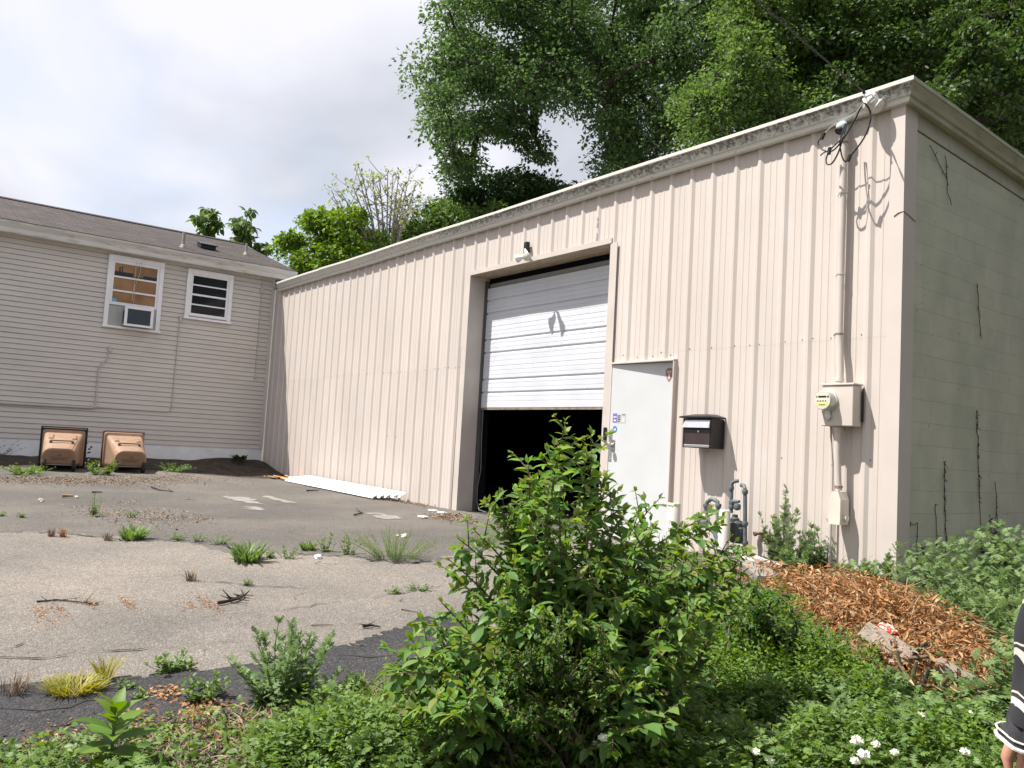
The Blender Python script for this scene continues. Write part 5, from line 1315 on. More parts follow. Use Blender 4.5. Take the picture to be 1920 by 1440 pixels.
b_ = np.array([-14.3, -3.85, soil_h(-14.3, -3.85)]); herb('shaded_weed', 'dark leafy weed against the white foundation between the two tan carts', b_, .62, .5, 9, L_dark, 380, T=T_OVATE, leaf=(.07, .13), dens=.04)
b_ = np.array([-14.6, -.62, soil_h(-14.6, -.62)]); tuft('soil_weed', 'small dark rosette weed on the soil heap by the foundation', b_, .16, .34, 50, L_dark, 381, T=T_OVATE, flat=.9).location = (0, 0, .30)
b_ = np.array([-14.75, -5.3, .45]); herb('foundation_creeper', 'straggling creeper on the white foundation past the shadier cart', b_, .55, .9, 12, L_dark, 382, T=T_OVATE, leaf=(.04, .07), dens=.05, lean=1.2)

# unseen tree, added beyond the view to keep the block wall dim
r = np.random.default_rng(91)
th = thing('added_shade_tree', 'unseen spreading tree added to shade the block wall', 'tree', (7.0, 3.6, 0.2))
pts = [np.array([7.0, 3.6, 0.2]) + np.array([0, 0, .7]) * k for k in range(9)]
C_ = []
while len(C_) < 150:
    q = r.uniform(-1, 1, 3)
    if q @ q < 1: C_.append(np.array([7.2, 4.4, 5.4]) + q * np.array([4.6, 6.2, 4.6]))
pt_, pr_ = grow(pts, C_, .8, .05, r); mb = MB(); wood(mb, pt_, pr_, .3, .015); mb.build('trunk', M_bark, th, smooth=True)
P = np.concatenate([c + r.normal(0, .5, (150, 3)) for c in C_]); n = len(P)
leaf_mesh('crown', [(T_DIAMOND, P, r.normal(0, 1, (n, 3)) - [0, 0, .3], r.normal(0, .5, (n, 3)) + [0, 0, .9], r.uniform(.2, .36, n))], L_dark, th)

# ================================================================== things on and by the walls
# mailbox
ml = thing('mailbox', 'black wall mailbox with brushed metal slot flap on the ribbed wall beside the walk-in door', 'mailbox', (-2.06, -0.1, 1.37))
X0, X1, Y0_ = -2.25, -1.875, -0.205
mb = MB()
mb.add([(X0 + .02, 0.0, 1.365), (X1 - .0, 0.0, 1.365), (X1, Y0_, 1.365), (X0, Y0_, 1.365), (X0, 0.0, 1.672), (X1, 0.0, 1.672), (X1, Y0_, 1.672), (X0, Y0_, 1.672)],
       [(0, 1, 2, 3), (4, 7, 6, 5), (0, 4, 5, 1), (1, 5, 6, 2), (2, 6, 7, 3), (3, 7, 4, 0)])
mb.build('body', M_black, ml)
mb = MB()
vs = [(X0 - .035, 0.0, 1.676), (X1 + .02, 0.0, 1.676), (X1 + .02, Y0_ - .03, 1.676), (X0 - .035, Y0_ - .03, 1.676), (X0 - .035, 0, 1.692), (X1 + .02, 0, 1.692), (X1 + .02, Y0_ - .03, 1.692), (X0 - .035, Y0_ - .03, 1.692), (X0 + .08, 0, 1.725), (X1 - .10, 0, 1.725), (X1 - .10, Y0_ + .09, 1.722), (X0 + .08, Y0_ + .09, 1.722)]
mb.add(vs, [(0, 3, 2, 1), (0, 1, 5, 4), (1, 2, 6, 5), (2, 3, 7, 6), (3, 0, 4, 7), (4, 5, 9, 8), (5, 6, 10, 9), (6, 7, 11, 10), (7, 4, 8, 11), (8, 9, 10, 11)])
mb.build('lid', M_black, ml)
mb = MB(); mb.add([(X0 + .03, Y0_ - .004, 1.655), (X1 - .012, Y0_ - .004, 1.655), (X1 - .012, Y0_ - .035, 1.575), (X0 + .005, Y0_ - .035, 1.575), (X0 + .03, Y0_ - .001, 1.655), (X1 - .012, Y0_ - .001, 1.655), (X1 - .012, Y0_ - .002, 1.572), (X0 + .005, Y0_ - .002, 1.572)],
                  [(0, 3, 2, 1), (3, 7, 6, 2), (0, 4, 7, 3), (1, 2, 6, 5)])
mb.build('slot_flap', M_brush, ml)
MB().bbox(X0 + .03, X1 - .012, Y0_ - .006, Y0_ - .001, 1.405, 1.555, .003).build('front_panel', mat('dark_brown_panel', (0.045, 0.032, 0.032), rough=0.3, var=0.15), ml)
MB().bbox(X0 + .03, X1 - .01, Y0_ - .018, Y0_ - .001, 1.372, 1.398, .005).build('bottom_rail', M_brush, ml)
MB().lathe([(.011, 0), (.011, .006), (.006, .008)], (X0 + .215, Y0_ - .006, 1.535), (0, -1, 0), 12).build('lock', M_brush, ml)

# electric service
es = thing('electric_meter', 'beige electric meter box with round glass meter and tall conduit mast near the building corner', 'electric meter', (-.5, -.08, .4))
bx = MB(); bx.bbox(-.655, -.345, -.155, -.012, 1.618, 1.985, .006); bx.bbox(-.665, -.335, -.165, -.008, 1.987, 2.004, .003)
bx.build('meter_box', M_trim, es)
MB().bbox(-.335, -.322, -.035, -.012, 1.66, 1.96, .003).build('box_hinge', M_black, es)
mb = MB(); c = (-.585, -.157, 1.845)
mb.lathe([(.098, 0), (.098, .022), (.090, .026), (.088, .085), (.082, .098)], c, (0, -1, 0), 28)
mt = mb.build('meter', M_alu, es, smooth=True)
mb = MB(); mb.lathe([(.081, .0985), (.081, .1005), (.0, .1005)], c, (0, -1, 0), 28, cap=False); mb.build('dial', mat('yellowed_meter_dial', (0.55, 0.53, 0.44), rough=0.25, var=0.1, scale=12), mt)
mb = MB()
mb.box(-.625, -.545, -.259, -.2578, 1.868, 1.884, 0); mb.box(-.648, -.634, -.259, -.2578, 1.87, 1.88, 0); mb.box(-.535, -.52, -.259, -.2578, 1.868, 1.884, 0)
for k in range(4): mb.box(-.635 + k * .026, -.622 + k * .026, -.259, -.2578, 1.832, 1.842, 0)
mb.box(-.64, -.53, -.2586, -.2578, 1.793, 1.822, 1); mb.box(-.615, -.555, -.259, -.2578, 1.800, 1.806, 0)
mb.build('dial_marks', [M_black, mat('yellow_dial_label', (0.55, 0.53, 0.12))], mt)
mb = MB(); mb.bbox(-.600, -.555, -.185, -.158, 1.695, 1.765, .012); mb.lathe([(.03, 0), (.03, .02), (.015, .026)], (-.578, -.158, 1.70), (0, -1, 0), 14); mb.build('seal_hasp', M_alu, mt)
PX = -.565
mb = MB()
mb.tube([(-.530, -.075, 2.0), (-.530, -.072, 2.14), (-.548, -.06, 2.33), (PX, -.048, 2.46), (PX, -.046, 3.4), (PX, -.046, 4.40)], .034, 14)
mb.lathe([(.040, 0), (.040, .03)], (-.530, -.075, 2.03), (0, 0, 1), 16)
mb.build('mast', M_trim, es, smooth=True)
for z in (2.47, 3.03, 3.80):
    s_ = MB(); s_.lathe([(.037, -.008), (.037, .008)], (PX, -.047, z), (0, 0, 1), 16); s_.box(PX - .075, PX - .03, -.02, -.008, z - .008, z + .008)
    s_.lathe([(.009, 0), (.006, .012)], (PX - .055, -.02, z + .002), (0, -1, 0), 6); s_.build('strap', M_alu if z > 3 else M_rust, es)
MB().lathe([(.037, -.006), (.038, .0), (.037, .006)], (PX, -.046, 4.28), (0, 0, 1), 16).build('mast_collar', M_rust, es)
mb = MB(); mb.lathe([(.036, -.03), (.050, .0), (.052, .03), (.045, .055), (.022, .075), (0.0, .078)], (PX - .006, -.066, 4.41), (-.15, -.40, 1), 18)
mb.build('weather_head', mat('pale_blue_grey_cap', (0.55, 0.62, 0.66), rough=0.4, var=0.08), es, smooth=True)
mb = MB(); mb.lathe([(.034, -.02), (.040, .012), (.034, .016)], (PX - .018, -.105, 4.385), (-.1, -.55, -.9), 16); mb.build('weather_head_mouth', M_black, es)
mb = MB(); mb.tube([(-.525, -.09, 1.62), (-.525, -.09, 1.4), (-.515, -.085, 1.12), (-.505, -.082, 1.04)], .031, 14); mb.lathe([(.038, 0), (.038, .035)], (-.525, -.09, 1.575), (0, 0, 1), 16)
mb.build('lower_conduit', M_trim, es, smooth=True)
lb_ = MB(); fx = -.50
prof = [(-.055, .78), (-.05, .74), (.05, .74), (.055, .78), (.055, .96), (.03, 1.03), (-.03, 1.03), (-.055, .96)]
vs = [(fx + x, -.15, z) for x, z in prof] + [(fx + x, -.012, z) for x, z in prof]
lb_.add(vs, [tuple(range(8))] + [(i, 8 + i, 8 + (i + 1) % 8, (i + 1) % 8) for i in range(8)])
lb_.lathe([(.03, 0), (.03, .03)], (fx + .055, -.08, .80), (1, 0, 0), 12)
lb_.build('conduit_fitting', mat('cream_fitting_paint', (0.60, 0.55, 0.48), var=0.08), es)
MB().lathe([(.036, -.01), (.036, .01)], (-.506, -.083, 1.075), (0, 0, 1), 14).build('fitting_clamp', M_rust, es)
mb = MB(); mb.tube([(-.62, -.05, 1.62), (-.615, -.045, 1.45), (-.60, -.04, 1.25), (-.60, -.04, .9), (-.605, -.045, .2)], .010, 8); mb.lathe([(.014, -.01), (.014, .01)], (-.602, -.04, 1.28), (0, 0, 1), 10)
mb.build('ground_wire_pipe', M_conduit, es)

# service drop: cable from the street pole, dead-ended on a wrapped insulator, and the loops into the mast
INS = np.array([-.225, -.10, 4.555])
ins = thing('wire_insulator', 'white wrapped insulator knob under the gutter end, holding the overhead cable', 'insulator', INS)
mb = MB()
mb.lathe([(.02, -.10), (.055, -.085), (.075, -.05), (.055, -.03), (.072, 0.0), (.085, .03), (.07, .06), (.045, .075), (.0, .08)], INS + np.array([-.02, -.02, -.01]), (-.55, -.35, .5), 16)
mb.build('knob', M_ceram, ins, smooth=True)
mb = MB(); mb.tube([INS + np.array(p) for p in ((-.07, -.08, .07), (-.04, -.10, .03), (.0, -.09, .045), (.03, -.06, 0), (0, -.08, -.03), (-.05, -.09, -.02), (-.08, -.07, .03))], .016, 8); mb.build('wrapping', M_ceram, ins, smooth=True)
mb = MB(); mb.tube([INS + np.array(p) for p in ((.03, .0, .0), (.10, .06, .03), (.15, .09, .05), (.17, .098, .12))], .009, 6); mb.build('hook', M_cable, ins)
SP = INS + np.array([-.07, -.10, .09])
far_ = at(1440, 0, 2.6)
dropd = np.array([0.20, -0.975, 0.07]); dropd = dropd / np.linalg.norm(dropd)
# the cable runs toward the street and rises so that it crosses the frame near the top edge
end = SP + (at(1432, -8, 5.2) - SP) * 2.2
mb = MB(); n = 30
path = [SP + (end - SP) * (k / n) + np.array([0, 0, -.25 * math.sin(math.pi * k / n)]) * 0.25 for k in range(n + 1)]
mb.tube(path, .0042, 6)
tw = []
for k in range(200):
    f = k / 199; p = SP + (end - SP) * f + np.array([0, 0, -.0625 * math.sin(math.pi * f)]); tw.append(p + np.array([.006 * math.cos(k * 1.1), 0, .006 * math.sin(k * 1.1)]))
mb.tube(tw, .003, 5); mb.tube([2 * np.array(a) - np.array(b) for a, b in zip([SP + (end - SP) * (k / 199) + np.array([0, 0, -.0625 * math.sin(math.pi * k / 199)]) for k in range(200)], tw)], .003, 5)
mb.tube([SP, INS + np.array([-.05, -.06, .03])], .014, 6)
tag(mb.build('overhead_cable', M_cable), 'black twisted overhead cable running down to the insulator at the gutter end', 'cable')
mb = MB()
def wire(pxs, r_=.0075, m_=mb):
    ctrl = [on_y(px, py, y) for px, py, y in pxs]; out = []
    for i in range(len(ctrl) - 1):
        p0, p1, p2, p3 = ctrl[max(i - 1, 0)], ctrl[i], ctrl[i + 1], ctrl[min(i + 2, len(ctrl) - 1)]
        for t in np.linspace(0, 1, 7)[:-1]:
            out.append(0.5 * ((2 * p1) + (-p0 + p2) * t + (2 * p0 - 5 * p1 + 4 * p2 - p3) * t * t + (-p0 + 3 * p1 - 3 * p2 + p3) * t ** 3))
    out.append(ctrl[-1]); m_.tube(out, r_, 6)
wire([(1619, 192, -.25), (1612, 205, -.26), (1602, 226, -.27), (1588, 250, -.27), (1577, 266, -.26), (1566, 279, -.25), (1556, 284, -.25), (1543, 281, -.25), (1535, 273, -.24), (1535, 264, -.24), (1543, 255, -.23)])
wire([(1585, 232, -.15), (1580, 248, -.18), (1575, 262, -.22), (1576, 280, -.24), (1580, 297, -.25), (1586, 303, -.25), (1592, 296, -.25)])
wire([(1592, 296, -.25), (1604, 281, -.24), (1618, 262, -.22), (1627, 243, -.2), (1632, 226, -.18), (1632, 213, -.17), (1629, 203, -.2), (1621, 193, -.24)])
wire([(1588, 232, -.15), (1583, 250, -.2), (1578, 268, -.24), (1570, 290, -.26), (1560, 306, -.26), (1551, 308, -.26), (1549, 299, -.25), (1553, 287, -.25), (1558, 279, -.25), (1572, 266, -.24), (1584, 252, -.22)])
wire([(1538, 292, -.26), (1545, 286, -.25), (1554, 283, -.25)], .006)
for (px, py, y, a) in ((1543, 255, -.23, 25), (1592, 296, -.25, 20), (1555, 283, -.25, 8)):
    c = on_y(px, py, y); mb.bbox(-.016, .016, -.014, .014, -.035, .035, .006, M=Matrix.Translation(c) @ Matrix.Rotation(R(a), 4, 'Y'))
tag(mb.build('service_wire', M_cable), 'looped black service wires hanging out of the mast head near the building corner', 'wire')
mb = MB(); wire([(1543, 254, -.23), (1558, 238, -.24), (1580, 225, -.25), (1603, 213, -.26), (1619, 193, -.26)], .0045, mb)
tag(mb.build('neutral_wire', M_alu), 'thin bare grey wire arching over the looped black wires', 'wire')

# twin flood light over the opening
fl = thing('flood_light', 'twin flood light with two clear bulbs above the overhead door', 'lamp', (-5.42, -.05, 4.0))
MB().bbox(-5.42, -5.34, -.06, -.004, 3.98, 4.13, .008).build('junction_box', M_black, fl)
for (c, d) in ((tuple(on_y(973, 484, -.13)), (-.85, -.40, -.22)), (tuple(on_y(989, 481, -.15)), (.55, -.80, -.30))):
    d_ = Vector(d).normalized(); m_ = MB(); m_.lathe([(.018, -.11), (.027, -.09), (.03, -.045), (.048, -.005), (.060, .03)], c, d, 18); l_ = m_.build('lamp', M_ceram, fl, smooth=True)
    m_ = MB(); m_.lathe([(.058, .031), (.042, .044), (0, .05)], c, d, 18, cap=False); m_.build('lens', mat('clear_bulb_glass', (0.62, 0.60, 0.52), rough=0.15, var=0.1), l_, smooth=True)
    m_ = MB(); m_.tube([Vector(c) - d_ * .11, (-5.38, -.06, 4.02)], .012, 6); m_.build('arm', M_alu, l_)

# gas service
gs = thing('gas_meter', 'grey gas meter with regulator and looped riser pipes by the ribbed wall under the mailbox', 'gas meter', (-1.65, -.25, .3))
def pipe(pts, r_=.021, fit=()):
    m_ = MB(); m_.tube(pts, r_, 12)
    for f in fit: m_.lathe([(r_ * 1.35, -.02), (r_ * 1.5, -.008), (r_ * 1.5, .008), (r_ * 1.35, .02)], f, (0, 0, 1), 12)
    return m_.build('pipe', M_greypipe, gs, smooth=True)
def G(px, py, y=-.25): return tuple(on_y(px, py, y))
a = np.array(G(1324, 990)); t_ = np.array(G(1324, 948)); u_ = np.array(G(1347, 948)); w_ = np.array(G(1347, 1000)); top = np.array(G(1335, 935))
pipe([a, t_ - [0, 0, .01], t_ + [.012, 0, .035], (t_ + u_) / 2 + [-.02, 0, .062], (t_ + u_) / 2 + [.02, 0, .062], u_ + [-.012, 0, .035], u_ - [0, 0, .01], w_], .021, [t_, u_, (a + t_) / 2])
b0 = np.array(G(1371, 962)); b1 = np.array(G(1371, 915)); 
pipe([b0, b1, b1 + [.004, .005, .05], b1 + [.03, .02, .07], b1 + [.06, .03, .075]], .019, [b0 + [0, 0, .06], b1, b0 + [0, 0, .10]])
c0 = np.array(G(1397, 1042)); c1 = np.array(G(1397, 922)); cw = b1 + np.array([.075, .09, .085])
pipe([c0, c1 - [0, 0, .01], c1 + [-.004, 0, .03], c1 + [-.03, 0.02, .055], c1 + [-.07, .03, .06]], .020, [c1, (c0 + c1) / 2, c0 + (c1 - c0) * .2])
m_ = MB(); k0 = np.array(G(1374, 940)); m_.tube([k0 + [-.02, 0, 0], k0 + [.04, 0, .0], k0 + [.085, -.01, .005]], [.018, .02, .014], 10); m_.lathe([(.02, 0), (.034, .012), (.034, .045), (.022, .06)], k0 + [.06, -.01, -.02], (.3, -.2, -1), 12); m_.build('valve', M_greypipe, gs, smooth=True)
m_ = MB(); g0 = np.array(G(1378, 1018)); m_.bbox(g0[0] - .058, g0[0] + .062, g0[1] - .05, g0[1] + .07, g0[2], g0[2] + .22, .03)
m_.lathe([(.045, .20), (.045, .235), (.028, .25), (.028, .275)], (g0[0] - .01, g0[1], g0[2]), (0, 0, 1), 16); m_.bbox(g0[0] + .02, g0[0] + .085, g0[1] - .03, g0[1] + .05, g0[2], g0[2] + .16, .02)
m_.build('meter_case', mat('dark_grey_meter_paint', (0.055, 0.062, 0.064), rough=0.5, var=0.15), gs)
m_ = MB(); r0_ = np.array(G(1318, 975)); m_.lathe([(.0, -.05), (.06, -.045), (.078, -.02), (.084, 0), (.078, .02), (.05, .04), (.03, .05), (.03, .085)], r0_, (-.3, -.9, .25), 20); m_.tube([r0_ + [-.03, 0, .0], r0_ + [-.10, -.02, .015]], .022, 10)
m_.build('regulator', M_steel, gs, smooth=True)
pipe([np.array(G(1330, 990)), np.array(G(1340, 1000)), np.array(G(1350, 1030))], .020)

# bollards
for (px, lab, rad, mt_) in ((1264, 'chipped white pipe bollard standing beside the walk-in door', .068, 0), (1359, 'plain pale pipe bollard half hidden behind the grey gas pipes', .055, 1)):
    q = on_y(px, 943 if not mt_ else 956, -.40); z0 = float(gh(q[0], q[1])) - .05; m_ = MB()
    m_.lathe([(rad, 0), (rad, q[2] - z0 - .012), (rad - .008, q[2] - z0), (rad - .015, q[2] - z0), (rad - .02, q[2] - z0 - .05), (0, q[2] - z0 - .05)], (q[0], q[1], z0), (0, 0, 1), 24, cap=False)
    b_ = m_.build('bollard', M_boll, smooth=True); tag(b_, lab, 'bollard')
q = on_y(1270, 943, -.40); tuft('bollard_tuft', 'tiny tuft of weed growing in the top of the chipped white bollard', q, .05, .07, 22, L_weed, 401, T=T_BLADE, flat=.6).location = (0, 0, q[2] - float(gh(q[0], q[1])) - .04)
# tap
tp_ = thing('garden_tap', 'old brass garden tap sticking out low on the ribbed wall', 'tap', (-1.33, -.05, .56)); q = on_y(1426, 1000, -.06)
m_ = MB(); m_.tube([q + [0.02, .07, .01], q + [0.01, .02, .005], q + [-.02, -.05, -.005]], [.016, .018, .016], 10); m_.lathe([(.022, 0), (.024, .02), (.016, .024), (.012, .024)], q + [-.018, -.045, -.004], (-.35, -.9, -.2), 12); m_.build('spout', M_rust, tp_, smooth=True)
m_ = MB(); m_.tube([q + [.01, .02, 0], q + [.012, .015, -.05]], .01, 8); m_.lathe([(.022, 0), (.022, .012)], q + [.012, .015, -.055], (0, 0, -1), 10); m_.build('handle', M_rust, tp_)

# weathered ledge board on a stub post, and white boards slanting into the weeds
lg = thing('plank_ledge', 'grey-brown plank lying level on a stub post in front of the gas meter', 'plank', (-1.1, -.55, .25))
a = on_y(1328, 1040, -.50); b_ = on_y(1462, 1033, -.42)
m_ = MB(); L_ = np.linalg.norm(b_ - a); M_ = Matrix.Translation(a) @ Matrix.Rotation(math.atan2(b_[1] - a[1], b_[0] - a[0]), 4, 'Z'); m_.bbox(-.1, L_, -.02, .19, -.03, .012, .004, M=M_); m_.build('plank', M_wood, lg)
m_ = MB(); m_.bbox(L_ * .50, L_ * .57, .02, .09, -.25, -.032, .004, M=M_); m_.build('stub_post', M_twigdark, lg)
def board(name, lab, cat, pa, pb, w_, t_, m__, roll=0, group=None):
    pa, pb = Vector(pa), Vector(pb); d = (pb - pa); Q = d.to_track_quat('X', 'Z').to_matrix().to_4x4(); M_ = Matrix.Translation(pa) @ Q @ Matrix.Rotation(R(roll), 4, 'X')
    m_ = MB(); m_.bbox(0, d.length, -w_ / 2, w_ / 2, -t_ / 2, t_ / 2, .003, M=M_); o = m_.build(name, m__); return tag(o, lab, cat, group)
board('white_board', 'white painted board slanting down from under the ledge plank', 'board', at(1388, 1046, 7.9), at(1426, 1070, 7.4), .10, .025, M_boll, 70)
board('white_board', 'thin white board lying behind the slanting one beside the mugworts', 'board', at(1416, 1046, 7.95), at(1462, 1064, 7.5), .05, .02, M_boll, 60)
q = gnd(1385, 1085); m_ = MB()
vs = [(q[0] - .30, q[1] + .35, .0), (q[0] + .35, q[1] - .22, .0), (q[0] + .47, q[1] - .06, .0), (q[0] - .16, q[1] + .50, .0)]
m_.add([(x, y, .15) for x, y, _ in vs] + [(x, y, float(gh(x, y)) + .10) for x, y, _ in vs], [(3, 2, 1, 0), (4, 5, 6, 7), (0, 1, 5, 4), (1, 2, 6, 5), (2, 3, 7, 6), (3, 0, 4, 7)])
tag(m_.build('concrete_step', M_patch), 'low pale concrete slab half hidden behind the shrub, under the gas meter', 'slab')

# stacked lengths of white siding at the foot of the wall
a = on_y(572, 903, -.05); b_ = gnd(752, 940)
ws = thing('white_siding_offcuts', 'stack of long white siding lengths lying along the foot of the ribbed wall', 'siding boards', ((a[0] + b_[0]) / 2, -.25, .28))
for k in range(5):
    y0 = -.40 + .075 * k; xL, xR = -12.35 + .06 * k, -8.62 + .10 * k + random.uniform(-.03, .03); m_ = MB()
    zf = lambda x: float(gh(x, y0)) + .02
    pr = [(-.055, .0), (-.045, .03), (.0, .05), (.045, .085), (.052, .08), (.0, .042), (-.04, .02), (-.05, .0)]
    vs = [(xL, y0 + y_, zf(xL) + .012 * k + z_) for y_, z_ in pr] + [(xR, y0 + y_, zf(xR) + .012 * k + z_) for y_, z_ in pr]
    m_.add(vs, [(i, i + 1, 9 + i, 8 + i) for i in range(7)] + [tuple(range(8)), tuple(range(15, 7, -1))]); m_.build('siding_length', M_whiteboard, ws)
# splintered wood by the soil heap
for k, (xa, ya, xb, yb, w_, mt_, lab) in enumerate((
        (-13.25, -.30, -12.55, -.22, .10, M_newwood, 'orange split board nearest the white siding stack'),
        (-13.0, -.16, -12.4, -.12, .08, M_newwood, 'orange split board tight against the ribbed wall'),
        (-13.6, -.42, -12.95, -.40, .09, M_straw, 'straw coloured split board lying below the soil heap'),
        (-13.9, -.62, -13.2, -.50, .07, M_straw, 'pale splinter farthest from the white siding stack'),
        (-12.75, -.36, -12.3, -.38, .06, M_newwood, 'short orange splinter in front of the orange boards'))):
    za, zb = float(gh(xa, ya)) + .05 + .03 * (k % 2), float(gh(xb, yb)) + .035
    board('wood_scrap', lab, 'wood scrap', (xa, ya, za), (xb, yb, zb), w_, .022, mt_, random.uniform(-15, 15), 'split wood at the wall foot')

# ================================================================== the two carts lying on their backs
def make_cart(label, lid_open):
    th = thing('trash_cart', label, 'trash cart', (0, 0, 0), 'tan wheeled carts by the house')
    # local: x = 0 at the cart's bottom (towards the lot), -x to the rim; z up
    def sec(x, w_, zb, zt, rt, rb):
        pts = []
        for (cy, cz, a0, rr) in ((w_ / 2 - rt, zt - rt, 0, rt), (-w_ / 2 + rt, zt - rt, 90, rt), (-w_ / 2 + rb, zb + rb, 180, rb), (w_ / 2 - rb, zb + rb, 270, rb)):
            for k in range(5):
                a = R(a0 + k * 22.5); pts.append((x, cy + rr * math.cos(a), cz + rr * math.sin(a)))
        return pts
    S = [(-.012, .56, .15, .42, .15, .03), (0.0 - .03, .60, .13, .45, .16, .04), (-.30, .64, .12, .55, .15, .05), (-.60, .68, .10, .66, .10, .06), (-.88, .71, .09, .74, .06, .06), (-.90, .78, .07, .80, .05, .05), (-1.06, .79, .06, .82, .05, .05)]
    m_ = MB(); vs, fs = [], []
    for s in S: vs += sec(*s)
    vs = [(x + ((z - .28) * .42 if x > -.05 else 0), y, z) for x, y, z in vs]
    n = 20
    for j in range(len(S) - 1):
        for i in range(n): fs.append((j * n + i, (j + 1) * n + i, (j + 1) * n + (i + 1) % n, j * n + (i + 1) % n))
    fs.append(tuple(range(n))); m_.add(vs, fs)
    body = m_.build('body', M_cart); body.parent = th
    def up(x): return .45 + (.74 - .45) * min(max((-x - .03) / .85, 0), 1)
    m_ = MB(); tilt = math.atan2(.29, .85)
    TM = lambda x, dz=0: Matrix.Translation((x, 0, up(x) + dz)) @ Matrix.Rotation(tilt, 4, 'Y')
    m_.bbox(-.09, .09, -.16, .16, -.01, .006, .004, M=TM(-.63)); rc = m_.build('grab_recess', M_cartlid); rc.parent = body
    m_ = MB(); m_.bbox(-.12, .10, -.25, -.165, -.02, .035, .012, M=TM(-.60)); m_.bbox(-.12, .10, .165, .25, -.02, .035, .012, M=TM(-.60)); m_.bbox(-.04, .02, -.16, .16, -.02, .02, .01, M=TM(-.44)); o = m_.build('grab_cheek', M_cart); o.parent = body
    m_ = MB(); m_.tube([TM(-.32, .045) @ Vector((0, -.2, 0)), TM(-.32, .045) @ Vector((0, .2, 0))], .012, 8); m_.bbox(-.03, .03, -.215, -.17, -.02, .05, .008, M=TM(-.32)); m_.bbox(-.03, .03, .17, .215, -.02, .05, .008, M=TM(-.32)); o = m_.build('lift_bar', M_cartlid); o.parent = body
    m_ = MB()                                                             # embossed lines on the bottom
    for (z, w_) in ((.27, .36), (.245, .30), (.222, .22)): m_.bbox(-.012 + (z - .28) * .42, -.006 + (z - .28) * .42, -w_ / 2, w_ / 2, z, z + .008, .002)
    m_.bbox(.004, .014, -.03, -.012, .30, .34, .002); m_.bbox(.004, .014, .012, .03, .30, .34, .002)
    o = m_.build('embossing', M_cartlid); o.parent = body
    m_ = MB(); m_.bbox(-1.075, -.985, -.415, .415, .04, .85, .03); o = m_.build('lid', M_cartlid); o.parent = th
    if lid_open:
        m_ = MB(); m_.bbox(-.99, -.90, -.43, -.40, .05, .86, .012); m_.bbox(-.99, -.90, .40, .43, .05, .86, .012); m_.bbox(-.99, -.90, -.43, .43, .845, .87, .012); o = m_.build('lid_rim', M_black); o.parent = th
    for sy in (-1, 1):
        m_ = MB(); m_.lathe([(.05, -.03), (.118, -.03), (.125, -.015), (.125, .015), (.118, .03), (.05, .03)], (-.10, sy * .26, .125), (0, 1, 0), 22); o = m_.build('wheel', M_rubber, smooth=True); o.parent = th
        m_ = MB(); m_.lathe([(.05, 0), (.03, .012)], (-.10, sy * .29, .125), (0, sy, 0), 12); h_ = m_.build('hub', M_cartlid); h_.parent = o
    m_ = MB(); m_.tube([(-.10, -.24, .125), (-.10, .24, .125)], .012, 8); o = m_.build('axle', M_steel); o.parent = th
    return th
for (px, rz, lab, op) in ((111, -12, 'tan wheeled cart lying on its back with a black lid rim, nearer the picture edge', True), (246, -3, 'tan wheeled cart lying on its back, the lighter and cleaner of the two', False)):
    th = make_cart(lab, op); x = -12.45; d = ray(px, 858); t_ = (x - CAM[0]) / d[0]; y = (CAM + d * t_)[1]
    th.location = (x, y, float(gh(x, y)) - .0); th.rotation_euler = (0, 0, R(rz)); th.scale = (.93, .88, .88)
    bpy.context.view_layer.update()

# ================================================================== dry leaf pile with planks and cut sticks
AX = np.array([(-1.05, -.62), (-.35, -.95), (.35, -1.40), (1.0, -1.95), (1.50, -2.42), (1.80, -2.72)]); HW = np.array([.30, .40, .50, .56, .48, .22]); HH = np.array([.015, .06, .18, .25, .19, .06])
def pile_h(x, y):
    x, y = np.asarray(x, float), np.asarray(y, float); best = np.zeros_like(x)
    for i in range(len(AX) - 1):
        for t in np.linspace(0, 1, 8):
            c = AX[i] + (AX[i + 1] - AX[i]) * t; w = HW[i] + (HW[i + 1] - HW[i]) * t; h = HH[i] + (HH[i + 1] - HH[i]) * t
            best = np.maximum(best, h * np.clip(1 - ((x - c[0]) ** 2 + (y - c[1]) ** 2) / (w * w), 0, 1) ** .8)
    return best
xs = np.arange(-1.6, 2.6, .06); ys = np.arange(-3.4, -.1, .06); Xs, Ys = np.meshgrid(xs, ys, indexing='ij'); H_ = pile_h(Xs, Ys)
Zs = gh(Xs, Ys) + H_ * (.9 + .2 * vnoise(Xs, Ys, 12, 51)) - .02
nyy = Xs.shape[1]; keep = ((H_[:-1, :-1] > .0) | (H_[1:, 1:] > 0)); i = (np.arange(len(xs) - 1)[:, None] * nyy + np.arange(nyy - 1)[None])[keep]
struct(np_mesh('soil_mound', np.stack([Xs, Ys, Zs], -1).reshape(-1, 3), np.stack([i, i + nyy, i + nyy + 1, i + 1], -1), M_soil))
r = np.random.default_rng(61); n = 120000; px = r.uniform(-1.6, 2.6, n); py = r.uniform(-3.4, -.1, n); hh = pile_h(px, py); ok = r.random(n) < np.clip(hh * 12, 0, 1) * np.clip(.85 + 1.3 * vnoise(px, py, 6, 53), .15, 1) * np.where((py - px * -.83 < -1.65) , .35, 1); px, py, hh = px[ok], py[ok], hh[ok]; n = len(px)
P = np.stack([px, py, gh(px, py) + hh * (.92 + .15 * r.random(n)) + r.uniform(-.01, .04, n) * (1 + 2.2 * (r.random(n) < .22))], -1)
D = r.normal(0, 1, (n, 3)) * [1, 1, .7] + [.35, -.5, -.25]; N = r.normal(0, .9, (n, 3)) + [0, 0, .5]
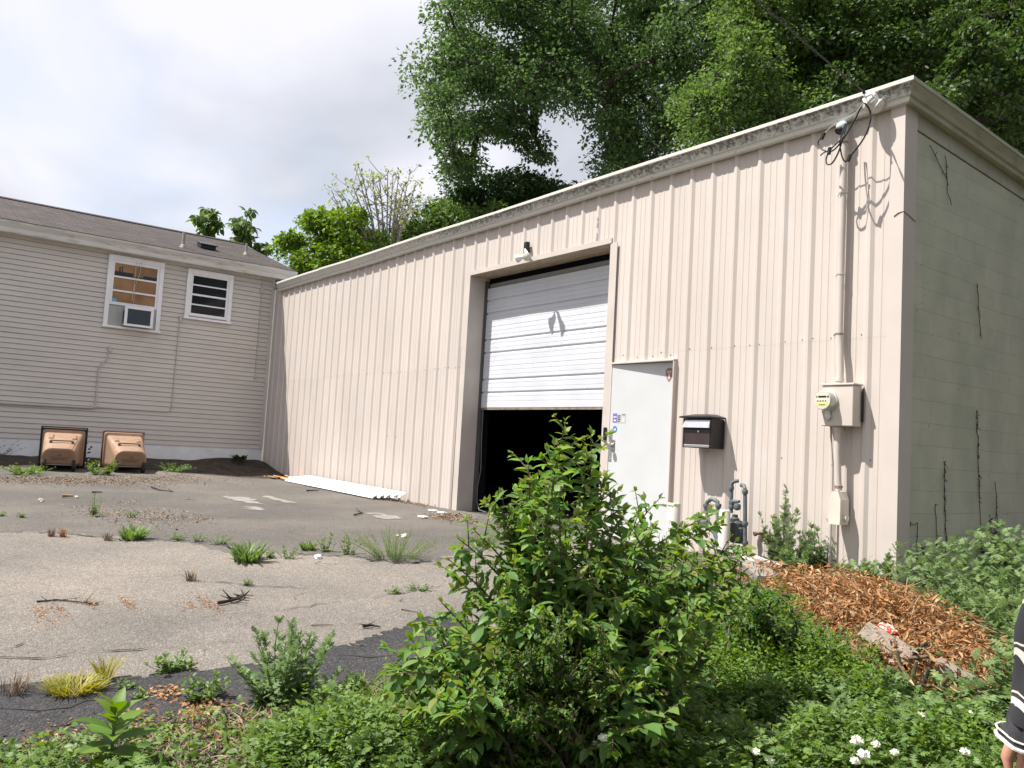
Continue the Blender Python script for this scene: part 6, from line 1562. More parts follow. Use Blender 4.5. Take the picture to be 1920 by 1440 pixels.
dry = leaf_mesh('dry_leaves', [(T_OVATE, P, D, N, r.uniform(.020, .066, n) * np.where(r.random(n) < .12, 1.4, 1), .45)], L_dry); tag(dry, 'long heap of orange-brown dry leaves on cut branches beside the building corner', 'dry leaves', kind='stuff')
mb = MB()
for k in range(170):
    j = r.integers(n); b0 = P[j] + [0, 0, .01]; d = r.normal(0, 1, 3) * [1, 1, .35]; d = d / np.linalg.norm(d) + [.3, -.4, 0]; ln = r.uniform(.12, .45)
    mb.tube([b0, b0 + d * ln * .5 + [0, 0, .02], b0 + d * ln], [.003, .0024, .0012], 4, cap=False)
tag(mb.build('dry_twigs', M_straw), 'dry twigs tangled through the heap of brown leaves', 'twigs', kind='stuff')
def PZ(px, py, lift=0.0):
    """point on the pile or ground seen at a photograph pixel"""
    d = ray(px, py); t = 3.0
    for _ in range(400):
        q = CAM + d * t
        if q[2] <= float(gh(q[0], q[1])) + float(pile_h(q[0], q[1])) + lift: break
        t += .01
    return q
board('weathered_plank', 'grey weathered plank sticking out of the dry leaves beside the red wrapper', 'plank', PZ(1622, 1182, .05), PZ(1712, 1236, .045), .10, .045, M_wood, 50)
board('weathered_plank', 'brown weathered plank at the low end of the dry leaf heap', 'plank', PZ(1755, 1246, .035), PZ(1846, 1298, .025), .085, .04, M_wood, 45)
for k, (px, py, dx, dz, ln, lab) in enumerate(((1655, 1258, -.15, 1, .10, 'pale cut stick standing under the grey plank'), (1694, 1285, -.18, 1, .17, 'dark cut stick standing first in the row below the plank'), (1706, 1292, .25, 1, .15, 'dark cut stick standing second in the row below the plank'),
                                               (1724, 1305, .35, 1, .15, 'mossy cut stick standing at the end of the row below the plank'), (1742, 1310, .6, .8, .16, 'short cut stick leaning beside the mossy one'), (1650, 1240, .9, .3, .3, 'thin stick lying sideways under the grey plank'), (1690, 1245, .6, .6, .2, 'greenish stick propped under the grey plank'))):
    q = PZ(px, py); d = np.array([dx, -.08, dz]); d = d / np.linalg.norm(d); m_ = MB(); m_.tube([q - d * .05, q + d * ln * .5, q + d * ln], [.012, .011, .009], 8); tag(m_.build('cut_stick', M_twig if k % 3 else M_bark), lab, 'stick', 'cut sticks under the plank')
q = PZ(1680, 1250); m_ = MB(); m_.bbox(-.035, .035, -.02, .02, -.012, .03, .006, M=Matrix.Translation(q) @ Matrix.Rotation(.5, 4, 'Z')); tag(m_.build('brick_fragment', M_brick), 'small orange brick fragment under the grey plank', 'brick')

# litter
def crumple(name, lab, cat, c, size, mt_, seed, flat=.6):
    r = np.random.default_rng(seed); m_ = MB(); nu, nv = 10, 7; vs = []
    for j in range(nv):
        for i in range(nu):
            a, b = 2 * math.pi * i / nu, math.pi * (j + .5) / nv; rr = size * (1 + r.normal(0, .22)); vs.append((c[0] + rr * math.sin(b) * math.cos(a), c[1] + rr * math.sin(b) * math.sin(a) * .7, c[2] + rr * flat * math.cos(b) + size * flat * .7))
    m_.add(vs, [(j * nu + i, (j + 1) * nu + i, (j + 1) * nu + (i + 1) % nu, j * nu + (i + 1) % nu) for j in range(nv - 1) for i in range(nu)] + [tuple(range(nu)), tuple((nv - 1) * nu + i for i in range(nu))[::-1]])
    return tag(m_.build(name, mt_), lab, cat)
crumple('crumpled_wrapper', 'crumpled red and white wrapper on top of the dry leaves', 'wrapper', PZ(1660, 1186, .05), .055, M_redplastic, 1, .5)
crumple('white_litter', 'torn white paper scrap in the grass before the yellow-green herb', 'litter', gnd(1500, 1312), .022, M_paper, 2)
q = gnd(1515, 1352); m_ = MB(); m_.lathe([(.075, .02), (.072, .035), (.055, .04), (.05, .03), (0, .03)], q + [0, 0, .02], (.2, -.35, 1), 22, cap=False)
lid_m = mat('cloudy_plastic', (0.50, 0.49, 0.45), rough=0.25, var=0.1, scale=20)
lo = m_.build('plastic_lid', lid_m); tag(lo, 'cloudy plastic cup lid with a red spot lying in the grass', 'lid')
m_ = MB(); m_.lathe([(.025, .036), (.02, .040), (0, .041)], q + [-.012, -.01, .02], (.2, -.35, 1), 12, cap=False); o = m_.build('red_spot', M_redplastic, lo)
q = at(1272, 1206, 3.95); crumple('blue_cap', 'small bright blue plastic cap caught in the shrub side of the verge', 'bottle cap', (q[0], q[1], float(gh(q[0], q[1])) + .02), .02, M_blueplastic, 3)
q = gnd(609, 1340); m_ = MB(); m_.lathe([(0, -.02), (.014, -.015), (.02, 0), (.014, .015), (0, .018)], q + [0, 0, .022], (0, .3, 1), 12, cap=False); tag(m_.build('orange_ball', mat('orange_red_ball', (0.55, 0.13, 0.05), rough=0.4)), 'small orange-red ball on the dark asphalt strip by the grass', 'ball', )
for k, (px, py, s_, mt_, lab) in enumerate(((76, 941, .05, M_stone, 'pale stone block on the asphalt before the shadier cart'), (144, 934, .035, M_stone, 'pale rounded stone beside the short stick on the far asphalt'), (758, 1007, .04, M_stone, 'pale pebble behind the long grassy patch'), (597, 1048, .045, M_paper, 'torn white scrap in front of the row of small weeds'),
                                            (745, 1005, .02, M_stone, 'tiny pebble next to the pale pebble behind the grassy patch'))):
    crumple('loose_stone' if mt_ is M_stone else 'paper_scrap', lab, 'stone' if mt_ is M_stone else 'litter', gnd(px, py), s_, mt_, 20 + k, .5)
for k, (xa, xb, py, lab) in enumerate(((786, 800, 970, 'small white offcut on the asphalt near the opening'), (806, 818, 958, 'white chip beside the trim of the opening'), (822, 836, 962, 'second white chip closest to the trim of the opening'))):
    p0, p1 = gnd(xa, py), gnd(xb, py + 2); board('white_chip', lab, 'offcut', p0 + [0, 0, .015], p1 + [0, 0, .015], .07, .02, M_paper, 0, 'white chips by the opening')

# twigs and leaf streaks on the asphalt
def stick(lab, pts, r0, mt_, name='fallen_twig', group='twigs on the asphalt', fork=0, seed=0):
    r = np.random.default_rng(seed); m_ = MB(); W = [gnd(*p) + [0, 0, r0 * 1.2 + .004] for p in pts]; m_.tube(W, list(np.linspace(r0, r0 * .5, len(W))), 6)
    for k in range(fork):
        j = r.integers(len(W) - 1); b0 = W[j] + (W[j + 1] - W[j]) * r.random(); d = np.array([r.normal(0, 1), r.normal(0, 1), r.uniform(0, .6)]); d /= np.linalg.norm(d); m_.tube([b0, b0 + d * r.uniform(.04, .13)], [r0 * .5, r0 * .2], 4)
    tag(m_.build(name, mt_), lab, 'twig', group)
stick('thick dark broken branch lying on the pale asphalt before the small weeds', [(408, 1136), (425, 1133), (445, 1128), (460, 1120)], .013, M_twigdark, fork=16, seed=1)
stick('dark stick lying on the asphalt just before the dark strip', [(680, 1179), (696, 1177), (712, 1180)], .010, M_twigdark, fork=2, seed=2)
stick('thin twig lying behind the dark stick', [(583, 1175), (625, 1174)], .004, M_twig, seed=3)
stick('thin curved twig ending in a yellow leaf near the dark strip', [(655, 1209), (675, 1214), (682, 1213)], .005, M_twig, seed=4)
stick('reddish broken twig on the pale asphalt at the picture-edge side', [(68, 1131), (110, 1128), (140, 1131), (185, 1136)], .006, M_twigdark, fork=8, seed=5)
stick('thin twig on the asphalt nearest the large pointed shrub', [(752, 1145), (782, 1150)], .004, M_twigdark, seed=6)
stick('short pale stick beside the rounded stone on the far asphalt', [(116, 934), (137, 934)], .022, M_straw, seed=7)
stick('dark twig before the far end of the lot near the carts', [(172, 925), (192, 925)], .012, M_twigdark, seed=8)
stick('long dark twig on the far asphalt below the lighter cart', [(283, 915), (300, 921), (325, 924)], .012, M_twigdark, fork=2, seed=9)
stick('dark twig in front of the pale cement smear near the siding stack', [(664, 968), (680, 963)], .012, M_twigdark, fork=3, seed=10)
stick('short dark stick just before the white siding stack', [(575, 922), (598, 921)], .014, M_twigdark, seed=11)
stick('long pale dry stalk lying across the dark strip', [(515, 1340), (560, 1334), (610, 1332), (655, 1332)], .006, M_straw, seed=12, fork=2)
stick('bent dry stalk on the dark strip before the light green weed', [(375, 1350), (410, 1330), (440, 1326), (468, 1336), (475, 1355)], .005, M_straw, seed=13)
stick('short dry stalk standing out from the feathery weed clump', [(622, 1285), (645, 1303)], .006, M_straw, seed=14)

def litter(name, lab, regions, n, size, mt_, seed):
    r = np.random.default_rng(seed); P = []
    for (px, py, rx, ry, w_) in regions:
        c = gnd(px, py); k = int(n * w_); a = r.normal(0, 1, (k, 2)) * .5; xx, yy = c[0] + a[:, 0] * rx, c[1] + a[:, 1] * ry; P.append(np.stack([xx, yy, gh(xx, yy) + r.uniform(.004, .022, k)], -1))
    P = np.concatenate(P); k = len(P)
    tag(leaf_mesh(name, [(T_OVATE, P, r.normal(0, 1, (k, 3)) * [1, 1, .25], r.normal(0, .35, (k, 3)) + [0, 0, 1], r.uniform(*size, k), 1.0)], mt_), lab, 'leaf litter', kind='stuff')
litter('leaf_litter', 'strip of tan dry litter and gravel in front of the two tan carts', [(40, 900, .7, .9, .2), (120, 902, .8, .9, .3), (210, 903, .8, .9, .3), (300, 900, .8, 1.0, .25), (360, 895, .6, 1.0, .1)], 3800, (.014, .038), L_litter, 71)
litter('leaf_litter', 'streak of tan dry litter round the tall wispy asphalt weed', [(190, 963, .9, .35, .25), (250, 970, 1.1, .3, .3), (310, 968, .9, .3, .3), (370, 972, .5, .15, .1), (235, 942, .4, .15, .06)], 1300, (.012, .034), L_litter, 72)
litter('leaf_litter', 'scatter of brown litter at the foot of the opening trim', [(830, 972, .5, .3, .3), (850, 968, .3, .25, .3), (880, 980, .5, .25, .25), (775, 945, .5, .12, .2), (690, 932, 1.6, .1, .15)], 1100, (.02, .045), L_litter, 73)
litter('leaf_litter', 'thin streaks of orange-tan pollen strings on the pale asphalt', [(75, 1152, .35, .05, .18), (110, 1148, .25, .05, .14), (240, 1134, .25, .04, .14), (390, 1134, .3, .05, .2), (360, 1138, .2, .04, .1), (170, 1134, .2, .04, .1)], 700, (.008, .02), L_dry, 74)
litter('leaf_litter', 'brown brush litter spilling from under the grey plank toward the grass', [(1650, 1290, .5, .3, .35), (1720, 1330, .5, .3, .35), (1560, 1330, .5, .3, .15), (1800, 1345, .35, .25, .15)], 3600, (.02, .055), L_litter, 76)
litter('leaf_litter', 'brown dead leaves strewn along the edge between strip and grass', [(100, 1400, .25, .2, .2), (300, 1370, .25, .2, .25), (430, 1370, .2, .25, .2), (590, 1350, .2, .25, .2), (380, 1330, .12, .1, .15), (310, 1305, .1, .08, .1), (690, 1320, .2, .2, .1)], 1500, (.012, .03), L_dry, 75)

# ================================================================== ground cover on the verge
r = np.random.default_rng(81)
def verge_pts(n, seed, far=7.5):
    r = np.random.default_rng(seed); out = []
    while sum(map(len, out)) < n:
        # more plants close to the camera
        px, py = r.uniform(-120, 2150, n), r.uniform(1000, 1640, n); pts = []
        rayv = CF[None] + CR[None] * ((px - 960) / FPX)[:, None] - CU[None] * ((py - 720) / FPX)[:, None]; z = np.full(n, .1)
        for _ in range(25): p = CAM + rayv * ((z - CAM[2]) / rayv[:, 2])[:, None]; z = .5 * z + .5 * gh(p[:, 0], p[:, 1])
        e = edge_x(p[:, 1]) + .12 * vnoise(p[:, 0], p[:, 1], 9, 3); ok = (p[:, 0] > e + .02) & (p[:, 1] < -.08) & (rayv[:, 2] < -.05)
        ok |= (p[:, 0] > .05) & (p[:, 1] < 6) & (rayv[:, 2] < -.05); out.append(p[ok])
    return np.concatenate(out)[:n]
def patchy(p, seed, f=2.2): return vnoise(p[:, 0], p[:, 1], f, seed)
def cover(name, lab, n, seed, T, size, hgt, mt_, keep, up=.6, wid=1.0, cat='ground cover', nup=1.0):
    r = np.random.default_rng(seed); p = verge_pts(n, seed); p = p[keep(p, r)]; k = len(p); hh = hgt(p, r)
    P = np.stack([p[:, 0], p[:, 1], gh(p[:, 0], p[:, 1]) + pile_h(p[:, 0], p[:, 1]) * .6 + hh], -1); a = r.uniform(0, 6.28, k)
    D = np.stack([np.cos(a), np.sin(a), r.normal(up, .35, k)], -1); N = r.normal(0, .4, (k, 3)) + [0, 0, nup]
    tag(leaf_mesh(name, [(T, P, D, N, r.uniform(*size, k), wid)], mt_), lab, cat, kind='stuff')
on_pile = lambda p: pile_h(p[:, 0], p[:, 1])
mugzone = lambda p: np.exp(-(((p[:, 0] - 1.5) / 1.25) ** 2 + ((p[:, 1] + .75) / .95) ** 2)) + np.exp(-(((p[:, 0] - 2.6) / .8) ** 2 + ((p[:, 1] + 2.2) / .9) ** 2))
nearstrip = lambda p: p[:, 0] < edge_x(p[:, 1]) + .16
cover('low_weeds', 'mat of low lobed green weeds covering the verge', 60000, 82, T_LOBED, (.022, .05), lambda p, r: r.random(len(p)) * (.055 + .05 * np.clip(patchy(p, 91), -.2, 1)) + .004, L_weed,
      lambda p, r: (on_pile(p) < .05) & (r.random(len(p)) < np.clip(.42 + 1.9 * patchy(p, 90, 4), .06, 1)) & (r.random(len(p)) < np.where(nearstrip(p), .35, 1)))
cover('round_leaf_weeds', 'clover-like small round leaves among the low verge weeds', 34000, 83, T_OVATE, (.014, .032), lambda p, r: r.random(len(p)) * .07 + .004, L_bright,
      lambda p, r: (on_pile(p) < .05) & (r.random(len(p)) < np.clip(.25 + 1.6 * patchy(p, 92, 3), 0, 1)), wid=1.2)
cover('verge_grass', 'short green grass among the verge weeds', 52000, 84, T_BLADE, (.04, .10), lambda p, r: np.zeros(len(p)), L_grass,
      lambda p, r: (on_pile(p) < .04) & (r.random(len(p)) < np.clip(.4 + 1.5 * patchy(p, 93), .05, 1)), up=1.6)
cover('dry_thatch', 'straw coloured dead grass showing between the verge weeds', 46000, 85, T_BLADE, (.04, .11), lambda p, r: r.random(len(p)) * .02, L_litter,
      lambda p, r: r.random(len(p)) < np.clip(.40 - 1.6 * patchy(p, 90, 4), .05, 1), up=.25)
cover('mugwort_stand', 'thick stand of feathery mugwort beyond the dry leaf heap by the shaded block wall', 90000, 86, T_LOBED, (.036, .076), lambda p, r: r.random(len(p)) ** .7 * (.14 + .42 * np.clip(mugzone(p), 0, 1.1)) * (1 + .8 * patchy(p, 94, 4)), L_mug,
      lambda p, r: (r.random(len(p)) < np.clip(mugzone(p) * 1.3 - .18, 0, 1)) & (on_pile(p) < .10), cat='weeds')

def clumps(name, lab, boxes, n, per, seed, T, size, hr, rad, mt_, cat='weeds'):
    r = np.random.default_rng(seed); P, D, N, S = [], [], [], []
    for (x0, x1, y0, y1, w) in boxes:
        for _ in range(int(n * w)):
            c = gnd(r.uniform(x0, x1), r.uniform(y0, y1)); h = r.uniform(*hr); rr = r.uniform(*rad); m = int(per * r.uniform(.6, 1.3))
            if c[0] < float(edge_x(c[1])) + .06 or float(pile_h(c[0], c[1])) > (.11 if name == 'pile_weeds' else .04): continue
            c[2] += float(pile_h(c[0], c[1])) * .8
            a = r.uniform(0, 6.28, m); q = rr * np.sqrt(r.random(m)); f = r.random(m) ** .75; z = h * f * (1 - .6 * (q / rr) ** 2)
            P.append(c + np.stack([np.cos(a) * q, np.sin(a) * q, z + .004], -1)); D.append(np.stack([np.cos(a), np.sin(a), r.normal(.35, .45, m)], -1)); N.append(r.normal(0, .4, (m, 3)) + [0, 0, 1]); S.append(r.uniform(*size, m) * (1.15 - .5 * f))
    tag(leaf_mesh(name, [(T, np.concatenate(P), np.concatenate(D), np.concatenate(N), np.concatenate(S))], mt_), lab, cat, kind='stuff')
B_mid = [(1280, 1640, 1130, 1350, .5), (1150, 1700, 1350, 1480, .25), (1500, 1900, 1390, 1480, .08), (450, 900, 1340, 1480, .3), (0, 450, 1430, 1500, .10)]
clumps('bushy_weeds', 'bushy mid green weeds filling the verge between the shrub and the dry leaves', B_mid, 90, 120, 95, T_OVATE, (.025, .055), (.08, .24), (.06, .14), L_weed)
clumps('feathery_weeds', 'feathery grey-green weeds rising through the verge around the shrub foot', B_mid, 70, 100, 96, T_LOBED, (.04, .075), (.06, .20), (.06, .14), L_weed)
clumps('pale_weeds', 'pale yellow-green small-leaved weeds between the shrub and the grey plank', [(1290, 1630, 1140, 1350, .75), (500, 1000, 1370, 1480, .12), (1200, 1850, 1380, 1480, .13)], 150, 150, 97, T_OVATE, (.018, .042), (.10, .34), (.06, .13), L_bright)
clumps('pile_weeds', 'green weeds growing up over the low edge of the dry leaf heap', [(1500, 1900, 1290, 1400, .5), (1700, 1920, 1120, 1300, .35)], 75, 80, 98, T_LOBED, (.04, .085), (.06, .18), (.06, .12), L_mug)

# white clover heads and puffs in the grass
def flower(k, px, py, hpx, lab, size=.013):
    p, m = px_m(px, py + hpx); th = thing('white_flower', lab, 'flower', p, 'cream flowers in the grass'); top = p + np.array([0, 0, hpx * m]) ; r = np.random.default_rng(500 + k)
    m_ = MB(); m_.tube([p, (p + top) / 2 + [.004, .003, 0], top], .0016, 5, cap=False); m_.build('stem', M_stem, th)
    n = 60; q = r.normal(0, 1, (n, 3)); q /= np.linalg.norm(q, axis=1, keepdims=True); q[:, 2] = np.abs(q[:, 2]) * .9 - .25 * (r.random(n) < .4)
    m2 = MB(); m2.lathe([(0, -.7 * size), (.7 * size, -.4 * size), (.85 * size, 0), (.7 * size, .45 * size), (0, .75 * size)], top, (0, 0, 1), 10, cap=False); hd = m2.build('flower_head', M_flower, th, smooth=True)
    V, Fq = leaf_arrays(T_DIAMOND, top + q * size * .5, q + r.normal(0, .3, (n, 3)), r.normal(0, 1, (n, 3)), np.full(n, size * .8)); np_mesh('petals', V, Fq, M_flower, hd)
for k, (px, py, hpx, lab) in enumerate(((1125, 1388, 60, 'cream flower on a tall stem under the low small-leaved shrub'), (1113, 1400, 40, 'cream flower right beside the tall-stemmed one under the shrub'), (1415, 1413, 30, 'single cream flower in the grass nearest the shrub shade'), (1442, 1430, 25, 'cream flower low at the bottom near the single one'),
                                        (1605, 1392, 30, 'upper flower of the cluster in the middle of the grass'), (1618, 1418, 26, 'middle flower of the cluster in the grass'), (1602, 1430, 22, 'lowest flower of the cluster in the grass'), (1640, 1398, 26, 'flower a little apart from the cluster, toward the dry leaves'),
                                        (1676, 1414, 24, 'lone cream flower between the cluster and the sleeve'), (1728, 1346, 24, 'large cream flower just below the dry leaf heap'), (1845, 1312, 22, 'cream flower at the low end of the dry leaf heap'), (1816, 1340, 24, 'cream flower in the grass under the brown plank'), (1808, 1412, 20, 'small cream flower in the grass nearest the plaid sleeve'))):
    flower(k, px, py, max(hpx * 2.0, 58), lab, .022 if k in (4, 5, 9) else .016)

# dead vines on the block wall
CR_V = 'dead vine stems on the block wall'
vine_l = ['longest dead vine on the block wall, running up past six courses', 'dead vine nearest the corner trim, reaching up four courses', 'thin dead vine beside the vine nearest the corner', 'leafless thin vine between the long vine and the wall weed', 'short branching vine low on the block wall by the corner trim', 'forked dry vine high on the block wall under the fascia', 'short dry vine halfway up the block wall']
def vine(lab, pts, n_l, seed, rr=.003):
    r = np.random.default_rng(seed); W = [on_x(px, py, -.012) for px, py in pts]; out = []
    for a, b in zip(W[:-1], W[1:]):
        m_ = max(2, int(np.linalg.norm(b - a) / .05))
        for i in range(m_): out.append(a + (b - a) * i / m_ + [0, r.normal(0, .008), 0])
    out.append(W[-1]); m_ = MB(); m_.tube(out, rr, 4)
    for k in range(n_l):
        j = r.integers(len(out)); b0 = out[j]; e = b0 + [r.uniform(.0, .012), r.normal(0, .022), r.normal(-.01, .026)]; m_.tube([b0, e], [.0028, .0018], 4)
    tag(m_.build('dead_vine', M_twigdark), lab, 'vine', CR_V)
vine(vine_l[0], [(1842, 1060), (1838, 975), (1836, 920), (1834, 850), (1833, 800), (1831, 770)], 130, 1)
vine(vine_l[1], [(1774, 1060), (1773, 1000), (1771, 940), (1771, 868)], 80, 2)
vine(vine_l[2], [(1757, 1030), (1756, 980), (1754, 945)], 12, 3, .003)
vine(vine_l[3], [(1880, 1040), (1871, 985), (1868, 940), (1866, 905)], 26, 4, .003)
vine(vine_l[4], [(1720, 1030), (1720, 980), (1714, 985), (1703, 975)], 8, 5, .003)
vine(vine_l[5], [(1783, 384), (1776, 352), (1775, 335), (1773, 296), (1776, 335), (1762, 310), (1743, 272)], 12, 6, .003)
vine(vine_l[6], [(1839, 628), (1835, 575), (1832, 532)], 22, 7, .003)

# ================================================================== person at the edge of the view
def skin_body(name, verts, edges, radii, mt_, parent, root=0, sub=2):
    me = bpy.data.meshes.new(name); me.from_pydata([tuple(float(c) for c in v) for v in verts], edges, []); me.materials.append(mt_)
    o = bpy.data.objects.new(name, me); COL.objects.link(o)
    md = o.modifiers.new('skin', 'SKIN'); md.use_smooth_shade = True
    sv = me.skin_vertices[0].data
    for i, rr in enumerate(radii): sv[i].radius = (rr, rr) if not hasattr(rr, '__len__') else rr; sv[i].use_root = (i == root)
    ss = o.modifiers.new('sub', 'SUBSURF'); ss.levels = sub; ss.render_levels = sub
    if parent is not None: o.parent = parent; o.matrix_parent_inverse = parent.matrix_basis.inverted()
    return o
WR = at(1944, 1345, 1.36)                      # the wrist of the hanging arm
f2 = np.array([CF[0], CF[1], 0]); f2 /= np.linalg.norm(f2); r2 = np.array([CR[0], CR[1], 0]); r2 /= np.linalg.norm(r2); zv = np.array([0, 0, 1.0])
FEET = WR + r2 * .30; GZ = float(gh(FEET[0], FEET[1]))
def Bp(a, b, z): return np.array([FEET[0], FEET[1], 0]) + r2 * a + f2 * b + zv * (GZ + z)
pers = thing('person', 'person in a black and white plaid shirt, only a hanging sleeve and fingers in view', 'person', (FEET[0], FEET[1], GZ))
wr = (WR[2] - GZ)
E1 = WR + r2 * .045 - f2 * .03 + zv * .25; S1 = WR + r2 * .115 - f2 * .02 + zv * .53; hz = S1[2] - GZ
vb = [Bp(0, 0, .90), Bp(0, .0, 1.08), Bp(0, -.01, hz - .10), Bp(0, -.01, hz + .02), Bp(0, 0, hz + .10), Bp(0, .03, hz + .17), Bp(0, .02, hz + .27),
      S1, E1, WR, WR - zv * .05, Bp(.19, -.02, hz), Bp(.25, .0, hz - .27), Bp(.25, .06, hz - .50), Bp(.25, .07, hz - .55),
      Bp(-.09, 0, .84), Bp(-.10, .01, .48), Bp(-.10, -.02, .09), Bp(-.11, .14, .05), Bp(.09, 0, .84), Bp(.10, .01, .48), Bp(.10, -.02, .09), Bp(.11, .14, .05)]
eb = [(0, 1), (1, 2), (2, 3), (3, 4), (4, 5), (5, 6), (3, 7), (7, 8), (8, 9), (9, 10), (3, 11), (11, 12), (12, 13), (13, 14), (0, 15), (15, 16), (16, 17), (17, 18), (0, 19), (19, 20), (20, 21), (21, 22)]
rb = [(.15, .11), (.13, .10), (.16, .11), (.13, .09), .055, .085, .08, .055, .040, .026, .030, .055, .040, .026, .03, .085, .058, .04, .04, .085, .058, .04, .04]
skin_body('body', vb, eb, rb, M_skin, pers)
# hand: palm with five curled fingers
PA = WR - zv * .036 + r2 * .006; m_h = MB(); fn = f2 * .02
for (nm, off, ln, bend) in (('a', -.030, .070, .35), ('b', -.010, .080, .38), ('c', .010, .076, .42), ('d', .028, .060, .48)):
    b0 = PA + f2 * off * 1.0 - zv * .035 - r2 * .008; p1 = b0 - zv * ln * .45 - r2 * ln * .10; p2 = p1 - zv * ln * .32 + r2 * ln * .12; p3 = p2 - zv * ln * .20 + r2 * ln * .20
    m_h.tube([b0 + zv * .03, b0, p1, p2, p3], [.010, .0095, .009, .008, .005], 10)
b0 = PA + f2 * .035 - zv * .0; m_h.tube([b0 + zv * .02, b0 + f2 * .012 - zv * .02 - r2 * .015, b0 + f2 * .018 - zv * .048 - r2 * .022, b0 + f2 * .016 - zv * .068 - r2 * .02], [.013, .012, .010, .006], 10)
m_h.lathe([(.0, .03), (.022, .02), (.027, -.01), (.028, -.04), (.02, -.055), (0, -.06)], PA + r2 * .012, (0, 0, 1), 14, cap=False)
m_h.build('hand', M_skin, pers, smooth=True)
# plaid shirt
def plaid_material():
    m, N, L, b = nodes_of('black_white_plaid'); tc = N.new('ShaderNodeTexCoord'); sp = N.new('ShaderNodeSeparateXYZ'); L.new(tc.outputs['Object'], sp.inputs[0])
    nz = N.new('ShaderNodeTexNoise'); nz.inputs['Scale'].default_value = 9; L.new(tc.outputs['Object'], nz.inputs['Vector'])
    def band(src, sc, w0, w1, ph):
        a = N.new('ShaderNodeMath'); a.operation = 'MULTIPLY_ADD'; L.new(src, a.inputs[0]); a.inputs[1].default_value = sc
        ns = N.new('ShaderNodeMath'); ns.operation = 'MULTIPLY_ADD'; L.new(nz.outputs['Fac'], ns.inputs[0]); ns.inputs[1].default_value = .8; ns.inputs[2].default_value = ph; L.new(ns.outputs[0], a.inputs[2])
        f = N.new('ShaderNodeMath'); f.operation = 'FRACT'; L.new(a.outputs[0], f.inputs[0])
        r_ = N.new('ShaderNodeValToRGB'); r_.color_ramp.interpolation = 'CONSTANT'; e = r_.color_ramp.elements; e[0].position = 0; e[0].color = (0, 0, 0, 1); e[1].position = w0; e[1].color = (1, 1, 1, 1); q = e.new(w1); q.color = (0, 0, 0, 1); q2 = e.new(min(.98, w1 + .08)); q2.color = (.9, .9, .9, 1); q3 = e.new(min(.99, w1 + .12)); q3.color = (0, 0, 0, 1)
        L.new(f.outputs[0], r_.inputs[0]); return r_
    ad = N.new('ShaderNodeMath'); ad.operation = 'ADD'; L.new(sp.outputs[0], ad.inputs[0]); L.new(sp.outputs[1], ad.inputs[1]); zt = N.new('ShaderNodeMath'); zt.operation = 'MULTIPLY_ADD'; L.new(ad.outputs[0], zt.inputs[0]); zt.inputs[1].default_value = .75; L.new(sp.outputs[2], zt.inputs[2])
    b1 = band(zt.outputs[0], 11.0, .68, .84, .15); b2 = band(ad.outputs[0], 9.0, .70, .84, .3)
    mx = N.new('ShaderNodeMixRGB'); mx.blend_type = 'ADD'; mx.inputs[0].default_value = 1; L.new(b1.outputs[0], mx.inputs[1]); L.new(b2.outputs[0], mx.inputs[2])
    rp = N.new('ShaderNodeValToRGB'); e = rp.color_ramp.elements; e[0].position = 0; e[0].color = (.018, .018, .022, 1); e[1].position = .85; e[1].color = (.50, .48, .44, 1); q = e.new(.5); q.color = (.10, .10, .11, 1); L.new(mx.outputs[0], rp.inputs[0]); L.new(rp.outputs[0], b.inputs['Base Color']); b.inputs['Roughness'].default_value = .95
    return m
M_plaid = plaid_material()
# sleeve: loose tube with folds from shoulder to the flaring open cuff
def sleeve(path, rad, seed):
    m_ = MB(); n = 28; vs, fs = [], []
    for j, (p, rr) in enumerate(zip(path, rad)):
        for i in range(n):
            a = 2 * math.pi * i / n; k = 1 + .09 * math.sin(3 * a + j * 1.1 + seed) + .05 * math.sin(7 * a - j * 1.7)
            vs.append(p + (r2 * math.cos(a) + f2 * math.sin(a)) * rr * k + zv * .008 * math.sin(2 * a + j))
    for j in range(len(path) - 1):
        for i in range(n): fs.append((j * n + i, j * n + (i + 1) % n, (j + 1) * n + (i + 1) % n, (j + 1) * n + i))
    m_.add(vs, fs); return m_
tt = np.linspace(0, 1, 15); path = []
for t in tt:
    path.append(S1 + (E1 - S1) * (t / .5) if t <= .5 else E1 + (WR - zv * .015 - E1) * ((t - .5) / .5))
sl = sleeve(path, np.interp(tt, [0, .3, .5, .62, .8, .9, 1], [.085, .072, .066, .062, .052, .045, .045]), 1); so = sl.build('sleeve', M_plaid, pers, smooth=True)
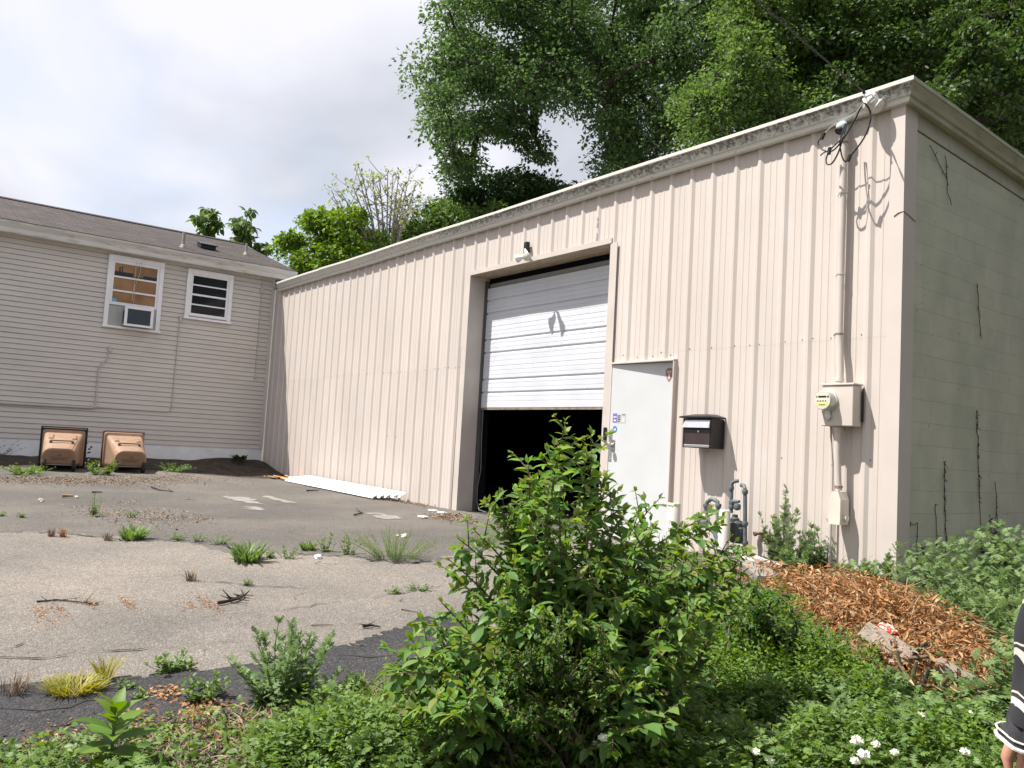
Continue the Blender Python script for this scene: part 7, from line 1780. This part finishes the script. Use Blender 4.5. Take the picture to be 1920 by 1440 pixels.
cp = [WR + zv * .005, WR - zv * .012 - r2 * .001, WR - zv * .026 - r2 * .003, WR - zv * .040 - r2 * .005]; cu = sleeve(cp, [.042, .043, .045, .048], 2); cu.v = [tuple(np.array(v) + zv * (-.6 * max(0, (np.array(v) - WR) @ r2 + .02) if (WR - np.array(v)) @ zv > .008 else 0)) for v in cu.v]; co = cu.build('cuff', mat('charcoal_cuff', (0.035, 0.035, 0.04), rough=.95, var=.3, scale=90), so, smooth=True); ed = MB(); ed.tube(list(cu.v[-28:]) + [cu.v[-28]], .0035, 6); ed.tube([np.array(v) + zv * .012 for v in list(cu.v[-28:]) + [cu.v[-28]]], .0018, 6); ed.build('cuff_hem', mat('off_white_cloth', (0.55, 0.53, 0.49), rough=.95), so)
q = WR - zv * .022 - f2 * .045 - r2 * .012; m_ = MB(); m_.lathe([(.011, 0), (.011, .003), (.008, .004)], q, -f2 - r2 * .4, 16); m_.build('button', M_paper, co)
tr = sleeve([Bp(0, 0, .80), Bp(0, 0, .95), Bp(0, 0, 1.10), Bp(0, -.01, hz - .08), Bp(0, -.01, hz + .01), Bp(0, 0, hz + .07)], [.20, .19, .18, .19, .14, .07], 3); tr.build('shirt', M_plaid, pers, smooth=True)
s2 = sleeve([Bp(.15, -.01, hz), Bp(.20, -.02, hz - .03), Bp(.24, .0, hz - .25), Bp(.25, .05, hz - .46)], [.08, .075, .062, .05], 4); s2.build('sleeve', M_plaid, pers, smooth=True)
for sx in (-1, 1):
    sleeve([Bp(.09 * sx, 0, .90), Bp(.10 * sx, .01, .62), Bp(.10 * sx, .01, .45), Bp(.10 * sx, -.01, .2), Bp(.10 * sx, -.02, .06)], [.115, .095, .08, .07, .072], 5 + sx).build('trouser_leg', M_jeans, pers, smooth=True)
    m_ = MB(); m_.lathe([(0, -.10), (.04, -.09), (.05, .0), (.045, .12), (.025, .17), (0, .18)], Bp(.105 * sx, .03, .045), f2, 14, cap=False); m_.build('shoe', M_rubber, pers, smooth=True)
m_ = MB(); m_.lathe([(.0, .13), (.06, .12), (.095, .07), (.10, .0), (.085, -.08), (.07, -.10)], Bp(0, .0, hz + .22), (0, 0, 1), 18, cap=False); m_.build('hair', M_hair, pers, smooth=True)
